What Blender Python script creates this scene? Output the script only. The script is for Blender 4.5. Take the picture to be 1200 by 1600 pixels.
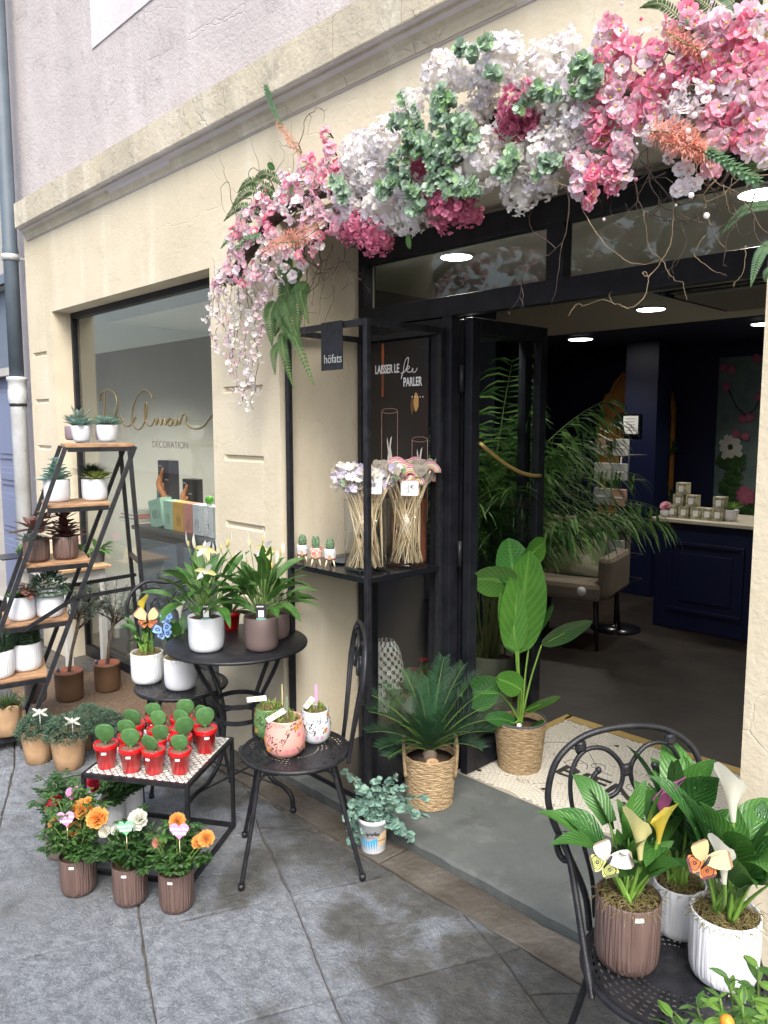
import bpy, math, random
from mathutils import Vector, Matrix, noise
R = math.radians
PI = math.pi
Z = Vector((0, 0, 1))
for o in list(bpy.data.objects): bpy.data.objects.remove(o)
scene = bpy.context.scene
COL = scene.collection
# ---------------------------------------------------------------- camera, sky, sun, exposure
FWD = Vector((-.717, .6885, -.112)).normalized()
RGT = FWD.cross(Z).normalized()
UPV = RGT.cross(FWD)
CAM = Vector((0, 0, 1.7))
cd = bpy.data.cameras.new('camera'); cam = bpy.data.objects.new('camera', cd); COL.objects.link(cam)
cd.sensor_fit = 'HORIZONTAL'; cd.sensor_width = 36; cd.lens = 36; cd.clip_start = .05; cd.clip_end = 500
m = Matrix((RGT, UPV, -FWD)).transposed().to_4x4(); m.translation = CAM
cam.matrix_world = m
scene.camera = cam
scene.render.resolution_x = 768; scene.render.resolution_y = 1024
SUN_EL, SUN_AZ = R(48), R(128)          # azimuth from +Y towards +X
w = bpy.data.worlds.new('World'); scene.world = w; w.use_nodes = True
nt = w.node_tree; bg = nt.nodes['Background']
sk = nt.nodes.new('ShaderNodeTexSky'); sk.sky_type = 'NISHITA'; sk.sun_disc = False
sk.sun_elevation = SUN_EL; sk.sun_rotation = SUN_AZ; sk.dust_density = 4.0; sk.air_density = 1.2; sk.ozone_density = 1.0
hs = nt.nodes.new('ShaderNodeHueSaturation'); hs.inputs['Saturation'].default_value = .7
nt.links.new(sk.outputs[0], hs.inputs['Color']); nt.links.new(hs.outputs[0], bg.inputs[0])
bg.inputs[1].default_value = .15
scene.cycles.transparent_max_bounces = 24; scene.cycles.max_bounces = 10; scene.cycles.diffuse_bounces = 5
sl = bpy.data.lights.new('sun', 'SUN'); sl.energy = 1.3; sl.angle = R(28); sl.color = (1, .97, .93)
so = bpy.data.objects.new('sun', sl); COL.objects.link(so)
sd = Vector((math.sin(SUN_AZ) * math.cos(SUN_EL), math.cos(SUN_AZ) * math.cos(SUN_EL), math.sin(SUN_EL)))
so.rotation_euler = (-sd).to_track_quat('-Z', 'Y').to_euler()
scene.view_settings.view_transform = 'Standard'; scene.view_settings.look = 'None'
scene.view_settings.exposure = 1.32; scene.view_settings.gamma = 1

# ---------------------------------------------------------------- pixel -> point on a named real plane
def ray(x, y): return RGT * ((x - 600) / 1200) + UPV * ((800 - y) / 1200) + FWD
def G(x, y, z=0):
    d = ray(x, y); return CAM + d * ((z - CAM.z) / d.z)
def W(x, y, Y=2.14):
    d = ray(x, y); return CAM + d * ((Y - CAM.y) / d.y)
def S(x, y, X):
    d = ray(x, y); return CAM + d * ((X - CAM.x) / d.x)
def ppm(p): return 1200 / ((Vector(p) - CAM).dot(FWD))
def away(p):
    a = Vector((p[0], p[1], 0)); return a.normalized()

# ---------------------------------------------------------------- mesh builder
WM = {}
class MB:
    def __init__(s): s.v = []; s.f = []; s.m = []; s.s = []; s.u = []
    def add(s, vs, fs, m=0, sm=False, uv=None):
        b = len(s.v); s.v += [tuple(v) for v in vs]; s.u += uv or [(.3,.5)]*len(vs)
        for f in fs: s.f.append(tuple(b + i for i in f)); s.m.append(m); s.s.append(sm)
    def box(s, a, b, m=0):
        x0, x1 = sorted((a[0], b[0])); y0, y1 = sorted((a[1], b[1])); z0, z1 = sorted((a[2], b[2]))
        s.add([(x0,y0,z0),(x1,y0,z0),(x1,y1,z0),(x0,y1,z0),(x0,y0,z1),(x1,y0,z1),(x1,y1,z1),(x0,y1,z1)],
              [(0,3,2,1),(4,5,6,7),(0,1,5,4),(1,2,6,5),(2,3,7,6),(3,0,4,7)], m)
    def bar(s, p, q, w, h, m=0, up=Z):
        p = Vector(p); q = Vector(q); d = (q - p).normalized()
        sd = d.cross(up)
        if sd.length < 1e-3: sd = Vector((1, 0, 0))
        sd.normalize(); u = sd.cross(d)
        c = [(-w/2, -h/2), (w/2, -h/2), (w/2, h/2), (-w/2, h/2)]
        s.add([p + sd*a + u*b for a, b in c] + [q + sd*a + u*b for a, b in c],
              [(0,1,2,3)[::-1], (4,5,6,7), (0,1,5,4), (1,2,6,5), (2,3,7,6), (3,0,4,7)], m)
    def tube(s, pts, r, n=6, m=0, closed=False, cap=True):
        pts = [Vector(p) for p in pts]; k = len(pts)
        rs = r if isinstance(r, (list, tuple)) else [r]*k
        t0 = (pts[1]-pts[0]).normalized()
        a = t0.cross(Z)
        if a.length < 1e-3: a = t0.cross(Vector((1,0,0)))
        a.normalize(); vs = []; prev = t0
        for i, p in enumerate(pts):
            if closed: t = (pts[(i+1)%k]-pts[i-1]).normalized()
            elif i == 0: t = t0
            elif i == k-1: t = (pts[-1]-pts[-2]).normalized()
            else: t = (pts[i+1]-pts[i-1])
            if t.length < 1e-9: t = prev.copy()
            t.normalize(); q = prev.rotation_difference(t); a = q @ a; a = (a - t*a.dot(t)).normalized(); prev = t
            b = t.cross(a)
            for j in range(n):
                th = 2*PI*j/n; vs.append(p + (a*math.cos(th)+b*math.sin(th))*rs[i])
        fs = []
        for i in range(k if closed else k-1):
            i2 = (i+1) % k
            for j in range(n):
                j2 = (j+1) % n; fs.append((i*n+j, i*n+j2, i2*n+j2, i2*n+j))
        if cap and not closed: fs.append(tuple(range(n))[::-1]); fs.append(tuple((k-1)*n+j for j in range(n)))
        s.add(vs, fs, m, True)
    def lathe(s, prof, c=(0,0,0), n=24, m=0, sm=True, sx=1, sy=1, cap=True):
        c = Vector(c); vs = []; k = len(prof)
        for r, z in prof:
            for j in range(n):
                th = 2*PI*j/n; vs.append(c + Vector((r*sx*math.cos(th), r*sy*math.sin(th), z)))
        fs = [(i*n+j, i*n+(j+1)%n, (i+1)*n+(j+1)%n, (i+1)*n+j) for i in range(k-1) for j in range(n)]
        if cap and prof[0][0] > 1e-6: fs.append(tuple(range(n))[::-1])
        if cap and prof[-1][0] > 1e-6: fs.append(tuple((k-1)*n+j for j in range(n)))
        s.add(vs, fs, m, sm)
    def ball(s, c, r, m=0, n=8, k=5, sq=1):
        s.lathe([(max(1e-4, r*math.sin(PI*i/k)), -r*sq*math.cos(PI*i/k)) for i in range(k+1)], c, n, m)
    def blade(s, p, d, L, Wd, droop=.4, fold=.2, n=5, m=0, prof='lance', m0=None, roll=0, wave=0, up=Z, grav=Z, curl=0):
        p = Vector(p); d = Vector(d).normalized(); sd = d.cross(up)
        if sd.length < 1e-3: sd = d.cross(Vector((1, .3, 0)))
        sd.normalize()
        if roll: sd = Matrix.Rotation(roll, 3, d) @ sd
        vs = []; uv = []; ph = random.random()*6
        for i in range(n+1):
            t = i/n; wd = PROF[prof](t)*Wd/2; nr = sd.cross(d)
            e = wave*Wd*math.sin(t*9+ph)
            uv += [(0,t),(.5,t),(1,t)]
            vs += [p - sd*wd + nr*(fold*wd + e), p, p + sd*wd + nr*(fold*wd - e)]
            d = (d - grav*(droop/n)).normalized()
            if curl: d = (Matrix.Rotation(curl/n, 3, nr) @ d).normalized()
            sd = (sd - d*sd.dot(d)).normalized(); p = p + d*(L/n)
        fs = []
        for i in range(n):
            b = i*3; fs += [(b, b+1, b+4, b+3), (b+1, b+2, b+5, b+4)]
        if m0 is not None: s.add(vs[:6], fs[:2], m0, True, uv[:6]); s.add(vs[3:], [tuple(i-3 for i in f) for f in fs[2:]], m, True, uv[3:])
        else: s.add(vs, fs, m, True, uv)
        return p
    def merge(s, o, M=None, moff=0):
        M = M or Matrix(); b = len(s.v)
        s.v += [tuple(M @ Vector(v)) for v in o.v]; s.u += o.u
        for f in o.f: s.f.append(tuple(b+i for i in f))
        s.m += [i+moff for i in o.m]; s.s += o.s
    def build(s, name, mats, parent=None, world=False, bevel=0):
        if not isinstance(mats, (list, tuple)): mats = [mats]
        me = bpy.data.meshes.new(name)
        vs = s.v
        if world and parent is not None:
            iv = WM[parent.name].inverted(); vs = [tuple(iv @ Vector(v)) for v in vs]
        me.from_pydata(vs, [], s.f)
        for x in mats: me.materials.append(x)
        me.polygons.foreach_set('material_index', s.m); me.polygons.foreach_set('use_smooth', s.s)
        ul = me.uv_layers.new(name='UVMap'); ul.data.foreach_set('uv', [c for f in s.f for i in f for c in s.u[i]])
        me.update()
        o = bpy.data.objects.new(name, me); COL.objects.link(o)
        if parent is not None: o.parent = parent; WM[o.name] = WM[parent.name].copy()
        else: WM[o.name] = Matrix()
        if bevel:
            b = o.modifiers.new('bevel', 'BEVEL'); b.width = bevel; b.segments = 2; b.limit_method = 'ANGLE'; b.angle_limit = R(50)
        return o
def sn(t): return max(0.0, math.sin(PI*min(1, max(0, t))))
PROF = {
 'lance': lambda t: .04 + sn(t**.8)**.9*.96 if t < 1 else .02,
 'strap': lambda t: min(1, .5+t*2)*(1 if t < .6 else max(.02, (1-t)/.4)**.7),
 'oval': lambda t: .05 + .95*sn(t)**.6 if t < 1 else .05,
 'petal': lambda t: .3 + .7*sn(t*.72)**.9 if t < 1 else .55,
 'rosepetal': lambda t: .35 + .65*sn(.12+t*.68),
 'calla': lambda t: (.35+sn(t*.5+.12)*.75 if t < .3 else (1.0-((t-.3)/.7)**2.0)) + .02,
 'arrow': lambda t: (.55+t*3 if t < .15 else 1.0*(1-((t-.15)/.85)**1.5)) + .02,
 'paddle': lambda t: .06 + .94*sn(t**.85)**.55 if 0 < t < 1 else .05,
 'succ': lambda t: .5+.5*sn(t*.8) if t < 1 else .04,
 'wing': lambda t: .10+.90*sn(.05+t*.62)**.8 if t < .9 else .72,
 'needle': lambda t: 1-.9*t,
}
def tag(o, label=None, cat=None, group=None, kind=None):
    if label: o['label'] = label
    if cat: o['category'] = cat
    if group: o['group'] = group
    if kind: o['kind'] = kind
    return o
def thing(name, label, cat, loc=(0,0,0), rz=0, group=None):
    o = bpy.data.objects.new(name, None); COL.objects.link(o); o.location = loc; o.rotation_euler = (0,0,rz)
    o.empty_display_size = .05
    WM[o.name] = Matrix.Translation(Vector(loc)) @ Matrix.Rotation(rz, 4, 'Z')
    return tag(o, label, cat, group)
def dup(root, loc, rz, label, sc=1):
    r = root.copy(); COL.objects.link(r); r.location = loc; r.rotation_euler = (0,0,rz); r.scale = (sc,)*3; r['label'] = label
    for ch in list(root.children):
        c = ch.copy(); COL.objects.link(c); c.parent = r
        for g in list(ch.children):
            d = g.copy(); COL.objects.link(d); d.parent = c
    WM[r.name] = Matrix.Translation(Vector(loc)) @ Matrix.Rotation(rz, 4, 'Z')
    return r
def text(name, body, size, M, mat, parent, bold=0, sx=1, align='LEFT', ext=.0006, shear=0):
    cu = bpy.data.curves.new(name, 'FONT'); cu.body = body; cu.size = size; cu.extrude = ext; cu.align_x = align
    cu.offset = bold; cu.shear = shear
    t = bpy.data.objects.new(name+'_curve', cu); COL.objects.link(t)
    bpy.context.view_layer.update()
    dg = bpy.context.evaluated_depsgraph_get()
    me = bpy.data.meshes.new_from_object(t.evaluated_get(dg)); me.name = name
    bpy.data.objects.remove(t)
    iv = WM[parent.name].inverted()
    me.transform(iv @ M @ Matrix.Diagonal((sx, 1, 1, 1)))
    me.materials.clear(); me.materials.append(mat)
    o = bpy.data.objects.new(name, me); COL.objects.link(o); o.parent = parent; WM[o.name] = WM[parent.name].copy()
    return o
def frame_m(o, x, y):          # matrix with given origin, x axis, y axis
    x = Vector(x).normalized(); y = Vector(y); z = x.cross(y).normalized(); y = z.cross(x)
    mm = Matrix((x, y, z)).transposed().to_4x4(); mm.translation = Vector(o); return mm

# ---------------------------------------------------------------- materials
def nodes_of(mt): return mt.node_tree.nodes, mt.node_tree.links, mt.node_tree.nodes['Principled BSDF']
def mat(name, c, rough=.6, c2=None, ns=8, nd=4, metal=0, bump=0, bs=60, scale=(1,1,1), sheen=0, trans=0, spec=.5, coat=0, lo=.35, hi=.65, bd=3, rnd=0, emit=0):
    mt = bpy.data.materials.new(name); mt.use_nodes = True; t = mt.node_tree; N = t.nodes; Lk = t.links
    b = N['Principled BSDF']; b.inputs['Base Color'].default_value = (*c, 1); b.inputs['Roughness'].default_value = rough
    b.inputs['Metallic'].default_value = metal; b.inputs['Specular IOR Level'].default_value = spec
    if coat: b.inputs['Coat Weight'].default_value = coat; b.inputs['Coat Roughness'].default_value = .1
    if emit: b.inputs['Emission Color'].default_value = (*c, 1); b.inputs['Emission Strength'].default_value = emit
    tc = N.new('ShaderNodeTexCoord'); mp = N.new('ShaderNodeMapping'); Lk.new(tc.outputs['Object'], mp.inputs[0]); mp.inputs['Scale'].default_value = scale
    last = None
    if c2:
        nz = N.new('ShaderNodeTexNoise'); nz.inputs['Scale'].default_value = ns; nz.inputs['Detail'].default_value = nd
        Lk.new(mp.outputs[0], nz.inputs[0])
        mr = N.new('ShaderNodeMapRange'); mr.inputs[1].default_value = lo; mr.inputs[2].default_value = hi; Lk.new(nz.outputs[0], mr.inputs[0])
        mx = N.new('ShaderNodeMix'); mx.data_type = 'RGBA'; mx.inputs[6].default_value = (*c, 1); mx.inputs[7].default_value = (*c2, 1)
        Lk.new(mr.outputs[0], mx.inputs[0]); last = mx.outputs[2]
    if rnd:
        oi = N.new('ShaderNodeObjectInfo'); h = N.new('ShaderNodeHueSaturation')
        if last: Lk.new(last, h.inputs['Color'])
        else: h.inputs['Color'].default_value = (*c, 1)
        q = N.new('ShaderNodeMapRange'); q.inputs[3].default_value = 1-rnd; q.inputs[4].default_value = 1+rnd
        Lk.new(oi.outputs['Random'], q.inputs[0]); Lk.new(q.outputs[0], h.inputs['Value']); last = h.outputs[0]
    if last: Lk.new(last, b.inputs['Base Color'])
    if bump:
        n2 = N.new('ShaderNodeTexNoise'); n2.inputs['Scale'].default_value = bs; n2.inputs['Detail'].default_value = bd
        Lk.new(mp.outputs[0], n2.inputs[0])
        bp = N.new('ShaderNodeBump'); bp.inputs['Strength'].default_value = min(1, bump); bp.inputs['Distance'].default_value = .01*max(1, bump)
        Lk.new(n2.outputs[0], bp.inputs['Height']); Lk.new(bp.outputs[0], b.inputs['Normal'])
    if trans:
        tl = N.new('ShaderNodeBsdfTranslucent'); ms = N.new('ShaderNodeMixShader'); ms.inputs[0].default_value = trans
        if last: Lk.new(last, tl.inputs[0])
        else: tl.inputs[0].default_value = (*c, 1)
        Lk.new(b.outputs[0], ms.inputs[1]); Lk.new(tl.outputs[0], ms.inputs[2]); Lk.new(ms.outputs[0], N['Material Output'].inputs[0])
    return mt
def leafmat(name, c, c2, rough=.38, trans=.25, ns=25, rib=1.0, side=9):
    # two-tone leaf with a paler midrib and raised side veins (UV: across, along)
    mt = mat(name, c, rough, c2, ns=ns, trans=trans, rnd=.12, spec=.45); N, Lk, b = nodes_of(mt)
    uv = N.new('ShaderNodeUVMap'); sp = N.new('ShaderNodeSeparateXYZ'); Lk.new(uv.outputs[0], sp.inputs[0])
    def mth(op, a, bb=None, cc=None):
        m_ = N.new('ShaderNodeMath'); m_.operation = op
        for k, v in ((0, a), (1, bb), (2, cc)):
            if v is None: continue
            if isinstance(v, (int, float)): m_.inputs[k].default_value = v
            else: Lk.new(v, m_.inputs[k])
        return m_.outputs[0]
    d = mth('ABSOLUTE', mth('SUBTRACT', sp.outputs[0], .5)); mid = N.new('ShaderNodeMapRange'); mid.inputs[1].default_value = .015; mid.inputs[2].default_value = .07; mid.inputs[3].default_value = .55*rib; mid.inputs[4].default_value = 0; Lk.new(d, mid.inputs[0])
    vs_ = mth('POWER', mth('ABSOLUTE', mth('SINE', mth('MULTIPLY_ADD', sp.outputs[1], side*3.14, mth('MULTIPLY', d, -side*2.2)))), 6)
    tot = mth('MAXIMUM', mid.outputs[0], mth('MULTIPLY', mth('SUBTRACT', 1.0, mth('POWER', mth('ABSOLUTE', mth('SINE', mth('MULTIPLY_ADD', sp.outputs[1], side*3.14, mth('MULTIPLY', d, -side*2.2)))), .25)), .55*rib))
    lk = b.inputs['Base Color'].links[0].from_socket; mx = N.new('ShaderNodeMix'); mx.data_type = 'RGBA'; Lk.new(tot, mx.inputs[0]); Lk.new(lk, mx.inputs[6]); mx.inputs[7].default_value = (min(1,c2[0]*1.9+.03), min(1,c2[1]*1.6+.05), min(1,c2[2]*1.7+.02), 1)
    Lk.new(mx.outputs[2], b.inputs['Base Color'])
    for n in N:
        if n.type == 'BSDF_TRANSLUCENT': Lk.new(mx.outputs[2], n.inputs[0])
    bp = N.new('ShaderNodeBump'); bp.inputs['Strength'].default_value = .55; bp.inputs['Distance'].default_value = .002; Lk.new(mth('SUBTRACT', vs_, tot), bp.inputs['Height']); Lk.new(bp.outputs[0], b.inputs['Normal'])
    return mt
def glassmat(name, tint, ior=1.5, mixk=1.0, rough=.0):
    mt = bpy.data.materials.new(name); mt.use_nodes = True; t = mt.node_tree; N = t.nodes; Lk = t.links; N.clear()
    o = N.new('ShaderNodeOutputMaterial'); a = N.new('ShaderNodeBsdfTransparent'); a.inputs[0].default_value = (*tint, 1)
    g = N.new('ShaderNodeBsdfGlossy'); g.inputs['Roughness'].default_value = rough
    lw = N.new('ShaderNodeLayerWeight'); lw.inputs[0].default_value = .5      # facing term: same from both sides of the pane
    pw = N.new('ShaderNodeMath'); pw.operation = 'POWER'; pw.inputs[1].default_value = 4.5; Lk.new(lw.outputs['Facing'], pw.inputs[0])
    ml = N.new('ShaderNodeMath'); ml.operation = 'MULTIPLY_ADD'; ml.inputs[1].default_value = .8*mixk; ml.inputs[2].default_value = .045*mixk; Lk.new(pw.outputs[0], ml.inputs[0])
    ms = N.new('ShaderNodeMixShader'); Lk.new(ml.outputs[0], ms.inputs[0]); Lk.new(a.outputs[0], ms.inputs[1]); Lk.new(g.outputs[0], ms.inputs[2])
    Lk.new(ms.outputs[0], o.inputs[0]); return mt

def wallmat(name, base, dark, light, bumpk, stain=None, fine=45):
    # painted plaster: two scales of tint, scattered stains and a trowelled bump
    mt = bpy.data.materials.new(name); mt.use_nodes = True; N, Lk, b = nodes_of(mt)
    b.inputs['Roughness'].default_value = .9; b.inputs['Specular IOR Level'].default_value = .2
    tc = N.new('ShaderNodeTexCoord')
    def nz(sc, det, rg=.55, mp=None):
        n = N.new('ShaderNodeTexNoise'); n.inputs['Scale'].default_value = sc; n.inputs['Detail'].default_value = det; n.inputs['Roughness'].default_value = rg
        Lk.new((mp or tc).outputs['Object' if mp is None else 0], n.inputs[0]); return n
    def rng(n, lo, hi):
        q = N.new('ShaderNodeMapRange'); q.inputs[1].default_value = lo; q.inputs[2].default_value = hi; Lk.new(n.outputs[0], q.inputs[0]); return q
    def mix(f, a, bcol):
        x = N.new('ShaderNodeMix'); x.data_type = 'RGBA'; Lk.new(f.outputs[0], x.inputs[0])
        if isinstance(a, tuple): x.inputs[6].default_value = (*a, 1)
        else: Lk.new(a.outputs[2], x.inputs[6])
        x.inputs[7].default_value = (*bcol, 1); return x
    a = mix(rng(nz(1.6, 5), .38, .68), base, dark)
    mp = N.new('ShaderNodeMapping'); mp.inputs['Scale'].default_value = (5, 5, .7); Lk.new(tc.outputs['Object'], mp.inputs[0])
    a = mix(rng(nz(1, 5, .6, mp), .52, .75), a, light)
    if stain: a = mix(rng(nz(2.7, 8, .65), .60, .72), a, stain)
    Lk.new(a.outputs[2], b.inputs['Base Color'])
    n1 = nz(fine, 6, .6); n2 = nz(5, 4)
    n3 = nz(2.3, 9, .72); fl = N.new('ShaderNodeMapRange'); fl.inputs[1].default_value = .57; fl.inputs[2].default_value = .60; fl.inputs[4].default_value = .4; Lk.new(n3.outputs[0], fl.inputs[0])
    vr = N.new('ShaderNodeTexVoronoi'); vr.feature = 'DISTANCE_TO_EDGE'; vr.inputs['Scale'].default_value = 1.1; mpv = N.new('ShaderNodeMix'); mpv.data_type = 'VECTOR'; mpv.inputs[0].default_value = .12
    nv = N.new('ShaderNodeTexNoise'); nv.inputs['Scale'].default_value = 3; nv.inputs['Detail'].default_value = 8; Lk.new(tc.outputs['Object'], nv.inputs[0]); Lk.new(tc.outputs['Object'], mpv.inputs[4]); Lk.new(nv.outputs['Color'], mpv.inputs[5]); Lk.new(mpv.outputs[1], vr.inputs[0])
    ck = N.new('ShaderNodeMapRange'); ck.inputs[1].default_value = 0; ck.inputs[2].default_value = .0022; ck.inputs[3].default_value = -.35; ck.inputs[4].default_value = 0; Lk.new(vr.outputs[0], ck.inputs[0])
    ad = N.new('ShaderNodeMath'); ad.operation = 'MULTIPLY_ADD'; ad.inputs[1].default_value = 2.2; Lk.new(n2.outputs[0], ad.inputs[0]); Lk.new(n1.outputs[0], ad.inputs[2])
    a1 = N.new('ShaderNodeMath'); a1.operation = 'ADD'; Lk.new(ad.outputs[0], a1.inputs[0]); Lk.new(fl.outputs[0], a1.inputs[1]); ad = N.new('ShaderNodeMath'); ad.operation = 'ADD'; Lk.new(a1.outputs[0], ad.inputs[0]); Lk.new(ck.outputs[0], ad.inputs[1])
    bp = N.new('ShaderNodeBump'); bp.inputs['Strength'].default_value = bumpk; bp.inputs['Distance'].default_value = .006
    Lk.new(ad.outputs[0], bp.inputs['Height']); Lk.new(bp.outputs[0], b.inputs['Normal'])
    return mt
M = {}
M['cream'] = wallmat('cream_plaster', (.57,.51,.39), (.505,.445,.325), (.61,.56,.45), .5, (.46,.395,.28))
M['creamr'] = wallmat('cream_reveal', (.56,.49,.355), (.50,.43,.30), (.59,.53,.40), .35)
M['mauve'] = wallmat('mauve_render', (.45,.41,.41), (.405,.37,.37), (.49,.455,.46), 1.0, None, 60)
M['patch'] = wallmat('white_patch', (.56,.53,.55), (.5,.47,.49), (.61,.58,.60), .4)
M['stone'] = wallmat('cornice_stone', (.47,.42,.325), (.36,.325,.255), (.56,.52,.43), .9, (.30,.27,.22), 42)
M['step'] = wallmat('threshold_stone', (.105,.115,.112), (.075,.082,.08), (.15,.16,.155), .6, (.06,.065,.06), 30)
M['black'] = mat('black_metal', (.008,.009,.011), .40, spec=.35, c2= (.02,.02,.024), ns=30, bump=.15, bs=200)
M['blackg'] = mat('black_gloss', (.008,.009,.012), .22)
M['frameblk'] = mat('frame_black', (.007,.008,.011), .42, spec=.3, c2= (.016,.017,.022), ns=12)
M['navy'] = mat('navy_paint', (.004,.0075,.038), .45)
M['navyd'] = mat('dark_navy', (.005,.008,.04), .6)
M['ceil'] = mat('ceiling_paint', (.62,.58,.48), .9)
M['floord'] = mat('dark_floor', (.013,.010,.008), .45, (.026,.020,.015), ns=5, nd=8, bump=.2, bs=12)
M['glass'] = glassmat('window_glass', (.90,.92,.91), 1.5, 1.25)
M['glassd'] = glassmat('door_glass', (.93,.95,.94), 1.45, 1.0)
M['vase'] = glassmat('vase_glass', (.98,.99,.99), 1.35, .6)
M['lamp'] = mat('lit_lamp', (1,.98,.94), .5, emit=9)
M['white'] = mat('white_ceramic', (.66,.68,.72), .28, spec=.5, rnd=.04)
M['whiterib'] = mat('white_ribbed_ceramic', (.70,.72,.75), .35, scale=(1,1,.04), bump=.5, bs=110, bd=1, rnd=.04)
M['brownrib'] = mat('brown_ribbed_ceramic', (.105,.066,.057), .45, (.145,.095,.082), ns=90, scale=(1,1,.04), bump=.9, bs=150, bd=1)
M['brown'] = mat('taupe_ceramic', (.115,.085,.08), .42, (.135,.10,.095), ns=4)
M['mauvepot'] = mat('mauve_ceramic', (.20,.15,.17), .4)
M['copper'] = mat('bronze_plastic', (.10,.055,.030), .4, (.12,.07,.04), ns=5)
M['terra'] = mat('terracotta', (.33,.11,.06), .7)
M['greypot'] = mat('grey_plastic', (.10,.12,.14), .6)
M['red'] = mat('red_plastic', (.55,.008,.012), .28, coat=.3)
M['soil'] = mat('soil', (.05,.03,.02), 1, (.10,.06,.035), ns=120, bump=1, bs=150)
M['soilr'] = mat('red_soil', (.16,.07,.05), 1, (.25,.13,.09), ns=150, bump=1, bs=200)
M['moss'] = mat('dry_moss', (.13,.11,.03), 1, (.24,.18,.08), ns=90, trans=.2)
M['kraft'] = mat('kraft_paper', (.42,.27,.15), .8, (.35,.22,.12), ns=6, bump=.6, bs=18)
M['wood'] = mat('mango_wood', (.42,.25,.13), .55, (.24,.13,.07), ns=14, nd=6, scale=(6,.8,6), bump=.2, bs=40)
M['woodpale'] = mat('pale_wood', (.50,.33,.18), .6, (.40,.25,.13), ns=10, scale=(.7,6,6))
M['stick'] = mat('bamboo_stick', (.88,.74,.50), .6, (.80,.62,.38), ns=30)
M['whitewood'] = mat('white_painted_wood', (.58,.57,.52), .55)
M['paper'] = mat('white_paper', (.8,.8,.8), .6)
M['ink'] = mat('dark_ink', (.02,.02,.025), .6)
M['gold'] = mat('gold_lettering', (.16,.115,.045), .4, metal=.4)
M['brass'] = mat('brass_strip', (.55,.40,.14), .35, metal=.6)
M['greyletter'] = mat('grey_lettering', (.09,.08,.065), .5)
M['gr_mid'] = leafmat('leaf_mid', (.04,.11,.022), (.07,.165,.035))
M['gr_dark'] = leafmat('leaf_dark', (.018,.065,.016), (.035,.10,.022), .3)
M['gr_black'] = leafmat('leaf_blackgreen', (.012,.03,.014), (.02,.045,.02), .5, .08)
M['gr_bright'] = leafmat('leaf_bright', (.11,.24,.035), (.17,.32,.06))
M['gr_yel'] = leafmat('leaf_yellowgreen', (.22,.30,.06), (.30,.36,.10))
M['gr_grey'] = leafmat('leaf_greygreen', (.13,.20,.16), (.22,.29,.25), .55, .1)
M['gr_blue'] = leafmat('leaf_bluegreen', (.17,.31,.28), (.27,.42,.37), .5, .1)
M['gr_teal'] = leafmat('leaf_eucalyptus', (.09,.19,.16), (.17,.29,.24), .5, .15, 12)
M['gr_sago'] = leafmat('leaf_sago', (.02,.075,.035), (.035,.11,.045), .3, .1)
M['gr_palm'] = leafmat('leaf_palm', (.09,.20,.05), (.15,.28,.08), .3, .3)
M['gr_olive'] = leafmat('leaf_olive', (.15,.19,.13), (.27,.31,.25), .6, .1)
M['gr_thyme'] = leafmat('leaf_thyme', (.03,.07,.04), (.06,.12,.07), .6, .1)
M['gr_fern'] = leafmat('leaf_fern', (.05,.11,.035), (.10,.19,.07), .5, .3)
M['gr_fernp'] = leafmat('leaf_fern_pale', (.16,.32,.17), (.25,.42,.27), .5, .3)
M['gr_mint'] = leafmat('leaf_mint', (.20,.34,.23), (.40,.53,.42), .45, .25, 30)
M['maroon'] = leafmat('leaf_maroon', (.06,.018,.02), (.12,.04,.04), .35, .1)
M['maroong'] = leafmat('leaf_maroon_green', (.10,.09,.05), (.17,.06,.06), .4, .1)
M['stem'] = mat('green_stem', (.11,.20,.04), .5)
M['bark'] = mat('bark', (.13,.10,.075), .9, (.2,.16,.12), ns=60, bump=.5)
M['twig'] = mat('twig', (.04,.027,.02), .8, (.075,.05,.033), ns=40)
M['twigp'] = mat('pale_twig', (.27,.20,.12), .8, (.14,.10,.06), ns=40)
def pet(n, c, c2, ns=18, tr=.5):
    # petal: colour runs from c at the claw to c2 at the rim, broken by fine noise
    mt = mat(n, c, .6, c2, ns=ns, trans=tr); N, Lk, b = nodes_of(mt); uv = N.new('ShaderNodeUVMap'); sp = N.new('ShaderNodeSeparateXYZ'); Lk.new(uv.outputs[0], sp.inputs[0])
    mx = next(x for x in N if x.type == 'MIX'); src = mx.inputs[0].links[0].from_socket
    a = N.new('ShaderNodeMath'); a.operation = 'MULTIPLY_ADD'; a.inputs[1].default_value = .5; Lk.new(src, a.inputs[0]); q = N.new('ShaderNodeMath'); q.operation = 'MULTIPLY'; q.inputs[1].default_value = .7; Lk.new(sp.outputs[1], q.inputs[0]); Lk.new(q.outputs[0], a.inputs[2]); a.use_clamp = True; Lk.new(a.outputs[0], mx.inputs[0])
    wv = N.new('ShaderNodeTexNoise'); mp = N.new('ShaderNodeMapping'); mp.inputs['Scale'].default_value = (9,1.2,1); Lk.new(uv.outputs[0], mp.inputs[0]); Lk.new(mp.outputs[0], wv.inputs[0]); wv.inputs['Scale'].default_value = 2; bp = N.new('ShaderNodeBump'); bp.inputs['Strength'].default_value = .5; bp.inputs['Distance'].default_value = .003; Lk.new(wv.outputs[0], bp.inputs['Height']); Lk.new(bp.outputs[0], b.inputs['Normal'])
    return mt
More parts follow.
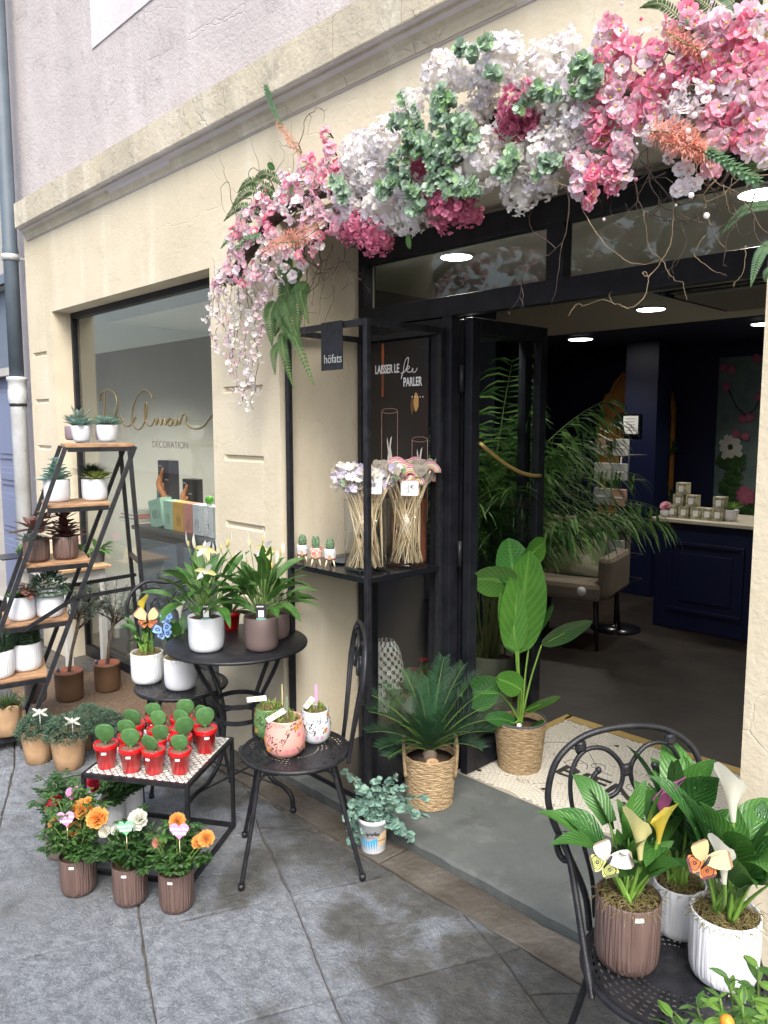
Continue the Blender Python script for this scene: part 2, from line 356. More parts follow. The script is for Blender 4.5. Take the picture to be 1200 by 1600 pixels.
def wingmat(n, c, dark, rings=3.2, edge=.84):
    mt = mat(n, c, .6); N, Lk, b = nodes_of(mt); uv = N.new('ShaderNodeUVMap')
    vm = N.new('ShaderNodeVectorMath'); vm.operation = 'DISTANCE'; vm.inputs[1].default_value = (.5,.55,0); Lk.new(uv.outputs[0], vm.inputs[0])
    s_ = N.new('ShaderNodeMath'); s_.operation = 'MULTIPLY'; s_.inputs[1].default_value = rings*6.28; Lk.new(vm.outputs['Value'], s_.inputs[0]); si = N.new('ShaderNodeMath'); si.operation = 'SINE'; Lk.new(s_.outputs[0], si.inputs[0]); g = N.new('ShaderNodeMath'); g.operation = 'GREATER_THAN'; g.inputs[1].default_value = .72 if rings > 1 else 2; Lk.new(si.outputs[0], g.inputs[0])
    sp = N.new('ShaderNodeSeparateXYZ'); Lk.new(uv.outputs[0], sp.inputs[0]); e = N.new('ShaderNodeMath'); e.operation = 'GREATER_THAN'; e.inputs[1].default_value = edge; Lk.new(sp.outputs[1], e.inputs[0])
    m_ = N.new('ShaderNodeMath'); m_.operation = 'MAXIMUM'; Lk.new(g.outputs[0], m_.inputs[0]); Lk.new(e.outputs[0], m_.inputs[1]); mx = N.new('ShaderNodeMix'); mx.data_type = 'RGBA'; Lk.new(m_.outputs[0], mx.inputs[0]); mx.inputs[6].default_value = (*c,1); mx.inputs[7].default_value = (*dark,1); Lk.new(mx.outputs[2], b.inputs['Base Color']); return mt
M['p_white'] = pet('petal_white', (.88,.87,.83), (.86,.82,.86))
M['p_cream'] = pet('petal_cream', (.86,.82,.74), (.87,.85,.82))
M['p_lilac'] = pet('petal_lilac', (.84,.78,.86), (.87,.84,.87))
M['p_rasp'] = pet('petal_raspberry', (.52,.09,.20), (.66,.25,.36))
M['p_raspl'] = pet('petal_pale_raspberry', (.66,.26,.36), (.56,.12,.24))
M['p_hot'] = pet('petal_hot_pink', (.78,.12,.26), (.83,.30,.42))
M['p_pink'] = pet('petal_pink', (.82,.33,.46), (.86,.54,.64))
M['p_pale'] = pet('petal_pale_pink', (.84,.60,.70), (.84,.74,.80))
M['p_coral'] = pet('petal_coral', (.78,.32,.24), (.82,.46,.37))
M['p_yel'] = pet('petal_yellow', (.80,.62,.05), (.85,.72,.15))
M['p_yelp'] = pet('petal_pale_yellow', (.82,.74,.28), (.84,.80,.45))
M['p_orange'] = pet('petal_orange', (.85,.34,.07), (.88,.52,.16))
M['p_red'] = pet('petal_red', (.45,.01,.03), (.6,.03,.08))
M['p_mag'] = pet('petal_magenta', (.66,.10,.42), (.75,.25,.5))
M['p_ivory'] = pet('petal_ivory', (.82,.83,.70), (.84,.84,.78))
M['stemp'] = mat('pale_twig_green', (.38,.36,.28), .6); M['gr_teal2'] = leafmat('leaf_eucalyptus_pale', (.15,.28,.23), (.22,.36,.28), .5, .15, 12); M['cane'] = mat('cane', (.20,.26,.07), .5, (.30,.24,.10), ns=20)
M['core'] = mat('yellow_core', (.62,.42,.06), .7)
# ================================================================ THE SETTING
rs = random.Random(3)
# ---- street of worn slate slabs over a dirt bed
def clip(poly, f):            # keep the side where f(p) >= 0
    out = []
    for i, p in enumerate(poly):
        q = poly[(i+1) % len(poly)]; a, b = f(p), f(q)
        if a >= 0: out.append(p)
        if (a >= 0) != (b >= 0):
            t = a/(a-b); out.append((p[0]+(q[0]-p[0])*t, p[1]+(q[1]-p[1])*t))
    return out
def slabmat(k=1, off0=0):
    mt = bpy.data.materials.new('slate_slab'); mt.use_nodes = True; N, Lk, b = nodes_of(mt)
    tc = N.new('ShaderNodeTexCoord'); geo = N.new('ShaderNodeNewGeometry')
    def nz(sc, det, rg=.6, dist=0, off=0):
        n = N.new('ShaderNodeTexNoise'); n.inputs['Scale'].default_value = sc; n.inputs['Detail'].default_value = det; n.inputs['Roughness'].default_value = rg; n.inputs['Distortion'].default_value = dist
        mp = N.new('ShaderNodeMapping'); mp.inputs['Location'].default_value = (off+off0, off*.7+off0, 0); Lk.new(tc.outputs['Object'], mp.inputs[0]); Lk.new(mp.outputs[0], n.inputs[0]); return n
    def rng(s, lo, hi):
        q = N.new('ShaderNodeMapRange'); q.inputs[1].default_value = lo; q.inputs[2].default_value = hi; Lk.new(s, q.inputs[0]); return q.outputs[0]
    def mix(f, a, c):
        x = N.new('ShaderNodeMix'); x.data_type = 'RGBA'; Lk.new(f, x.inputs[0])
        for k, v in ((6, a), (7, c)):
            if isinstance(v, tuple): x.inputs[k].default_value = (*v, 1)
            else: Lk.new(v, x.inputs[k])
        return x.outputs[2]
    n1 = nz(21, 11, .74, .12); n2 = nz(110, 5, .7); n3 = nz(2.1, 7, .62, .35, 4.3); n4 = nz(.9, 3, .5, 0, 9); n5 = nz(7, 6, .6, .3, 2)
    a = mix(rng(n1.outputs[0], .43, .60), (.155,.172,.196), (.28,.305,.342))
    a = mix(rng(n2.outputs[0], .53, .68), a, (.40,.42,.45))
    a = mix(rng(n4.outputs[0], .5, .72), a, (.20,.21,.22))
    # damp and lichen-dark patches, more of them towards the shop
    sp = N.new('ShaderNodeSeparateXYZ'); Lk.new(tc.outputs['Object'], sp.inputs[0])
    yb = N.new('ShaderNodeMapRange'); yb.inputs[1].default_value = .9; yb.inputs[2].default_value = 2.0; yb.inputs[3].default_value = -.10; yb.inputs[4].default_value = .13
    Lk.new(sp.outputs[1], yb.inputs[0])
    ad = N.new('ShaderNodeMath'); ad.operation = 'ADD'; Lk.new(n3.outputs[0], ad.inputs[0]); Lk.new(yb.outputs[0], ad.inputs[1])
    ad2 = N.new('ShaderNodeMath'); ad2.operation = 'MULTIPLY_ADD'; Lk.new(n1.outputs[0], ad2.inputs[0]); ad2.inputs[1].default_value = .25; Lk.new(ad.outputs[0], ad2.inputs[2])
    wet = rng(ad2.outputs[0], .625, .715)
    dk = mix(rng(n1.outputs[0], .4, .62), (.07,.072,.07), (.13,.13,.125))
    a = mix(wet, a, dk); a = mix(rng(n5.outputs[0], .72, .80), a, (.09,.088,.082))
    hv = N.new('ShaderNodeHueSaturation'); hv.inputs['Value'].default_value = k; Lk.new(a, hv.inputs['Color']); Lk.new(hv.outputs[0], b.inputs['Base Color'])
    r = N.new('ShaderNodeMapRange'); r.inputs[3].default_value = .62; r.inputs[4].default_value = .42; Lk.new(wet, r.inputs[0]); Lk.new(r.outputs[0], b.inputs['Roughness'])
    m1 = N.new('ShaderNodeMath'); m1.operation = 'MULTIPLY_ADD'; m1.inputs[1].default_value = 3.5; Lk.new(n1.outputs[0], m1.inputs[0]); Lk.new(n2.outputs[0], m1.inputs[2])
    bp = N.new('ShaderNodeBump'); bp.inputs['Strength'].default_value = 1.0; bp.inputs['Distance'].default_value = .009; Lk.new(m1.outputs[0], bp.inputs['Height']); Lk.new(bp.outputs[0], b.inputs['Normal'])
    return mt
M['slab'] = slabmat(); M['slab2'] = slabmat(.88); M['slab3'] = slabmat(1.10)
M['dirt'] = mat('joint_dirt', (.07,.065,.058), .95, (.13,.12,.10), ns=25, bump=1, bs=60)
M['gutter'] = mat('gutter_stone', (.06,.05,.04), .5, (.12,.11,.095), ns=4.5, nd=8, bump=.8, bs=35)
mb = MB(); mb.add([(-60,-60,-.012),(60,-60,-.012),(60,2.3,-.012),(-60,2.3,-.012)], [(0,1,2,3)], 1)
ux, uy, vx, vy = .389, .921, .921, -.389
us = [-4.7+.53*i for i in range(-2, 16)]; us = [u+.099+4.7-.53*9 for u in us]
vs_ = [-8.9,-8.3,-7.8,-7.2,-6.7,-6.2,-5.65,-5.1,-4.6,-4.1,-3.594,-3.05,-2.559,-2.03,-1.48,-.95,-.4,.1,.65,1.2,1.75,2.3]
def slab_poly(mb, poly, rr, gap=.0018, m=0):
    cx = sum(p[0] for p in poly)/len(poly); cy = sum(p[1] for p in poly)/len(poly)
    pts = []
    for i, p in enumerate(poly):
        q = poly[(i+1) % len(poly)]; L = math.dist(p, q); k = max(1, int(L/.05))
        for j in range(k):
            t = j/k; x = p[0]+(q[0]-p[0])*t; y = p[1]+(q[1]-p[1])*t
            d = math.hypot(cx-x, cy-y) or 1; o = gap + abs(rr.gauss(0, .0022)) + (.006 if rr.random() < .06 else 0)
            pts.append((x+(cx-x)/d*o, y+(cy-y)/d*o))
    n = len(pts)
    if n < 3: return
    h = rr.uniform(-.0015, .0015)
    top = []
    for x, y in pts:
        d = math.hypot(cx-x, cy-y) or 1; top.append((x+(cx-x)/d*.005, y+(cy-y)/d*.005, h))
    mid = [(x, y, h-.004) for x, y in pts]; bot = [(x, y, -.013) for x, y in pts]
    mb.add(top+mid+bot, [tuple(range(n))] + [(n+i, n+(i+1) % n, (i+1) % n, i) for i in range(n)] + [(2*n+i, 2*n+(i+1) % n, n+(i+1) % n, n+i) for i in range(n)], m)
def jit(i, j):
    r = random.Random(i*991+j*37); return r.uniform(-.02, .02), r.uniform(-.02, .02)
for i in range(len(us)-1):
    for j in range(len(vs_)-1):
        c = []
        for a, b in ((i,j),(i,j+1),(i+1,j+1),(i+1,j)):
            dx, dy = jit(a, b); u = us[a]; v = vs_[b]; c.append((u*ux+v*vx+dx, u*uy+v*vy+dy))
        if (i*7+j*3) % 5 == 0:      # some slabs are broken in two
            k = .35+.3*((i*13+j*7) % 10)/10
            m1 = tuple(c[0][t]+(c[1][t]-c[0][t])*k for t in (0,1)); m2 = tuple(c[3][t]+(c[2][t]-c[3][t])*(1-k) for t in (0,1))
            qs = [[c[0], m1, m2, c[3]], [m1, c[1], c[2], m2]]
        else: qs = [c]
        for q in qs:
            q = clip(q, lambda p: 1.93+.02*math.sin(p[0]*3)-p[1])
            if len(q) > 2: slab_poly(mb, q, rs, m=(0,2,3)[(i*5+j*3+len(qs)) % 3])
# orientation: make tops face up
st = mb.build('street', [M['slab'], M['dirt'], M['slab2'], M['slab3']]); tag(st, kind='structure')
import bmesh
bm = bmesh.new(); bm.from_mesh(st.data); bmesh.ops.recalc_face_normals(bm, faces=bm.faces); bm.to_mesh(st.data); bm.free()
mb = MB()
x = -9.0
while x < 1.6:
    L = rs.uniform(.9, 1.5); poly = [(x,1.945),(x+L,1.945),(x+L,2.10),(x,2.10)]; slab_poly(mb, poly, rs, .003); x += L
gt = mb.build('gutter_strip', M['gutter']); tag(gt, kind='structure')

# ---- the shop building
shop = thing('shop_building', 'flower shop with cream rendered ground floor, mauve plaster above and a black glazed entrance', 'building', (-3, 2.14, 0))
YF = 2.14
def holed(mb, x0, x1, z0, z1, Y, holes, m=0, depth_m=None):
    xs = sorted({x0, x1} | {h[0] for h in holes} | {h[1] for h in holes}); zs = sorted({z0, z1} | {h[2] for h in holes} | {h[3] for h in holes})
    for a, b in zip(xs, xs[1:]):
        for c, d in zip(zs, zs[1:]):
            cx, cz = (a+b)/2, (c+d)/2
            if any(h[0] < cx < h[1] and h[2] < cz < h[3] for h in holes): continue
            mb.add([(a,Y,c),(b,Y,c),(b,Y,d),(a,Y,d)], [(0,1,2,3)], m)
    for h in holes:
        a, b, c, d, dp, back, bev = h; Y2 = Y+dp
        # bev tilts the inner rectangle so that grooves have a splayed sill
        mb.add([(a,Y,c),(b,Y,c),(b,Y,d),(a,Y,d),(a+bev,Y2,c+bev),(b-bev,Y2,c+bev),(b-bev,Y2,d-bev*.2),(a+bev,Y2,d-bev*.2)],
               [(0,4,5,1),(1,5,6,2),(2,6,7,3),(3,7,4,0)], m)
        if back: mb.add([(a+bev,Y2,c+bev),(b-bev,Y2,c+bev),(b-bev,Y2,d-bev*.2),(a+bev,Y2,d-bev*.2)], [(0,1,2,3)], m)
WX0, WX1, OX0, OX1 = -5.60, -3.51, -2.925, -.79
gr = []
for z in (1.86, 1.52, 1.18, .84, .50):
    gr.append((-3.41, -3.06, z, z+.034, .018, True, .012))
    gr.append((-6.0, -5.73, z, z+.034, .018, True, .012))
gr.append((-6.0, -5.73, 2.20, 2.234, .018, True, .012))
holes = gr + [(WX0, WX1, -.03, 2.495, .17, False, 0), (OX0, OX1, .0, 2.62, .60, False, 0)]
mb = MB(); holed(mb, -6.07, 1.6, -.03, 3.06, YF, holes)
mb.add([(-6.07,2.14,-.012),(-6.07,2.26,-.012),(-6.07,2.26,3.06),(-6.07,2.14,3.06)], [(0,1,2,3)], 0)
mb.build('facade_wall', M['cream'], shop, True)
mb = MB()
# mauve upper wall, with the strip left of the cream front
mb.add([(-6.45,2.20,-.012),(-6.07,2.20,-.012),(-6.07,2.20,3.2),(-6.45,2.20,3.2),(-6.45,2.20,9),(1.6,2.20,9),(1.6,2.20,3.2)], [(0,1,2,3),(3,2,6,5,4)], 0)
mb.add([(-6.45,2.20,-.012),(-6.45,2.6,-.012),(-6.45,2.6,9),(-6.45,2.20,9)], [(0,1,2,3)], 0)
mb.build('upper_wall', M['mauve'], shop, True)
mb = MB(); mb.box((-4.90,2.193,4.02), (-3.2,2.2,9)); mb.build('plaster_patch', M['patch'], shop, True)
prof = [(2.14,3.035),(2.128,3.04),(2.125,3.052),(2.122,3.058),(2.115,3.075),(2.10,3.092),(2.082,3.103),(2.078,3.112),(2.058,3.114),(2.055,3.12),(2.055,3.283),(2.07,3.292),(2.20,3.325)]
mb = MB(); n = len(prof); xs = [-5.985] + [W(px, py, 2.055).x for px, py in [(82,320),(155,280),(247,210),(350,165),(428,115),(520,55)]] + [-2.05,-1.6,-1.1,-.6,0,.8,1.6]
for a, b in zip(xs, xs[1:]):
    o = rs.uniform(-.0025, .0025); a2 = a+.0018; b2 = b-.0018
    mb.add([(a2, y+o, z) for y, z in prof] + [(b2, y+o, z) for y, z in prof], [(i, n+i, n+i+1, i+1)[::-1] for i in range(n-1)] + [tuple(range(n)), tuple(range(n, 2*n))[::-1]], 0)
co = mb.build('cornice', M['stone'], shop, True)
mb = MB(); mb.add([(-5.98, y+.004 if i < n-1 else y, z-.004) for i, (y, z) in enumerate(prof)] + [(1.6, y+.004, z-.004) for y, z in prof], [(i, n+i, n+i+1, i+1)[::-1] for i in range(n-1)], 0)
mb.build('mortar', M['patch'], co, True)
# wall behind the front, upper storeys carry through; threshold, floor, ceiling
mb = MB()
N_ = 90; rim = []
for i in range(N_+1):
    x = OX0-.35 + (1.6-OX0+.35)*i/N_; rim.append((x, 2.098+.006*noise.noise(Vector((x*7,0,0)))+.003*noise.noise(Vector((x*25,3,0)))))
vs = []; 
for x, y in rim: vs += [(x, y+.010, .048), (x, y, .036+.004*noise.noise(Vector((x*20,9,0)))), (x, y+.004, -.012), (x, 2.72, .048)]
fs = []
for i in range(N_):
    a = i*4; b = a+4; fs += [(a, b, b+3, a+3), (a+1, b+1, b, a), (a+2, b+2, b+1, a+1)]
fs.append((0,3,2,1))
mb.add(vs, fs, 0); th = mb.build('threshold', M['step']); tag(th, kind='structure')
MX0, MX1, MY0, MY1 = -2.31, -.95, 2.69, 3.70
mb = MB(); mb.box((-7.5, 2.73, -.05), (1.6, 8, .044)); mb.box((-6.2, 2.305, -.05), (-3.44, 2.725, .044)); fl = mb.build('shop_floor', M['floord']); tag(fl, kind='structure')
# fish-scale mosaic at the door
M['tile'] = mat('mosaic_tile', (.72,.69,.60), .4, (.65,.61,.52), ns=30)
M['tileb'] = mat('black_tile', (.015,.014,.013), .4)
M['grout'] = mat('mosaic_grout', (.36,.33,.27), .9)
mb = MB(); mb.box((MX0, MY0, .02), (MX1, MY1, .050), 2)
Rf = .30; tl = .0215
rows = int((MY1-MY0)/(Rf*.5))+4
def inside(cx, cy, x, y): return (x-cx)**2+(y-cy)**2 < Rf*Rf
for j in range(-2, rows):
    cy = MY0 + j*Rf*.5; off = Rf if j % 2 else 0
    i0 = -1
    while True:
        cx = MX0 + off + i0*2*Rf; i0 += 1
        if cx > MX1+Rf: break
        k = 0
        while (k+.5)*tl < Rf:
            r0 = k*tl; r1 = min(Rf, r0+tl); rm = (r0+r1)/2; na = max(3, int(PI*2*rm/tl))
            for q in range(na):
                a0 = 2*PI*q/na; a1 = 2*PI*(q+1)/na; am = (a0+a1)/2
                x, y = cx+rm*math.cos(am), cy+rm*math.sin(am)
                if y < cy - .001 and False: continue
                if any(inside(cx+s*Rf, cy-Rf*.5, x, y) for s in (-1, 1)) or inside(cx, cy-Rf, x, y): continue
                if not (MX0+.012 < x < MX1-.012 and MY0+.012 < y < MY1-.075): continue
                g = .0009; gg = g/max(rm, .004)
                pts = [(cx+r*math.cos(a), cy+r*math.sin(a), .0515) for r, a in ((r0+g, a0+gg), (r1-g, a0+gg), (r1-g, a1-gg), (r0+g, a1-gg))]
                mb.add(pts, [(0,1,2,3)], 1 if rs.random() < .006 else 0)
            k += 1
mo = mb.build('mosaic_floor', [M['tile'], M['tileb'], M['grout']]); tag(mo, kind='structure')
bt = thing('welcome_lettering', 'dark BIENVENUE lettering laid in the white mosaic at the door', 'lettering', (-1.9, 2.9, .052))
v = G(866, 1203, .053); v2 = G(968, 1246, .053)
text('letters', 'BIENVENUE', .15, frame_m((v.x, v.y-.02, .0545), (1,0,0), (0,1,0)), M['tileb'], bt, bold=.0025, sx=1.35)
mb = MB()
for ox, oy, r in ((-1.95,3.16,.07),(-1.86,3.22,.045),(-1.62,3.14,.06)):
    mb.tube([(ox+r*(1-t/34)*math.cos(t*.25), oy+r*(1-t/34)*math.sin(t*.25), .0525) for t in range(30)], .0016, 4)
mb.tube([(-2.2+.04*t, 3.28+.10*math.sin(t*.45), .0525) for t in range(12)], .0016, 4)
mb.build('flourish', M['greyletter'], bt, True)
mb = MB(); mb.box((MX0-.005, MY1-.065, .0505), (MX1, MY1, .0535)); mb.box((MX0-.03, 3.34, .0505), (MX0+.012, MY1, .0535))
o = mb.build('brass_edging', M['brass']); tag(o, 'brass strip framing the inner edge of the white mosaic', 'floor trim')

# ---- glazed entrance frame at Y = 2.66
YE = 2.66
ent = mb = MB()
def fr(mb, x0, x1, z0, z1, y0=YE-.03, y1=YE+.03, m=0): mb.box((x0, y0, z0), (x1, y1, z1), m)
fr(mb, OX0, OX1, 2.485, 2.585); fr(mb, OX0, OX1, 2.185, 2.272)
fr(mb, OX0, OX0+.045, .05, 2.185); fr(mb, OX0, OX0+.045, 2.272, 2.485)
fr(mb, -1.815, -1.735, 2.272, 2.485); fr(mb, -2.365, -2.305, .05, 2.185); fr(mb, OX1-.05, OX1, .05, 2.485)
ef = mb.build('entrance_frame', M['frameblk'], shop, True, bevel=.003)
mb = MB(); fr(mb, OX0+.04, OX1-.04, 2.27, 2.487, YE-.003, YE+.003); mb.build('transom_glass', M['glassd'], ef, True)
mb = MB()
for a, b, c, d in ((-2.875,-2.835,.06,2.18),(-2.44,-2.37,.06,2.18),(-2.835,-2.44,.06,.13),(-2.835,-2.44,2.12,2.18)): fr(mb, a, b, c, d, YE-.02, YE+.022)
fp = mb.build('side_panel', M['frameblk'], shop, True, bevel=.002)
mb = MB(); fr(mb, -2.837, -2.438, .128, 2.122, YE-.003, YE+.003); mb.build('panel_glass', M['glassd'], fp, True)
def leaf_door(X, y0, y1, lab, handle=True):
    mb = MB(); w_ = .058; t = .021
    mb.box((X-t, y0, .058), (X+t, y0+w_, 2.178)); mb.box((X-t, y1-w_, .058), (X+t, y1, 2.178))
    mb.box((X-t, y0+w_, .058), (X+t, y1-w_, .17)); mb.box((X-t, y0+w_, 2.11), (X+t, y1-w_, 2.178))
    d = mb.build('door', M['frameblk'], shop, True, bevel=.003); d['label'] = lab
    mb = MB(); mb.box((X-.003, y0+w_-.002, .168), (X+.003, y1-w_+.002, 2.112)); mb.build('door_glass', M['glassd'], d, True)
    if handle:
        mb = MB(); mb.tube([(X+.03, y0+.05+(y1-y0-.1)*t_, 1.62-.17*math.sin(PI*.5*t_)) for t_ in [i/12 for i in range(13)]], .009, 8); mb.build('handle', M['brass'], d, True)
    for z in (.35, 1.05, 1.85): mb = MB(); mb.tube([(X-.03, y0-.012, z), (X-.03, y0-.012, z+.12)], .011, 8); mb.build('hinge', M['black'], d, True)
leaf_door(-2.255, 2.69, 3.27, 'open black glazed door leaf folded into the shop')
leaf_door(-2.33, 2.715, 3.25, 'second open glazed leaf lying behind the first', False)
mb = MB()   # interior side of left reveal
# ---- shop window
mb = MB(); Yw = 2.29
for a, b, c, d in ((WX0,WX0+.03,-.01,2.495),(WX0+.03,WX1,2.455,2.495),(WX0+.03,WX1,-.01,.075),(WX1-.035,WX1,.075,2.455)): mb.box((a,Yw-.02,c), (b,Yw+.03,d))
sw = mb.build('window_frame', M['frameblk'], shop, True)
mb = MB(); mb.box((WX0+.025, Yw-.003, .07), (WX1-.03, Yw+.003, 2.457)); mb.build('window_pane', M['glass'], sw, True)
# gold script on the pane, traced as strokes
def strokes(mb, lines, Y, r, off=(0,0)):
    for ln in lines:
        pts = [W(x+off[0], y+off[1], Y) for x, y in ln]
        out = []
        for i in range(len(pts)-1):       # Catmull-Rom
            p0 = pts[max(0,i-1)]; p1 = pts[i]; p2 = pts[i+1]; p3 = pts[min(len(pts)-1,i+2)]
            for k in range(5):
                t = k/5; out.append(.5*((2*p1)+(-p0+p2)*t+(2*p0-5*p1+4*p2-p3)*t*t+(-p0+3*p1-3*p2+p3)*t**3))
        out.append(pts[-1]); mb.tube(out, r, 5)
mb = MB()
strokes(mb, [[(156.4, 626.2), (157.2, 616.7), (166.7, 608.4), (178.0, 612.9), (182.6, 628.1), (181.8, 643.2), (176.1, 656.5), (166.7, 662.2), (161.0, 658.4)], [(163.6, 609.9), (163.6, 628.1), (163.3, 654.6)], [(161.0, 659.2), (174.2, 657.6), (185.6, 650.8), (191.3, 654.6), (193.2, 664.1), (200.8, 666.0), (206.4, 661.4), (212.1, 650.8)], [(237.9, 622.4), (233.0, 612.2), (223.5, 609.9), (214.0, 620.5), (207.6, 639.5), (206.4, 658.4), (212.1, 669.8), (219.7, 669.8), (226.5, 658.4), (229.2, 643.2), (229.2, 630.7), (226.9, 630.4), (225.8, 647.0), (228.4, 660.3), (234.1, 666.0), (239.4, 661.4), (242.4, 653.8), (244.3, 664.1), (248.5, 653.8), (251.5, 664.5), (255.7, 653.8), (258.7, 663.7), (262.1, 656.9), (265.9, 653.1), (269.7, 657.6), (267.4, 664.8), (263.3, 664.1), (262.5, 658.4), (266.7, 654.6), (271.2, 656.1), (272.0, 663.7), (275.8, 663.7), (278.4, 653.8), (279.9, 663.3), (283.3, 656.5), (285.6, 649.3), (289.8, 647.0), (292.0, 650.8), (290.9, 660.3), (297.3, 668.2), (307.6, 670.1), (318.2, 666.0), (325.8, 656.5), (333.3, 647.0)]], Yw-.006, .0048)
mb.build('script_lettering', M['gold'], sw, True)
a = W(238, 702, Yw-.006); b = W(296, 703, Yw-.006)
text('lettering', 'DÉCORATION', .058, frame_m((a.x, Yw-.006, 1.565), (1,0,0), (0,0,1)), M['greyletter'], sw, bold=-.0008, sx=1.18)

# ---- shop interior: pale display room behind the window, navy room behind the door
M['pale'] = mat('pale_interior', (.52,.52,.48), .9, (.47,.47,.43), ns=2)
mb = MB()
def wallq(mb, a, b, z0, z1, m=0): mb.add([(a[0],a[1],z0),(b[0],b[1],z0),(b[0],b[1],z1),(a[0],a[1],z1)], [(0,1,2,3)], m)
wallq(mb, (-5.95,2.33), (-5.95,4.3), .0, 2.75); wallq(mb, (-5.95,4.3), (-3.45,4.3), 0, 2.75)
mb.add([(-5.95,2.2,2.75),(-3.3,2.2,2.75),(-3.3,4.3,2.75),(-5.95,4.3,2.75)], [(0,1,2,3)])
mb.box((-3.47,2.76,0), (-3.43,4.34,2.75))
iw = mb.build('display_room_wall', M['pale'], shop, True)
mb = MB()  # arch ring on the back wall of the display room
pts = [(-4.75+.55*math.cos(PI*t/16), 4.285, 1.75+.38*math.sin(PI*t/16)) for t in range(17)]
mb.tube([(-4.2,4.285,.1)]+pts+[(-5.3,4.285,.1)], .03, 6); mb.build('arch_moulding', M['patch'], shop, True)
mb = MB()
wallq(mb, (-7.6,7.7), (1.7,7.7), 0, 2.6); wallq(mb, (-7.6,4.36), (-7.6,7.7), 0, 2.6); wallq(mb, (1.6,2.2), (1.6,7.7), 0, 2.6); wallq(mb, (-3.42,4.36), (-7.6,4.36), 0, 2.6); wallq(mb, (-3.41,2.76), (-3.41,4.36), 0, 2.6)
wallq(mb, (OX1,2.75), (1.6,2.75), 0, 2.6); wallq(mb, (-3.47,2.75), (OX0,2.75), 0, 2.6)
mb.build('navy_wall', M['navyd'], shop, True)
mb = MB(); mb.box((-7.6,2.70,2.50), (1.6,5.95,2.62)); mb.build('ceiling', M['ceil'], shop, True)
mb = MB(); mb.box((-7.6,5.952,2.495), (1.6,7.8,2.62)); mb.build('navy_ceiling', M['navyd'], shop, True)
mb = MB(); mb.box((-3.82,6.92,.05), (-3.49,7.2,2.49)); mb.build('pillar', M['navy'], shop, True)
mb = MB(); mb.box((-6.4,2.76,2.78), (1.6,7.9,9)); mb.build('upper_floors', M['mauve'], shop, True)
def lampin(t, r, e, z=-.03):
    l = bpy.data.lights.new('lamp_light', 'SPOT'); l.energy = e; l.spot_size = R(140); l.spot_blend = .8; l.shadow_soft_size = r; l.color = (1,.93,.82)
    o = bpy.data.objects.new('lamp_light', l); COL.objects.link(o); o.parent = t; o.location = (0,0,z); return o
def downlight(p, r, lab):
    t = thing('ceiling_light', lab, 'ceiling light', p, 0, 'round ceiling lights in the shop')
    mb = MB(); mb.lathe([(r*.2,-.001),(r*.96,-.001),(r,-.004),(r*1.06,-.003),(r*1.08,.004)]); mb.build('rim', M['paper'], t)
    mb = MB(); mb.lathe([(.0001,-.006),(r*.93,-.006),(r*.95,-.003)]); mb.build('diffuser', M['lamp'], t); lampin(t, r, 24)
downlight(G(713,401,2.492), .075, 'round lit ceiling light seen through the left transom pane')
downlight(G(1017,483,2.492), .095, 'round lit ceiling light above the counter side, in the middle of the doorway')
downlight(G(907,530,2.485), .11, 'round lit ceiling light farthest back on the navy ceiling')
downlight(G(1190,302,2.492), .075, 'round lit ceiling light at the right edge behind the blossoms')
downlight(G(1193,506,2.485), .09, 'small lit ceiling light far back beside the right pier')
t = thing('air_conditioner', 'flush square ceiling air vent with a dark slot around it', 'air vent', (-1.75, 5.0, 2.5))
mb = MB(); mb.box((-.48,-.42,-.03), (.48,.42,-.012)); mb.build('grille', mat('grille', (.30,.28,.23), .8), t, bevel=.01)
mb = MB()
for s in (-1, 1): mb.box((-.56,s*.50-.03,-.008), (.56,s*.50+.03,-.003)); mb.box((s*.53-.03,-.47,-.008), (s*.53+.03,.47,-.003))
mb.build('slot', M['blackg'], t)

# ---- neighbour, drainpipe, opposite side of the street
M['nwall'] = mat('neighbour_render', (.40,.39,.37), .9, (.34,.33,.31), ns=3, bump=.4, bs=60)
nb = thing('neighbour_house', 'pale plastered house with a blue-grey panelled door at the left edge', 'building', (-7.5, 2.4, 0))
mb = MB(); holed(mb, -14, -6.46, -.012, 9, 2.42, [(-8.1,-6.9,0,2.15,.12,False,0),(-8.1,-6.9,2.22,2.95,.12,False,0)]); mb.build('wall', M['nwall'], nb, True)
M['bluep'] = mat('blue_grey_paint', (.16,.19,.30), .5); M['darkfr'] = mat('grey_blue_frame', (.11,.14,.19), .5)
mb = MB(); mb.box((-8.1,2.52,0), (-6.9,2.56,2.15))
for x0, x1 in ((-8.05,-7.53),(-7.47,-6.95)):
    for z0, z1 in ((.12,.6),(.68,1.05),(1.13,1.3),(1.38,2.05)):
        mb.box((x0,2.506,z0), (x1,2.52,z1)); mb.box((x0+.05,2.495,z0+.05), (x1-.05,2.506,z1-.05))
d = mb.build('door', M['bluep'], nb, True, bevel=.004)
mb = MB(); mb.ball((-7.44,2.47,1.02), .028); mb.build('door_knob', M['gold'], d, True)
mb = MB(); mb.box((-8.1,2.5,2.15), (-6.9,2.54,2.22)); mb.box((-8.1,2.52,2.22), (-6.9,2.53,2.95)); mb.box((-8.1,2.40,2.95), (-6.9,2.44,3.03)); mb.build('fanlight', M['darkfr'], nb, True)
dp = thing('drainpipe', 'tall drainpipe, slate blue above and dirty white cast iron below', 'drainpipe', (-6.185, 2.08, 0))
M['pipeb'] = mat('blue_grey_pipe', (.065,.088,.112), .6, (.085,.112,.14), ns=6); M['pipew'] = mat('white_cast_iron', (.46,.48,.50), .6, (.36,.37,.37), ns=7, nd=7, bump=.3, bs=50)
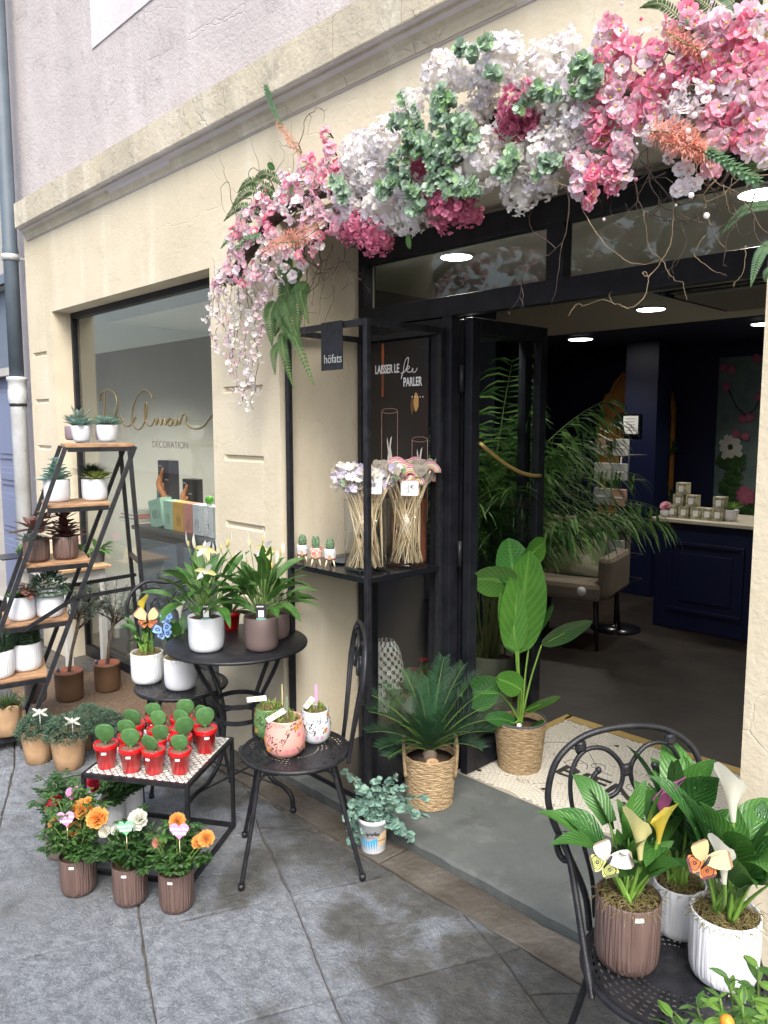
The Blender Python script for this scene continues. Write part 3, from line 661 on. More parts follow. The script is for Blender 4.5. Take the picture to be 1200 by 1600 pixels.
mb = MB(); mb.lathe([(.052,2.05),(.052,2.92),(.057,2.94),(.057,3.0),(.052,3.01),(.052,9)], n=20); pu = mb.build('upper_pipe', M['pipeb'], dp)
mb = MB(); mb.lathe([(.060,2.92),(.060,2.965)], n=20); mb.box((0,.02,2.93), (.03,.12,2.95)); mb.build('pipe_clip', M['pipew'], pu)
mb = MB(); mb.lathe([(.058,0),(.058,1.85),(.066,1.88),(.07,1.9),(.07,1.96),(.066,1.97),(.066,2.03),(.075,2.04),(.075,2.065),(.05,2.067)], n=20); pl = mb.build('lower_pipe', M['pipew'], dp)
mb = MB(); mb.lathe([(.0625,1.845),(.0625,1.868)], n=20); mb.box((.05,.0,1.85), (.085,.02,1.865)); mb.build('bracket', M['black'], pl)
ob = thing('house_across_the_street', 'pale house across the street, seen only as a reflection in the glass', 'building', (-3, -4.5, 0))
mb = MB(); hl = []
for i in range(9):
    for z in (.9,): hl.append((-22+i*3.4, -20.6+i*3.4, z, z+1.7, .2, True, 0))
holed(mb, -70, 12, -.012, 4.6, -9.0, hl); o = mb.build('wall', M['patch'], ob, True)
mb = MB()
for h in hl: mb.box((h[0]+.06,-8.95+.0,h[2]+.06), (h[1]-.06,-8.90,h[3]-.06))
mb.build('window', M['whitewood'], ob, True)
# ================================================================ POTS AND PLANTS
FH = Vector((FWD.x, FWD.y, 0)).normalized()
def V(px, py, loc, near=0.0):          # point seen at a pixel, at the depth of a thing
    d = ray(px, py); t = ((Vector(loc)-CAM).dot(FH) - near)/d.dot(FH); return CAM + d*t
def pot_place(cx, by, wpx, hpx, z, rb=.8):
    f = G(cx, by, z); d = away(f); k = ppm(f); r = wpx/2/k
    for _ in range(3):
        loc = f + d*(r*rb); r = wpx/2/ppm(loc+Vector((0,0,.05)))
    rr = (f-CAM).normalized(); cth = math.sqrt(1-rr.z**2)
    h = hpx/(k*cth) + .0
    return Vector((loc.x, loc.y, z)), r, h
PP = {
 'round': [(.0,.0),(.62,0),(.80,.015),(.91,.07),(.97,.16),(.995,.32),(1,.6),(1,.985),(.985,1),(.95,1),(.935,.985),(.93,.8)],
 'cup': [(0,0),(.58,0),(.68,.02),(.80,.16),(.92,.5),(.985,.85),(1,.99),(.97,1),(.93,.99),(.90,.8)],
 'taper': [(0,0),(.70,0),(.74,.02),(.95,.80),(1.0,.80),(1.03,.82),(1.06,.985),(1.04,1),(.98,1),(.94,.8)],
 'bowl': [(0,0),(.55,0),(.74,.03),(.92,.16),(1,.38),(.985,.58),(.9,.84),(.84,.97),(.83,1),(.79,1),(.78,.97),(.8,.8)],
 'plastic': [(0,0),(.74,0),(.78,.03),(.93,.86),(.99,.87),(1,.99),(.96,1),(.92,.98),(.90,.8)],
 'bronze': [(0,0),(.80,0),(.90,.03),(.95,.10),(.985,.5),(1,.93),(1.02,.94),(1.02,1),(.96,1),(.93,.97),(.92,.8)],
}
def pot(t, kind, r, h, m, soil='soil', name='pot', sink=.08):
    mb = MB(); mb.lathe([(a*r, b*h) for a, b in PP[kind]], n=32); p = mb.build(name, M[m] if isinstance(m, str) else m, t)
    mb = MB(); k = 12; q = .93 if kind != 'bowl' else .79
    rr = random.Random(int(r*1e5)); vs = [(0,0,h*(1-sink)+r*.10)]
    for i in (1,2,3):
        for j in range(k*2):
            a = PI*j/k; rad = q*r*i/3; vs.append((rad*math.cos(a), rad*math.sin(a), h*(1-sink)+r*.10*(1-i/3)+rr.uniform(-.03,.03)*r*(i < 3)))
    n2 = k*2; fs = [(0, 1+j, 1+(j+1)%n2) for j in range(n2)]
    for i in range(2):
        for j in range(n2): fs.append((1+i*n2+j, 1+(i+1)*n2+j, 1+(i+1)*n2+(j+1)%n2, 1+i*n2+(j+1)%n2))
    mb.add(vs, fs, 0, True); mb.build('soil', M[soil], t)
    return p
def sticker(t, r, h, z=.88, a=None, s=.011):
    # small printed price sticker on the pot wall, turned to the street
    loc = WM[t.name].translation; d = -away(loc); a = math.atan2(d.y, d.x) + (a or 0); a -= WM[t.name].to_euler().z
    mb = MB(); q = .0012
    vs = []
    for i in range(5):
        b = a + (i-2)*s*.55/r
        vs += [((r+q)*math.cos(b), (r+q)*math.sin(b), h*z-s*.6), ((r+q)*math.cos(b), (r+q)*math.sin(b), h*z+s*.6)]
    mb.add(vs, [(2*i,2*i+2,2*i+3,2*i+1) for i in range(4)], 0)
    s_ = mb.build('price_sticker', M['paper'], t)
    mb = MB()
    for k_, (x0, z0, x1, z1) in enumerate(((-.5,-.2,-.3,.3),(-.15,-.25,.05,.25),(.05,.25,.2,-.2),(.3,-.1,.55,.15))):
        f = lambda x, z: ((r+q*1.6)*math.cos(a+x*s/r), (r+q*1.6)*math.sin(a+x*s/r), h*.0+z*s+h*zz)
        zz = z
    for x0, z0, x1, z1 in ((-.5,-.2,-.3,.3),(-.15,-.25,.05,.25),(.05,.25,.2,-.2),(.3,-.1,.55,.15)):
        p = lambda x, y: ((r+q*1.8)*math.cos(a+x*s/r), (r+q*1.8)*math.sin(a+x*s/r), h*z+y*s)
        mb.tube([p(x0,z0), p(x1,z1)], .0004, 3)
    mb.build('ink_mark', M['ink'], s_)
def rosette(mb, c, R_, rr, n=34, m=0, wd=.42, prof='succ', lo=5, hi=80, fold=.35, mm=1, droop=-.15, cone=0, rx=0):
    c = Vector(c)
    for i in range(n):
        f = i/n; a = i*2.399 + rr.uniform(-.1,.1); e = R(lo+(hi-lo)*f**1.1 + rr.uniform(-6,6)); L = R_*(1-.62*f)*rr.uniform(.88,1.1)
        d = Vector((math.cos(a)*math.cos(e), math.sin(a)*math.cos(e), math.sin(e)))
        mb.blade(c+Vector((0,0,cone*f)), d, L, L*wd, droop, fold, 4, m + (rr.randrange(mm) if mm > 1 else 0), prof)
def sphere_dir(rr, zlo=-.1):
    z = rr.uniform(zlo, 1); a = rr.uniform(0, 2*PI); q = math.sqrt(max(0, 1-z*z)); return Vector((q*math.cos(a), q*math.sin(a), z))
def bush(mb, c, rx, rz, n, L, wd, rr, mm=1, prof='oval', inner=.35, zlo=0, droop=.2, fold=.2, nseg=2, jit_=.8, stems=0, sm=0, base=None):
    c = Vector(c)
    for i in range(n):
        d = sphere_dir(rr, zlo); q = inner+(1-inner)*rr.random()**.5; q *= 1+.16*noise.noise(d*2.3+c*40)
        p = c + Vector((d.x*rx*q, d.y*rx*q, d.z*rz*q))
        e = (d + Vector((rr.gauss(0,jit_), rr.gauss(0,jit_), rr.gauss(0,jit_)))*.7).normalized()
        mb.blade(p, e, L*rr.uniform(.7,1.2), L*wd*rr.uniform(.8,1.1), droop, fold, nseg, rr.randrange(mm), prof, roll=rr.uniform(-1,1))
    for i in range(stems):
        d = sphere_dir(rr, max(.1, zlo)); b = base or c
        e = c + Vector((d.x*rx*.8, d.y*rx*.8, d.z*rz*.85)); mid = (Vector(b)+e)/2 + Vector((0,0,rz*.12))
        mb.tube([b, mid, e], [L*.08, L*.06, L*.03], 4, sm)
def arc(p, d, L, droop, n=8):
    p = Vector(p); d = Vector(d).normalized(); out = [p.copy()]
    for i in range(n):
        p = p + d*(L/n); out.append(p.copy()); d = (d - Z*(droop/n)).normalized()
    return out, d
def funnel(mb, p, axis, L, r, m=0, m2=None, tipdir=None, n=16, k=7):
    # calla spathe: a rolled funnel whose rim flares and runs out to a point on one side
    p = Vector(p); ax = Vector(axis).normalized(); td = Vector(tipdir or (1,0,0)); td = (td-ax*td.dot(ax)).normalized(); bt = ax.cross(td)
    vs = []
    for i in range(k+1):
        t = i/k; rad = r*(.18+.30*t+.52*t**3.2); 
        for j in range(n):
            a = 2*PI*j/n; tip = max(0, math.cos(a))**3; cut = max(0, -math.cos(a))
            h = L*(t*(.80 - .26*cut*t) + .24*tip*t**3 + .10*t*math.cos(a)); rd = rad*(1+.25*tip*t**4); 
            vs.append(p + ax*h + (td*math.cos(a)+bt*math.sin(a))*rd)
    fs = [(i*n+j, i*n+(j+1)%n, (i+1)*n+(j+1)%n, (i+1)*n+j) for i in range(k) for j in range(n)]
    mb.add(vs, fs, m, True)
    if m2 is not None: mb.tube([p+ax*L*.1, p+ax*L*.68], r*.12, 6, m2)
def rose_bloom(mb, c, r, nrm, rr, m=0):
    c = Vector(c); nrm = Vector(nrm).normalized(); a0 = nrm.orthogonal().normalized(); b0 = nrm.cross(a0)
    for layer, (k, tilt, s) in enumerate(((3,84,.50),(4,76,.62),(5,64,.74),(6,50,.84),(7,30,.86))):
        for j in range(k):
            a = 2*PI*(j/k)+layer*.7+rr.uniform(-.15,.15); rad = a0*math.cos(a)+b0*math.sin(a); t = R(tilt)
            d = rad*math.cos(t)+nrm*math.sin(t)
            mb.blade(c+rad*r*.10*(layer+1)*.6 - nrm*r*.15*layer*.4, d, r*s, r*s*1.15, .0, -.45, 3, m, 'rosepetal', up=nrm, curl=0)
def flower5(mb, c, nrm, r, rr, m=0, mc=None, k=5, cup=.45, mi=None):
    c = Vector(c); nrm = Vector(nrm).normalized(); a0 = nrm.orthogonal().normalized(); b0 = nrm.cross(a0); o = rr.uniform(0, 6)
    for j in range(k):
        a = 2*PI*j/k+o; rad = a0*math.cos(a)+b0*math.sin(a); t = cup+rr.uniform(-.2,.25)
        mb.blade(c+rad*r*.06, rad*math.cos(t)+nrm*math.sin(t), r, r*1.02, .25 if mi is not None else 0, -.25, 3 if mi is not None else 2, m, 'petal', m0=mi, up=nrm, grav=nrm)
    if mc is not None: mb.ball(c+nrm*r*.14, r*.16, mc, 5, 3)
def heart_pts(s, n=28, rnd_=0):
    out = []
    for i in range(n):
        t = 2*PI*i/n; x, y = 16*math.sin(t)**3/17, (13*math.cos(t)-5*math.cos(2*t)-2*math.cos(3*t)-math.cos(4*t)+2.5)/17; out.append((s*(x*(1-rnd_)+rnd_*.86*math.sin(t)), s*(y*(1-rnd_)+rnd_*1.02*math.cos(t))))
    return out
def heart(mb, c, s, th, side, up, m=0, rnd_=0):
    c = Vector(c); side = Vector(side).normalized(); up = Vector(up).normalized(); nr = side.cross(up)
    hp = heart_pts(s, 28, rnd_); n = len(hp)
    rings = []
    for d, q in ((-th/2,.92),(-th/3,1),(th/3,1),(th/2,.92)):
        rings += [c+side*x*q+up*y*q+nr*d for x, y in hp]
    fs = [tuple(range(n)), tuple(range(3*n, 4*n))[::-1]]
    for k in range(3): fs += [(k*n+i, (k+1)*n+i, (k+1)*n+(i+1)%n, k*n+(i+1)%n) for i in range(n)]
    mb.add(rings, fs, m, True)

# ---- succulents and leafy plants for the ladder shelf and table
def plant_succ(t, r, h, style, rr):
    z0 = h*.95; r = r*(1.7 if style in ('grey_upright','green_spikes','maroon_green') else 1.45 if style in ('maroon','blue_rosette','yellow_spikes') else 1.28); mb = MB(); nm = 'leaves'
    if style == 'blue_rosette': rosette(mb, (0,0,z0), r*1.25, rr, 44, 0, .40); ms = [M['gr_blue']]
    elif style == 'grey_upright':
        rosette(mb, (0,0,z0), r*1.3, rr, 30, 0, .3, lo=40, hi=88); rosette(mb, (r*.4,0,z0+r*.2), r*1.4, rr, 16, 0, .26, lo=55, hi=88); ms = [M['gr_grey']]
    elif style == 'green_spikes': rosette(mb, (0,0,z0), r*1.5, rr, 60, 0, .14, 'needle', 15, 88); ms = [M['gr_bright']]
    elif style == 'tall_rosette':
        for k in range(5): rosette(mb, (rr.uniform(-.1,.1)*r,rr.uniform(-.1,.1)*r,z0+r*.22*k), r*(1.25-.15*k), rr, 14, 0, .55, lo=5, hi=45)
        rosette(mb, (0,0,z0+r*1.1), r*.6, rr, 14, 0, .42, lo=30, hi=85); rosette(mb, (r*.5,r*.3,z0), r*.7, rr, 20, 0, .4); ms = [M['gr_blue']]
    elif style == 'yellow_spikes':
        rosette(mb, (-r*.1,-r*.3,z0), r*1.15, rr, 40, 0, .30, 'succ', 8, 70); rosette(mb, (r*.3,r*.5,z0+r*.2), r*1.35, rr, 200, 1, .11, 'needle', 5, 88); ms = [M['gr_yel'], M['gr_black']]
    elif style == 'maroon': 
        for k in range(3): rosette(mb, (0,0,z0+r*.35*k), r*(1.5-.2*k), rr, 17, 0, .42, 'oval', -8, 50, .25)
        rosette(mb, (0,0,z0+r*1.0), r*.9, rr, 20, 0, .3, 'succ', 20, 85); ms = [M['maroon']]
    elif style == 'maroon_green':
        rosette(mb, (0,0,z0+r*.5), r*1.5, rr, 22, 0, .42, 'oval', -15, 60, .2); rosette(mb, (-r*.3,-r*.4,z0), r*.9, rr, 30, 1, .2, 'succ', 0, 70)
        rosette(mb, (r*.4,.2*r,z0+r*.9), r*.9, rr, 14, 0, .4, 'oval', 0, 70, .2); ms = [M['maroong'], M['gr_grey']]
    elif style == 'spiral':
        for x, y in ((.3,-.3),(-.4,-.2),(.1,.4)): rosette(mb, (x*r,y*r,z0), r*.62, rr, 34, 0, .42, 'succ', 5, 80)
        for k in range(3): rosette(mb, (-r*(.6+.3*k), r*.2, z0+r*(.7-.2*k)), r*.9, rr, 8, 1, .5, 'oval', -30, 50, .2)
        mb.tube([(-r*.2,0,z0),(-r*.5,r*.1,z0+r*.7)], r*.06, 5, 1); ms = [M['gr_mid'], M['maroong']]
    elif style == 'dark_bush':
        bush(mb, (0,0,z0+r*.1), r*1.05, r*1.25, 420, r*.42, .32, rr, 1, inner=.6); mb.tube([(r*.92*math.cos(a/9*PI), r*.92*math.sin(a/9*PI), z0+.06*r) for a in range(18)], r*.13, 5, 1, True); ms = [M['gr_thyme'], M['gr_grey']]
    elif style == 'towers':
        for k in range(9):
            a = k*2.4; x, y = r*.62*math.cos(a)*(k > 0), r*.62*math.sin(a)*(k > 0); H = r*rr.uniform(1.0,1.35)
            for i in range(9): 
                for q in range(4):
                    an = q*PI/2 + (i%2)*PI/4; mb.blade((x,y,z0+H*i/9), (math.cos(an),math.sin(an),.45), r*.30*(1-.045*i), r*.26, -.1, .3, 2, 0, 'succ')
        ms = [M['gr_tower']]
    elif style == 'grass':
        for k in range(90):
            d = sphere_dir(rr, .25); mb.blade((d.x*r*.4,d.y*r*.4,z0), d, r*rr.uniform(1.0,1.7), r*.09, .4, .2, 4, rr.randrange(2), 'lance')
        ms = [M['gr_mid'], M['gr_fern']]
    elif style == 'broad':
        for k in range(14):
            d = sphere_dir(rr, .15); mb.blade((d.x*r*.3,d.y*r*.3,z0), d, r*rr.uniform(1.2,1.7), r*.62, .7, .2, 5, 0, 'oval', wave=.03)
        ms = [M['gr_mid']]
    elif style == 'cyclamen':
        for k in range(16):
            d = sphere_dir(rr, .1); mb.blade((d.x*r*.5,d.y*r*.5,z0), d, r*.9, r*.7, .4, .2, 3, 0, 'oval')
        for k in range(6): flower5(mb, (rr.uniform(-.5,.5)*r, -r*.6+rr.uniform(-.4,.4)*r, z0+r*.7+rr.uniform(0,.5)*r), (rr.uniform(-.5,.5),-1,.3), r*.4, rr, 1)
        ms = [M['gr_dark'], M['p_mag']]
    mb.build(nm, ms, t)
def potted(cx, by, w, h, z, kind, m, style, label, cat='potted plant', name='potted_succulent', group=None, seed=1, soil='soil', rb=.8, push=0, rz=None):
    loc, r, hh = pot_place(cx, by, w, h, z, rb); loc += away(loc)*push
    rr = random.Random(seed); t = thing(name, label, cat, loc, rr.uniform(0, 6) if rz is None else rz, group); pot(t, kind, r, hh, m, soil)
    if style: plant_succ(t, r, hh, style, rr)
    return t, r, hh, rr

M['gr_tower'] = leafmat('leaf_tower', (.05,.12,.05), (.10,.18,.09), .5, .1)
# ================================================================ LADDER SHELF
LP = Vector((-4.14, 1.34, 0)); LE = Vector((.17, .985, 0)).normalized(); LW = Vector((-.955, .295, 0)).normalized()
ls = thing('ladder_shelf', 'tall folding ladder shelf of black metal with mango wood shelves full of potted plants', 'ladder shelf', LP)
def lp(e, w_, z): return LP + LE*e + LW*w_ + Vector((0,0,z))
SH = [(.278,.618,1.580),(.164,.475,1.262),(.05,.353,.955),(-.068,.236,.65),(-.18,.112,.36),(-.30,.0,.07)]
LWD = .36
for a0, a1, z in SH:
    mb = MB(); a_ = lp(a0-.012, .012, z+.002); b_ = lp(a1+.012, .012, z+.002); c_ = lp(a1+.012, LWD-.012, z+.002); d_ = lp(a0-.012, LWD-.012, z+.002); u = Vector((0,0,.018))
    mb.add([a_,b_,c_,d_,a_+u,b_+u,c_+u,d_+u], [(0,3,2,1),(4,5,6,7),(0,1,5,4),(1,2,6,5),(2,3,7,6),(3,0,4,7)]); mb.build('shelf', M['wood'], ls, True, bevel=.003)
for w_, lab in ((0, None), (LWD, None)):
    for a in (0, 1):
        q = (SH[0][a] + (.012 if a else -.012), SH[-1][a] + (.012 if a else -.012)); dz = (SH[0][2]-SH[-1][2])
        f = (q[1]-q[0])/dz
        z1 = 1.585; z0 = .0 if a else .02
        e0 = q[0]+f*(z1-z0) if False else q[0]+(q[1]-q[0])*(z1-z0)/dz
        mb = MB(); mb.bar(lp(q[0], w_, z1), lp(e0, w_, z0), .022, .028, up=LW); mb.build('side_rail', M['black'], ls, True)
    for a0, a1, z in SH: mb = MB(); mb.bar(lp(a0, w_+(.003 if w_ == 0 else -.003), z-.008), lp(a1, w_+(.003 if w_ == 0 else -.003), z-.008), .020, .024); mb.build('shelf_bar', M['black'], ls, True)
    mb = MB(); mb.bar(lp(.60, w_, 1.56), lp(.685, w_, 0), .022, .026, up=LW); mb.build('rear_leg', M['black'], ls, True)
    mb = MB(); mb.bar(lp(.66, w_-.016, .80), lp(.288, w_-.016, .777), .006, .022); mb.bar(lp(.288, w_-.022, .785), lp(.012, w_-.022, .635), .006, .022)
    for e_, z_ in ((.288,.78),(.012,.635),(.66,.80)): mb.ball(lp(e_, w_-.028, z_), .006)
    mb.build('folding_brace', M['black'], ls, True)
mb = MB(); mb.bar(lp(.636, 0, .93), lp(.636, LWD, .93), .02, .02); mb.build('cross_bar', M['black'], ls, True)
zs = [s[2]+.0205 for s in SH]
A = potted
A(128,691,31,26,zs[0],'cup','white','blue_rosette','small white pot with a blue-green rosette at the front left of the ladder shelf top', seed=2)
A(116,688,27,22,zs[0],'round','mauvepot','grey_upright','mauve pot with grey upright leaves at the back left of the ladder shelf top', seed=3, push=.03)
A(168,691,33,27,zs[0],'cup','white','blue_rosette','small white pot with a pale blue rosette, front right of the ladder top', seed=4)
A(164,688,28,22,zs[0],'round','mauvepot','green_spikes','dark mauve pot with bright green spiky leaves, back right of the ladder top', seed=5, push=.03)
A(90,785,39,35,zs[1],'round','white','tall_rosette','white pot with a tall pale rosette on the second shelf down of the ladder', seed=6)
A(148.5,783,38,34,zs[1],'round','white','yellow_spikes','white pot with yellow-green and nearly black spiky rosettes on the second shelf down', seed=7)
A(58,879,39,36,zs[2],'round','brownrib','maroon_green','brown ribbed pot with reddish and grey-green leaves on the third shelf of the ladder', seed=8)
A(103.5,875,38,36,zs[2],'round','brownrib','maroon','brown ribbed pot with a dark maroon rosette on the third shelf of the ladder', seed=9)
A(35,971,40,37,zs[3],'round','white','spiral','white pot with spiral green rosettes and reddish trailing leaves on the fourth shelf', seed=10)
A(78.5,966,40,37,zs[3],'round','white','dark_bush','white pot with a dense dark green cushion plant on the fourth shelf', seed=11)
A(0,1062,45,42,zs[4],'round','whiterib','towers','white ribbed pot of stacked-leaf succulents cut by the left edge of the photo', seed=12)
A(42,1050,46,42,zs[4],'round','whiterib','towers','white ribbed pot with a crowd of stacked-leaf succulents on the fifth shelf', seed=13)
A(57,1100,32,30,zs[5],'round','brown',None,'plain brown pot at the back of the lowest ladder shelf', name='plant_pot', cat='pot', seed=15)

# ================================================================ KRAFT PAPER POTS
def kraft(cx, by, w, h, z, label, seed, star=None, style='bush', grey=False, sz=1.0):
    loc, r, hh = pot_place(cx, by, w, h, z, .75); rr = random.Random(seed)
    t = thing('paper_wrapped_plant', label, 'potted plant', loc, 0, 'plants in paper pots')
    mb = MB(); k = 30; prof = [(.72,0),(.78,.02),(.86,.35),(.93,.7),(1.0,.97),(1.0,1.0),(.96,1.0),(.9,.75)]
    vs = []
    for i, (a, b) in enumerate(prof):
        for j in range(k):
            th = 2*PI*j/k; fo = 1+.035*math.sin(j*2.1+i*.8)*b+.02*math.sin(j*5.3+i); zz = b*hh + (.05*hh*math.sin(j*1.3+seed)+.02*hh*math.sin(j*3.7) if .9 < b else 0)
            vs.append((a*r*fo*math.cos(th), a*r*fo*math.sin(th), zz))
    fs = [(i*k+j, i*k+(j+1)%k, (i+1)*k+(j+1)%k, (i+1)*k+j) for i in range(len(prof)-1) for j in range(k)]; fs.append(tuple(range(k))[::-1])
    mb.add(vs, fs, 0, True); mb.build('paper_pot', M['greypot' if grey else 'kraft'], t)
    mb = MB(); mb.lathe([(.001,hh*.9),(r*.93,hh*.86)], n=16); mb.build('soil', M['soil'], t)
    mb = MB()
    if style == 'bush': bush(mb, (0,0,hh*.98), r*1.32*sz, r*1.15*sz, 2600, r*.19, .36, rr, 2, inner=.55, zlo=-.1, stems=30, sm=1, base=(0,0,hh*.9)); ms = [M['gr_thyme'], M['gr_grey']]
    else:
        for q in range(130):
            d = sphere_dir(rr, .3); mb.blade((d.x*r*.6,d.y*r*.6,hh*.92), d, r*rr.uniform(.7,1.2), r*.08, .3, .2, 3, rr.randrange(2), 'lance')
        ms = [M['gr_mid'], M['gr_fern']]
    if style == 'bush': ms = [M['gr_thyme'], M['gr_thymeb']]
    mb.build('foliage', ms, t)
    if star:
        s = thing('dragonfly_pick', star[2], 'plant pick', V(star[0], star[1], loc, .05))
        mb = MB(); mb.tube([(0,0,-.09),(0,0,.0)], .0012, 4); mb.tube([(0,0,-.012),(0,0,.02)], .004, 6)
        mb.build('stick', M['paper'], s)
        for a in (.5, -.4, 2.6, 3.6):
            mb = MB(); e = RGT*math.cos(a)+Z*math.sin(a); mb.blade((0,0,.004), e, .045, .014, .1, .1, 4, 0, 'oval', up=-FH); mb.build('wing', M['p_ivory'], s)
    return t
M['gr_thymeb'] = leafmat('leaf_thyme_pale', (.07,.14,.09), (.11,.19,.13), .6, .1)
kraft(14,1152,43,46,zs[5],'paper-wrapped pot of thin grassy leaves on the lowest ladder shelf', 20, style='grass')
kraft(61,1196,48,46,0,'paper pot with grey-green bush and white dragonfly pick, left of the two on the paving', 21, (62,1114,'pale dragonfly pick above the left paper pot on the paving'))
kraft(109,1206,53,50,0,'paper pot with grey-green bush and white dragonfly pick, the right one on the paving', 22, (113,1128,'pale dragonfly pick above the right paper pot on the paving'), sz=1.0)
kraft(140,1172,40,40,0,'paper pot with a grey-green bush half hidden behind the others on the paving', 23, sz=1.1)
kraft(166,1180,44,38,0,'grey pot with a grey-green bush between the paper pots and the tile-topped table', 24, grey=True, sz=1.05)

# ================================================================ WHITE SIDE TABLE, RUG, OLIVES
wt = thing('side_table', 'narrow white side table with a pale wood top behind the ladder shelf', 'table', (-5.4, 2.06, 0))
mb = MB(); mb.box((-5.92,1.90,.735), (-5.02,2.24,.757)); mb.build('tabletop', M['woodpale'], wt, True, bevel=.003)
mb = MB(); mb.box((-5.88,1.94,.64), (-5.06,1.955,.734)); mb.box((-5.075,1.955,.64), (-5.06,2.20,.734)); mb.box((-5.88,2.185,.64), (-5.075,2.20,.734)); mb.build('apron', M['whitewood'], wt, True)
for x in (-5.88, -5.10):
    for y in (1.93, 2.17): mb = MB(); mb.box((x,y,0), (x+.045,y+.04,.734)); mb.build('leg', M['whitewood'], wt, True, bevel=.002)
ZT = .758
A(153,879,25,19,ZT,'plastic','greypot','broad','small grey pot with broad green leaves at the right end of the white side table', name='potted_plant', seed=31)
A(122,874,20,16,ZT,'plastic','greypot','cyclamen','small pot with magenta flowers on the white side table behind the ladder', name='potted_plant', seed=32)
A(35,874,16,15,ZT,'plastic','greypot','broad','tiny grey pot with green leaves at the left end of the white side table', name='potted_plant', seed=33)
mb = MB(); c = G(14,871,ZT); mb.box((c.x-.12,c.y-.08,ZT+.001), (c.x+.12,c.y+.08,ZT+.009)); tr = mb.build('serving_tray', M['blackg']); tag(tr, 'flat black tray at the left end of the white side table', 'tray')
mb = MB(); k = 40
M['jute'] = mat('jute', (.27,.18,.11), .95, (.16,.11,.075), ns=18, nd=5, scale=(2,8,1), bump=1, bs=90)
rows_ = [(y, 1.58+.02*y) for y in range(40)]
for i in range(52):
    y = 1.585+.0145*i; x0 = -5.15+.10*math.sin(i*.2)*.3; x1 = -3.80+.012*math.sin(i*1.7)
    mb.tube([(x0+(x1-x0)*q/24, y+.0035*math.sin(q*2.1+i), .007+.001*math.sin(q*5+i*2)) for q in range(25)], .0078, 5)
rg = mb.build('jute_rug', M['jute']); tag(rg, 'braided brown jute rug lying under the olive trees and the white table legs', 'rug')
def olive(cx, by, w, h, crown, label, seed, rx):
    loc, r, hh = pot_place(cx, by, w, h, .012, .85); rr = random.Random(seed)
    t = thing('olive_tree', label, 'olive tree', loc, 0, 'small olive trees'); pot(t, 'bronze', r, hh, 'copper', 'soilr')
    mb = MB(); mb.lathe([(r*.93,hh*.96),(r*.97,hh*1.005),(r*.91,hh*1.005),(r*.90,hh*.9)], n=28); mb.build('inner_pot', M['terra'], t)
    c = V(*crown, loc)-loc; H = c.z
    mb = MB(); tops = []
    for s in (-1, 1):
        pts = [(s*.008,0,hh*.85),(s*.006+c.x*.25,c.y*.25,hh+(H-hh)*.3),(s*.012+c.x*.6,c.y*.6,hh+(H-hh)*.6),(c.x*.9+s*.02,c.y*.9,H-.03)]
        mb.tube(pts, [.008,.007,.006,.004], 6)
    for k in range(24):
        a = rr.uniform(0,6.3); e = sphere_dir(rr, -.25); p0 = Vector((c.x*.75,c.y*.75,hh+(H-hh)*rr.uniform(.62,.85))); p1 = c+Vector((e.x*rx,e.y*rx,e.z*rx*1.0)); tops.append((p0,p1))
        mb.tube([p0,(p0+p1)/2+Vector((0,0,-.01)),p1], [.0035,.0025,.0012], 4)
    mb.build('trunk', M['bark'], t)
    mb = MB()
    for p0, p1 in tops:
        for q in range(26):
            f = .25+.75*q/26; p = p0.lerp(p1, f); d = ((p1-p0).normalized()+Vector((rr.gauss(0,.8),rr.gauss(0,.8),rr.gauss(0,.6)))).normalized()
            mb.blade(p, d, rr.uniform(.028,.044), .0095, .2, .15, 3, rr.randrange(2), 'lance', roll=rr.uniform(-1,1))
    mb.build('crown', [M['gr_olive'], M['gr_grey']], t)
    tg = MB(); p = V(cx-18, by-h-2, loc, .02)-loc; tg.bar(p+Vector((0,0,-.03)), p+Vector((0,0,.035)), .022, .001, up=FH); tg.build('plant_tag', M['tagdark'], t)
M['tagdark'] = mat('printed_tag', (.05,.06,.10), .4, (.45,.40,.38), ns=45, lo=.5, hi=.52)
olive(109.5,1098,43,44,(128,945),'small olive tree in a bronze pot, the left one nearer the ladder shelf', 41, .15)
olive(169,1083,40,42,(181,945),'small olive tree in a bronze pot, the right one nearer the shop window', 42, .17)
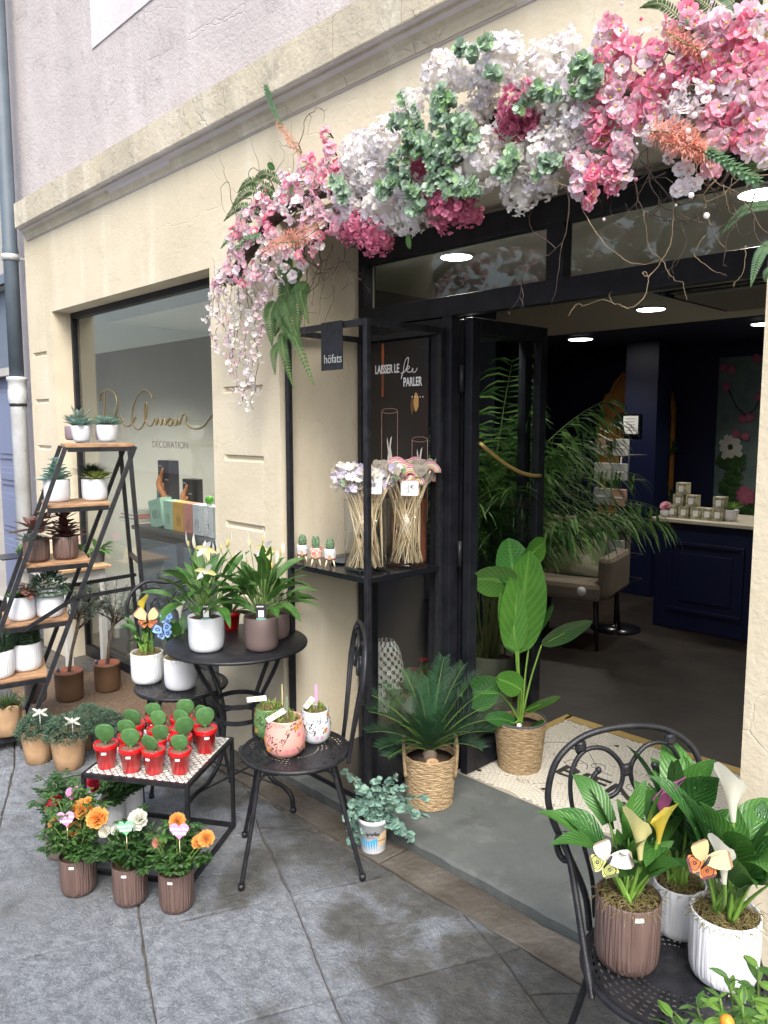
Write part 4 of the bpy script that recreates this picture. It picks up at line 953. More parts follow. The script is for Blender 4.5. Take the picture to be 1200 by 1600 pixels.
# ================================================================ TILE TABLE WITH HEART PLANTS
tt = [Vector((-2.781,1.099,0)), Vector((-2.427,1.333,0)), Vector((-2.676,1.683,0)), Vector((-3.03,1.449,0))]
tc_ = sum(tt, Vector())/4; ZTT = .40
tb = thing('tile_topped_table', 'low black metal table with a black and white patterned tile top', 'table', tc_)
M['tilepat'] = mat('patterned_tile', (.62,.62,.58), .3)
def tilepat(mt):
    N, Lk, b = nodes_of(mt); tc = N.new('ShaderNodeTexCoord'); mp = N.new('ShaderNodeMapping'); mp.inputs['Scale'].default_value = (1,1,1)
    mp.inputs['Rotation'].default_value = (0,0,-math.atan2(tt[1].y-tt[0].y, tt[1].x-tt[0].x)); Lk.new(tc.outputs['Object'], mp.inputs[0])
    sp = N.new('ShaderNodeSeparateXYZ'); Lk.new(mp.outputs[0], sp.inputs[0])
    def mth(op, a, bb=None):
        m_ = N.new('ShaderNodeMath'); m_.operation = op
        for k, v in ((0, a), (1, bb)):
            if v is None: continue
            if isinstance(v, (int, float)): m_.inputs[k].default_value = v
            else: Lk.new(v, m_.inputs[k])
        return m_.outputs[0]
    k = 2*PI/.088
    sx = mth('SINE', mth('MULTIPLY', sp.outputs[0], k)); sy = mth('SINE', mth('MULTIPLY', sp.outputs[1], k))
    a = mth('ABSOLUTE', mth('MULTIPLY', sx, sy)); 
    d1 = mth('ABSOLUTE', mth('SINE', mth('MULTIPLY', mth('ADD', sp.outputs[0], sp.outputs[1]), k*1.5))); d2 = mth('ABSOLUTE', mth('SINE', mth('MULTIPLY', mth('SUBTRACT', sp.outputs[0], sp.outputs[1]), k*1.5)))
    e = mth('MULTIPLY', d1, d2); c1 = mth('COMPARE', a, .35); 
    cm = N.new('ShaderNodeMath'); cm.operation = 'COMPARE'; Lk.new(a, cm.inputs[0]); cm.inputs[1].default_value = .33; cm.inputs[2].default_value = .09
    c2 = mth('LESS_THAN', e, .10); tot = mth('MAXIMUM', cm.outputs[0], c2)
    mx = N.new('ShaderNodeMix'); mx.data_type = 'RGBA'; Lk.new(tot, mx.inputs[0]); mx.inputs[6].default_value = (.62,.62,.57,1); mx.inputs[7].default_value = (.03,.033,.035,1); Lk.new(mx.outputs[2], b.inputs['Base Color'])
tilepat(M['tilepat'])
def quadbox(mb, q, z0, z1, ins=0):
    c = sum(q, Vector())/4; p = [v + (c-v).normalized()*ins for v in q]
    mb.add([Vector((v.x,v.y,z0)) for v in p]+[Vector((v.x,v.y,z1)) for v in p], [(0,3,2,1),(4,5,6,7),(0,1,5,4),(1,2,6,5),(2,3,7,6),(3,0,4,7)])
mb = MB(); quadbox(mb, tt, ZTT-.018, ZTT-.001, .010); mb.build('tile_top', M['tilepat'], tb, True)
for z in (ZTT-.010, .012):
    mb = MB()
    for i in range(4): mb.bar(Vector((tt[i].x,tt[i].y,z)), Vector((tt[(i+1)%4].x,tt[(i+1)%4].y,z)), .014, .016)
    mb.build('frame', M['black'], tb, True)
for i in range(4): mb = MB(); mb.bar(Vector((tt[i].x,tt[i].y,.0)), Vector((tt[i].x,tt[i].y,ZTT-.003)), .014, .014, up=tt[1]-tt[0]); mb.build('leg', M['black'], tb, True)
M['heartleaf'] = leafmat('heart_leaf', (.055,.15,.045), (.085,.20,.065), .5, .12, 60, .0)
hp = [(167,1203,'first from the left in the front row'),(206,1209,'second from the left in the front row'),(241,1212,'third from the left in the front row'),(282,1212,'right end of the front row'),
 (204,1191,'left of the second row, behind the front row'),(245,1194,'middle of the second row'),(283,1192,'right of the second row'),
 (210,1171,'left of the third row'),(247,1176,'middle of the third row'),(283,1177,'right of the third row'),
 (245,1157,'left of the back row'),(284,1160,'middle of the back row'),(313,1163,'right of the back row'),(322,1179,'standing apart at the right corner of the tile table')]
loc, r, hh = pot_place(206,1209,37,36,ZTT,.7)
h0 = thing('heart_plant', 'red pot with one heart-shaped leaf, '+hp[1][2], 'potted plant', loc, 0, 'red pots with a heart-shaped leaf')
pot(h0, 'taper', r*.95, hh, 'red', 'soilr')
mb = MB(); heart(mb, (0,0,hh*.97+r*.88), r*.92, .008, RGT, Vector((0,0,1))-FH*.12, 0, .72); mb.tube([(0,0,hh*.8),(0,0,hh*1.05)], .003, 5); mb.build('heart_leaf', M['heartleaf'], h0)
sticker(h0, r*.86, hh, .70, -.3, .008)
rr = random.Random(5)
for i, (x, y, lb) in enumerate(hp):
    p, _, _ = pot_place(x, y, 37, 34, ZTT, .7)
    if i == 1: continue
    q_ = dup(h0, p, rr.uniform(-.38,.38), 'red pot with one heart-shaped leaf, '+lb, rr.uniform(.92,1.05))
    lf_ = [c for c in q_.children if c.name.startswith('heart_leaf')][0]; lf_.rotation_euler = (rr.uniform(-.12,.12), rr.uniform(-.12,.12), 0); lf_.scale = (rr.uniform(.88,1.08), 1, rr.uniform(.9,1.08))

# ================================================================ ROSES
def rose(cx, by, w, h, label, seed, blooms, hgt, rxp, kind='round', m='brownrib', leaves='gr_mid', n=26, dark=False, stk=True):
    loc, r, hh = pot_place(cx, by, w, h, 0, .8); rr = random.Random(seed)
    t = thing('potted_rose', label, 'potted rose', loc, 0, 'potted roses'); pot(t, kind, r, hh, m)
    if stk: sticker(t, r, hh, .88, -.35, .008)
    k = ppm(loc); Hm = hgt/k; Rm = rxp/k
    mb = MB(); ends = []
    for i in range(n):
        d = sphere_dir(rr, .05); e = Vector((d.x*Rm, d.y*Rm, hh*.9+Hm*(.15+.95*d.z)*rr.uniform(.6,1.1))); b = Vector((d.x*r*.4,d.y*r*.4,hh*.88)); mid = (b+e)/2+Vector((0,0,.02))
        mb.tube([b,mid,e], [.0022,.0018,.0012], 4); ends.append((b,mid,e))
    bl = []
    for x, y, s, mm, *_ in blooms:
        p = V(x, y, loc, .02+rr.uniform(-.02,.05)) - loc; bl.append((p, s, mm)); mb.tube([Vector((p.x*.2,p.y*.2,hh*.9)), Vector((p.x*.6,p.y*.6,(hh+p.z)/2)), p-Vector((0,0,.006))], [.0025,.002,.0015], 5)
    mb.build('stems', M['stem'], t)
    mb = MB()
    for b, mid, e in ends:
        for q in range(7):
            f = .3+.7*rr.random(); p = (b.lerp(mid, f*2) if f < .5 else mid.lerp(e, f*2-1)); d = Vector((rr.gauss(0,1),rr.gauss(0,1),rr.uniform(-.1,.7))).normalized(); sd = d.cross(Z).normalized()
            L = rr.uniform(.040,.056)
            for j, (f2, s2) in enumerate(((.45,1),(.45,-1),(.8,1),(.8,-1),(1,0))):
                dd = (d*(.55 if s2 else 1)+sd*s2*.9).normalized(); mb.blade(p+d*L*f2*.7, dd, L*rr.uniform(.45,.62), L*.30, .35, .25, 3, rr.randrange(2), 'oval')
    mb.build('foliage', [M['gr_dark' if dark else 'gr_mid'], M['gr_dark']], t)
    for p, s, mm in bl:
        mb = MB(); rose_bloom(mb, p, s/k*.60, Vector((-FH.x,-FH.y,.9))+Vector((rr.gauss(0,.3),rr.gauss(0,.3),0)), rr, 0); mb.build('rose_bloom', M[mm], t)
    return t, loc
_, L1 = rose(124,1403,55,52,'brown pot of yellow-orange roses with a pink heart pick, left of the front three', 51, [(127,1264,25,'p_orange'),(152,1278,25,'p_orange'),(84,1284,15,'p_orange'),(115,1295,17,'p_orange'),(137,1250,9,'p_orange')], 100, 50)
_, L2 = rose(205,1419,53,54,'brown pot of white roses with a green heart pick, middle of the front three', 52, [(215,1281,24,'p_ivory'),(163,1299,14,'p_ivory'),(180,1297,11,'p_ivory'),(212,1333,7,'p_yelp')], 75, 46, dark=True)
_, L3 = rose(277,1430,54,54,'brown pot of orange roses with a pink heart pick, right of the front three', 53, [(277,1283,19,'p_orange'),(248,1316,15,'p_coral'),(310,1315,17,'p_orange'),(322,1310,19,'p_orange')], 78, 46)
rose(98,1345,48,45,'red rose plant standing behind the yellow-orange roses', 54, [(86,1250,15,'p_red'),(145,1222,15,'p_red'),(148,1230,12,'p_red'),(78,1262,13,'p_red'),(106,1236,9,'p_red')], 85, 50, dark=True, m='brown', stk=False)
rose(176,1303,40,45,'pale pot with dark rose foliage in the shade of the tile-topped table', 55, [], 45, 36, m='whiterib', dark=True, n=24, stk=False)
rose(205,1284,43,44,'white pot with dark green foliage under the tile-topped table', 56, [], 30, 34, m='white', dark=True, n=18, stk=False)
M['hpink'] = mat('pink_felt', (.62,.27,.50), .6); M['hgreen'] = mat('green_felt', (.18,.52,.27), .6); M['hwhite'] = mat('white_print', (.85,.85,.85), .6)
def heart_pick(px, py, loc, s, m, label, near=.07, tilt=0, txt=True, rot=0):
    p = V(px, py, loc, near); t = thing('heart_pick', label, 'plant pick', p)
    k = ppm(p); sd = (Matrix.Rotation(rot, 3, 'Z') @ RGT); up = (Z*math.cos(tilt)+sd*math.sin(tilt)); sd = (sd*math.cos(tilt)-Z*math.sin(tilt)); nr = sd.cross(up)
    mb = MB(); heart(mb, (0,0,0), s/2/k, .003, sd, up); mb.build('heart', m, t)
    mb = MB(); mb.tube([-up*.8*s/2/k - nr*.001, -up*.8*s/2/k - nr*.001 - Z*.06], .0012, 4); mb.build('stick', M['stick'], t)
    if txt:
        q = s/k
        for body, dy, sz in (('Bonne fête', .10, .19), ('Mamie', -.13, .24)):
            o = p + up*q*dy + nr*.0026; text('lettering', body, q*sz, frame_m(o, sd, up), M['hwhite'], t, align='CENTER', shear=.25, bold=.0001)
heart_pick(103,1281,L1,31,M['hpink'],'pink heart pick with white lettering in the yellow-orange roses', tilt=-.1)
heart_pick(113,1241,L1,27,M['hpink'],'blank pink heart pick seen side-on above the yellow-orange roses', near=-.02, rot=1.0, txt=False, tilt=.2)
heart_pick(196,1295,L2,30,M['hgreen'],'green heart pick with white lettering in the white roses', tilt=-.1)
heart_pick(280,1300,L3,33,M['hpink'],'pink heart pick with white lettering in the orange roses on the right')

# ================================================================ BISTRO CHAIRS AND TABLE
def perforated(mb, Rr, z, rings, nseg=120, m=0, cx=0, cy=0):
    # sheet-metal disc; 'rings' are radius bands where every other cell is punched out
    rad = sorted({0.0, Rr} | {a for b in rings for a in b})
    rad = [q for q in rad]
    for a, b in zip(rad, rad[1:]):
        hole = any(abs(a-x) < 1e-6 for x, y in rings)
        for j in range(nseg):
            if hole and j % 2: continue
            t0, t1 = 2*PI*j/nseg, 2*PI*(j+1)/nseg
            if hole: t0 -= .25*(t1-t0)*0; 
            mb.add([(cx+a*math.cos(t0),cy+a*math.sin(t0),z),(cx+b*math.cos(t0),cy+b*math.sin(t0),z),(cx+b*math.cos(t1),cy+b*math.sin(t1),z),(cx+a*math.cos(t1),cy+a*math.sin(t1),z)], [(0,1,2,3)] if a > 0 else [(0,1,2)], m)
def smooth_pts(pts, k=6):
    pts = [Vector(p) for p in pts]; out = []
    for i in range(len(pts)-1):
        p0 = pts[max(0,i-1)]; p1 = pts[i]; p2 = pts[i+1]; p3 = pts[min(len(pts)-1,i+2)]
        for q in range(k):
            t = q/k; out.append(.5*((2*p1)+(-p0+p2)*t+(2*p0-5*p1+4*p2-p3)*t*t+(-p0+3*p1-3*p2+p3)*t**3))
    out.append(pts[-1]); return out
def bistro_chair(loc, back, label, Rs=.205, arms=True, top=.93):
    rz = math.atan2(back[1], back[0]) - PI/2; t = thing('bistro_chair', label, 'chair', loc, rz, 'black metal bistro chairs')
    zs_ = .45; mb = MB(); rg_ = [(Rs*a, Rs*a+.0045) for a in (.42,.50,.58,.66,.74,.82,.88)]
    perforated(mb, Rs, zs_, rg_, 96); mb.tube([(Rs*math.cos(a*PI/24), Rs*math.sin(a*PI/24), zs_-.006) for a in range(48)], .009, 6, 0, True); mb.build('seat', M['black'], t)
    mb = MB(); mb.tube([(Rs*.86*math.cos(a*PI/20), Rs*.86*math.sin(a*PI/20), zs_-.022) for a in range(40)], .006, 6, 0, True); mb.build('seat_ring', M['black'], t)
    for sx, sy in ((-1,-1),(1,-1),(-1,1),(1,1)):
        mb = MB(); x0, y0 = sx*.115, sy*.13; x1, y1 = sx*.185, sy*(.21 if sy < 0 else .24)
        mb.tube(smooth_pts([(x0*.65,y0*.65,zs_-.022),(x0,y0,zs_-.024),(x0*1.12,y0*1.1,zs_-.06),((x0+x1)/2,(y0+y1)/2,.22),(x1,y1,.012)]), .0088, 7)
        mb.tube(smooth_pts([(x0*1.5,y0*.55,zs_-.022),(x0*1.3,y0*.9,zs_-.03),(x0*1.14,y0*1.12,zs_-.075)]), .006, 6)
        mb.tube([(x1,y1,0),(x1,y1,.02)], .013, 8); mb.build('leg', M['black'], t)
    yb = Rs*.92
    def bk(x, z): return (x, yb+.05*(z-zs_)/.45*1.2+.01, z)
    hoop = [(-.115,.43),(-.125,.52),(-.165,.62),(-.208,.72),(-.215,.79),(-.185,.865),(-.11,.915),(0,top),(.11,.915),(.185,.865),(.215,.79),(.208,.72),(.165,.62),(.125,.52),(.115,.43)]
    mb = MB(); mb.tube(smooth_pts([bk(*p) for p in hoop]), .0085, 8); mb.build('back_hoop', M['black'], t)
    mb = MB()
    for s in (-1, 1):
        c = [(s*.10,.46),(s*.105,.56),(s*.135,.68),(s*.155,.76),(s*.150,.83),(s*.115,.877),(s*.06,.878),(s*.018,.84),(s*.012,.80),(s*.03,.765),(s*.065,.755),(s*.092,.775),(s*.095,.805),(s*.078,.825)]
        mb.tube(smooth_pts([bk(*p) for p in c]), .0065, 6); mb.ball(bk(*c[-1]), .009)
    for x, z in ((-.125,.888),(.125,.888),(0,.82)):
        for q in range(3): mb.tube([bk(x-.012,z-.008+q*.006), bk(x+.012,z-.004+q*.006)], .0095, 6)
    mb.build('back_scrolls', M['black'], t)
    if arms:
        for s in (-1, 1):
            pts = [bk(s*.205,.655), bk(s*.19,.63)] ; q = Vector(bk(s*.2,.66))
            pts = [(s*.178,q.y-.035,.632),(s*.182,q.y-.02,.618),(s*.19,q.y-.005,.625),(s*.196,q.y,.65),(s*.20,q.y-.02,.682),(s*.205,q.y-.06,.69),(s*.207,q.y-.10,.665),(s*.208,q.y-.14,.60),(s*.210,q.y-.185,.52),(s*.213,q.y-.235,.44),(s*.214,q.y-.245,.425)]
            mb = MB(); mb.tube(smooth_pts(pts), .0085, 8); mb.ball(pts[0], .010); mb.build('arm_scroll', M['black'], t)
    return t
bistro_chair((-.722,1.625,0), (-.84,.54), 'black scrolled bistro chair in the right foreground holding three calla lily pots')
bistro_chair((-2.31,1.74,0), (.58,.81), 'black bistro chair in the middle holding three flower-patterned bowls', arms=False)
bistro_chair((-3.30,1.80,0), (-.95,.33), 'black bistro chair behind the round table, holding two white calla pots', Rs=.215, arms=False, top=.90)
TB = Vector((-2.93,1.885,0))
t = thing('round_bistro_table', 'round black perforated metal bistro table with curved legs', 'table', TB)
mb = MB(); Rt = .315; perforated(mb, Rt, .72, [(.16,.164),(.17,.174),(.235,.239),(.25,.254),(.262,.266)], 150)
mb.lathe([(Rt-.002,.7205),(Rt+.004,.716),(Rt+.004,.706),(Rt-.003,.704)], n=48); mb.build('tabletop', M['black'], t)
for i in range(4):
    a = .20+i*PI/2; c, s = math.cos(a), math.sin(a)
    prof = [(.26,.705),(.255,.69),(.22,.62),(.16,.52),(.115,.44),(.098,.36),(.10,.28),(.13,.19),(.20,.12),(.27,.10),(.315,.07),(.325,.012)]
    mb = MB(); mb.tube(smooth_pts([(c*x,s*x,z) for x, z in prof], 4), .010, 8); mb.tube([(c*.325,s*.325,0),(c*.325,s*.325,.018)], .014, 8); mb.build('leg', M['black'], t)
for z in (.445, .37):
    mb = MB(); mb.lathe([(.104,z-.011),(.107,z-.011),(.107,z+.011),(.104,z+.011),(.104,z-.011)], n=36, sm=False, cap=False); mb.build('ring', M['black'], t)
mb = MB()
for i in range(2): a = .20+i*PI/2; mb.tube([(-math.cos(a)*.26,-math.sin(a)*.26,.10),(math.cos(a)*.26,math.sin(a)*.26,.10)], .005, 5)
mb.build('stretcher', M['black'], t)
# ================================================================ BLACK DISPLAY RACK IN THE DOOR RECESS
dr = thing('display_rack', 'tall open black metal rack standing in the left side of the shop doorway', 'display rack', (-2.62, 2.4, .05))
XA, XB, YA, YB = -2.89, -2.355, 2.165, 2.615
for x, y in ((XA,YA),(XB,YA),(XA,YB),(XB,YB)): mb = MB(); mb.box((x-.0125,y-.0125,.05), (x+.0125,y+.0125,2.135)); mb.build('post', M['black'], dr, True, bevel=.002)
mb = MB()
for z in (2.122,):
    mb.box((XA+.0125,YA-.0125,z-.0125), (XB-.0125,YA+.0125,z+.0125)); mb.box((XA+.0125,YB-.0125,z-.0125), (XB-.0125,YB+.0125,z+.0125))
    mb.box((XA-.0125,YA+.0125,z-.0125), (XA+.0125,YB-.0125,z+.0125)); mb.box((XB-.0125,YA+.0125,z-.0125), (XB+.0125,YB-.0125,z+.0125))
mb.build('top_frame', M['black'], dr, True)
mb = MB(); mb.box((XA+.0125,YA-.0125,1.035), (XB-.0125,YB+.0125,1.058)); mb.box((XA-.0125,YA+.0125,1.035), (XA+.0125,YB-.0125,1.058)); mb.box((XB-.0125,YA+.0125,1.035), (XB+.0125,YB-.0125,1.058)); mb.build('shelf', M['blackg'], dr, True)
mb = MB(); mb.box((XA,YA-.01,.052), (XB+.01,YB+.01,.075)); mb.build('base_plate', M['blackg'], dr, True, bevel=.003)
sg = thing('hanging_sign', 'small black sign with pale höfats lettering hanging from the rack top', 'sign', (-2.545, 2.15, 2.04))
mb = MB(); mb.box((-2.628,2.146,1.935), (-2.488,2.150,2.138)); mb.build('plate', M['black'], sg, True)
M['silver'] = mat('silver_letter', (.45,.45,.45), .35, metal=.3)
text('lettering', 'höfats', .053, frame_m((-2.608,2.1445,1.965), (1,0,0), (0,0,1)), M['silver'], sg, sx=.92)
po = thing('advertising_poster', 'dark poster reading LAISSER LE feu PARLER with two glass flame lamps', 'poster', (-2.67, 2.63, 1.0))
M['posterblk'] = mat('poster_black', (.010,.009,.010), .3, (.03,.012,.008), ns=3, lo=.5, hi=.8)
M['posterwarm'] = mat('poster_warm', (.35,.09,.025), .4, (.09,.03,.02), ns=9, scale=(3,1,.8)); M['posterlin'] = mat('poster_outline', (.32,.20,.15), .4)
M['flame'] = mat('poster_flame', (.70,.66,.58), .5); M['postergl'] = mat('poster_glow', (.55,.30,.10), .5)
mb = MB(); mb.box((-2.905,2.628,1.062), (-2.442,2.634,2.10)); mb.build('sheet', M['posterblk'], po, True)
Yp = 2.6265
mb = MB()
mb.add([(-2.68,Yp,1.062),(-2.45,Yp,1.062),(-2.45,Yp,1.36),(-2.68,Yp,1.34)], [(0,1,2,3)]); mb.add([(-2.752,Yp,1.84),(-2.735,Yp,1.84),(-2.735,Yp,2.095),(-2.752,Yp,2.095)], [(0,1,2,3)])
mb.build('copper_glow', M['posterwarm'], po, True)
M['postergl2'] = mat('poster_dim_glow', (.16,.075,.03), .5)
for px_, py_, w_, h_, m_ in ((650,628,.016,.045,'postergl'),(644,634,.010,.04,'postergl2')):
    c = W(px_, py_, 2.6262); mb = MB(); k = 14; mb.add([(c.x+w_*math.cos(2*PI*q/k)*(1+.2*math.sin(q*2)), c.y, c.z+h_*math.sin(2*PI*q/k)) for q in range(k)], [tuple(range(k))]); mb.build('printed_glow', M[m_] if m_ in M else M.setdefault(m_, mat(m_, (.22,.05,.03), .5)), po, True)
for q in range(5): c = W(644+q*4.2, 620, 2.6258); mb = MB(); mb.add([(c.x+.004*math.cos(a), c.y, c.z+.004*math.sin(a)) for a in (0,1,2,3,4,5)], [tuple(range(6))]); mb.build('printed_spark', M['flame'], po, True)
for cx, z0, z1, wd in ((-2.695,1.30,1.77,.055),(-2.492,1.25,1.635,.05)):
    mb = MB()
    for s in (-1, 1): mb.tube([(cx+s*wd,Yp-.001,z0), (cx+s*wd,Yp-.001,z1)], .0022, 4)
    mb.tube([(cx+wd*math.cos(a*PI/8),Yp-.001,z1+.012*math.sin(a*PI/8)) for a in range(16)], .0018, 4, 0, True); mb.build('glass_outline', M['posterlin'], po, True)
    mb = MB(); zf = z0+.12; k = [(x*1.5,z*1.35) for x, z in [(0,0),(.012,.05),(.014,.09),(.006,.13),(.012,.17),(.004,.16),(-.002,.125),(-.010,.165),(-.012,.15),(-.006,.11),(-.012,.07),(-.008,.02)]]
    mb.add([(cx+x,Yp-.002,zf+z) for x, z in k], [tuple(range(len(k)))]); mb.build('printed_flame', M['flame'], po, True)
def ptxt(nm, b, x, z, s, sx, bold=.0, shear=0): return text(nm, b, s, frame_m((x,2.6255,z), (1,0,0), (0,0,1)), M['paper'], po, sx=sx, bold=bold, shear=shear)
ptxt('lettering', 'LAISSER LE', -2.798, 1.952, .058, .62, .0012); ptxt('lettering', 'PARLER', -2.602, 1.885, .058, .62, .0012)
mb = MB()
def pz(px, py): p = W(px, py, 2.6245); return p
mb.tube(smooth_pts([pz(626,583),(pz(632,581)),pz(637,570),pz(638,559),pz(633,564),pz(630,580),pz(627,592),pz(629,583),pz(636,578),pz(640,574),pz(637,572),pz(636,580),pz(642,581),pz(645,575),pz(645,581),pz(649,581),pz(652,575)]), .0022, 4)
mb.build('script_word', M['paper'], po, True)
# two glass cylinders full of sticks
mb0 = MB()
def vase(c, r, h, label, heads, seed, n):
    t = thing('glass_vase', label, 'vase', c); rr = random.Random(seed)
    mb = MB(); mb.lathe([(.001,.002),(r*.93,.002),(r,.008),(r,h),(r-.003,h),(r-.004,.02),(.001,.016)], n=40); mb.build('glass', M['vase'], t)
    mb = MB(); mb.lathe([(r*.55,.004),(r*.97,.006),(r*.985,.014),(r*.6,.018)], n=32); mb.lathe([(r-.0025,h-.002),(r+.001,h),(r-.0045,h+.001)], n=40, cap=False); mb.build('glass_base', M['glassrim'], t)
    for i in range(n):
        a = rr.uniform(0, 2*PI); q = r*.9*rr.random()**.35; b = Vector((c.x+q*math.cos(a), c.y+q*math.sin(a), c.z+.02)); a2 = a+PI+rr.gauss(0,1.7); q2 = min(r*.9, q+.01)
        m_ = Vector((c.x+q2*math.cos(a2)*.9, c.y+q2*math.sin(a2)*.9, c.z+h)); d = (m_-b); e = b + d*((.37+rr.uniform(-.01,.07))/d.z)
        s = thing('craft_stick', 'thin wooden stick with a small decoration on top, in the '+heads[1]+' glass vase', 'decorated stick', b, 0, heads[0])
        mb = MB(); mb.tube([b, e], .0030, 5); mb.build('stick', M['stick'], s, True)
        heads[2](s, e, i, rr, n)
M['glassrim'] = glassmat('glass_edge', (.75,.80,.80), 1.7, 1.0)
M['felt_g'] = mat('felt_grey', (.30,.27,.22), .9); M['felt_p'] = mat('felt_pink', (.62,.28,.33), .9); M['felt_l'] = mat('felt_lilac', (.42,.38,.48), .9); M['felt_w'] = mat('felt_white', (.62,.58,.52), .9); M['felt_y'] = mat('felt_yellow', (.62,.52,.25), .9); M['felt_gr'] = mat('felt_green', (.22,.36,.18), .9)
def head_fl(s, e, i, rr, n):
    mb = MB(); ms = ['felt_l','felt_w','felt_g','felt_gr','felt_l','felt_w']; k = ms[i % 6]
    nrm = Vector((-FH.x,-FH.y,.35))+Vector((rr.gauss(0,.4),rr.gauss(0,.4),rr.gauss(0,.3)))
    flower5(mb, e, nrm, .024, rr, 0, 1, 5+i % 3); flower5(mb, e+Vector((rr.uniform(-.03,.03),rr.uniform(-.03,.03),-.012)), nrm, .019, rr, 2, None, 5)
    for q in range(4): a = rr.uniform(0,6); mb.tube([e-Vector((0,0,.02)), e+Vector((.018*math.cos(a),.018*math.sin(a),-.05-.02*rr.random()))], .0007, 3, 1)
    o = mb.build('flower_head', [M[k], M['felt_w'], M[ms[(i+2) % 6]]], s)
    for v in o.data.vertices: v.co -= WM[s.name].translation
def head_rb(s, e, i, rr, n):
    mb = MB(); nr = -FH
    if i % 2:
        heart(mb, e+FH*.0, .038, .008, RGT, Z, 0, .15)
        for v in range(3): mb.tube([e+nr*.006+RGT*(-.014)+Z*(.008-.006*v), e+nr*.006+RGT*(.014)+Z*(.009-.006*v)], .0006, 3, 5)
    else:
        for q, (rad, m_) in enumerate(((.046,1),(.038,2),(.030,3),(.022,1))):
            mb.tube([e+RGT*(rad*math.cos(a*PI/10))+Z*(rad*math.sin(a*PI/10)-.008)+nr*.001*q for a in range(11)], .0042, 6, m_)
    o = mb.build('head', [M['felt_g'], M['felt_p'], M['felt_w'], M['felt_y'], M['felt_l'], M['ink']], s)
    for v in o.data.vertices: v.co -= WM[s.name].translation
vc1 = Vector((-2.50,2.285,1.0585)); vc2 = Vector((-2.455,2.50,1.0585))
vase(vc1, .096, .315, 'tall clear glass cylinder of flower-topped sticks at the rack corner', ('flower-topped sticks in the front vase','front',head_fl), 61, 84)
vase(vc2, .090, .315, 'tall clear glass cylinder of rainbow and heart sticks, behind the front one', ('rainbow and heart sticks in the rear vase','rear',head_rb), 62, 58)
for px, py, c, r, lb in ((582,760,vc1,.096,'white rounded price card marked 1 € on the front glass vase'),(640,763,vc2,.090,'white rounded price card marked 1 € on the rear glass vase')):
    p = V(px, py, c, r+.03); t = thing('price_card', lb, 'price card', p); sd = RGT; up = Z; nr = -FH
    mb = MB(); pts = []
    hw, hh_ = .039, .033
    for cx_, cy_, a0 in ((1,1,0),(-1,1,90),(-1,-1,180),(1,-1,270)):
        for q in range(5): a = R(a0+q*22.5); pts.append((cx_*(hw-.007)+.007*math.cos(a), cy_*(hh_-.007)+.007*math.sin(a)))
    n = len(pts); mb.add([sd*x+up*y for x, y in pts]+[sd*x+up*y+FH*.0012 for x, y in pts], [tuple(range(n)), tuple(range(n,2*n))[::-1]]+[(i,n+i,n+(i+1)%n,(i+1)%n) for i in range(n)]); mb.build('card', M['paper'], t)
    mb = MB()
    for ln in ([(-.016,-.002),(-.004,.012),(-.006,-.016)],[(-.011,-.017),(-.001,-.016)],[(.018,.013),(.009,.014),(.006,.006),(.010,0),(.018,.001)],[(.003,.008),(.014,.009)],[(.003,.004),(.012,.005)]): mb.tube([sd*x+up*y+nr*.0012 for x, y in ln], .0011, 4)
    mb.build('handwriting', M['ink'], t)
# three cacti on legs
M['cactus'] = mat('cactus', (.06,.13,.06), .7, (.16,.25,.15), ns=160, lo=.45, hi=.6, bump=.8, bs=120); M['potpat'] = mat('patterned_white_glaze', (.60,.60,.60), .4, (.42,.42,.45), ns=110, lo=.5, hi=.52); M['potpatr'] = mat('patterned_coral_glaze', (.62,.56,.52), .4, (.55,.14,.10), ns=110, lo=.49, hi=.51); M['pinkgl'] = mat('pink_glaze', (.52,.26,.22), .4)
def cactus(cx, by, st, m, label, seed):
    f = G(cx, by-3, 1.0585); loc = f; t = thing('cactus_pot', label, 'cactus', loc, 0, 'little cacti in footed pots'); r = .027; rr = random.Random(seed)
    for a in (.3, 2.4, 4.5): mb = MB(); mb.tube([(r*.55*math.cos(a),r*.55*math.sin(a),.034), (r*.95*math.cos(a),r*.95*math.sin(a),.001)], [.0045,.003], 6); mb.build('foot', M['stick'], t)
    mb = MB(); mb.lathe([(0,.030),(r*.7,.030),(r*.95,.038),(r,.044)], n=24); mb.build('glazed_base', M['pinkgl'], t)
    mb = MB(); mb.lathe([(r,.044),(r*1.02,.06),(r,.083),(r*.93,.084),(r*.9,.078),(.001,.077)], n=24, cap=False); mb.build('pot', M[m], t)
    mb = MB()
    if st == 0:
        n = 14; vs = []
        mb.lathe([(.013,.077),(.019,.09),(.020,.105),(.016,.121),(.008,.13),(.001,.132)], n=18)
    else:
        for (x, y, s, H) in ((-.012,0,-.35,.058),(.006,.004,.05,.06),(.013,-.004,.3,.04)):
            pts = [Vector((x+s*.02*q/4, y, .077+H*q/4)) for q in range(5)]; mb.tube(pts, [.008,.010,.010,.009,.004], 8)
    for q in range(60):
        d = sphere_dir(rr, 0); c = Vector((0,0,.1)); mb.blade(c+Vector((d.x*.019,d.y*.019,d.z*.026)) if st == 0 else Vector((rr.uniform(-.02,.02),rr.uniform(-.008,.008),rr.uniform(.085,.13))), d, .005, .001, 0, 0, 1, 1, 'needle')
    mb.build('cactus', [M['cactus'], M['p_ivory']], t)
    mb = MB(); p = -FH*(r+.002)+Vector((0,0,.046)); mb.bar(p-Vector((0,0,.010)), p+Vector((0,0,.010)), .014, .001, up=FH); mb.build('kraft_label', M['kraft'], t)
cactus(473,881,0,'potpat','round cactus in a pale footed pot, left of the three on the rack',1)
cactus(494,886,1,'potpatr','branching cactus in a coral-patterned footed pot, middle of the three on the rack',2)
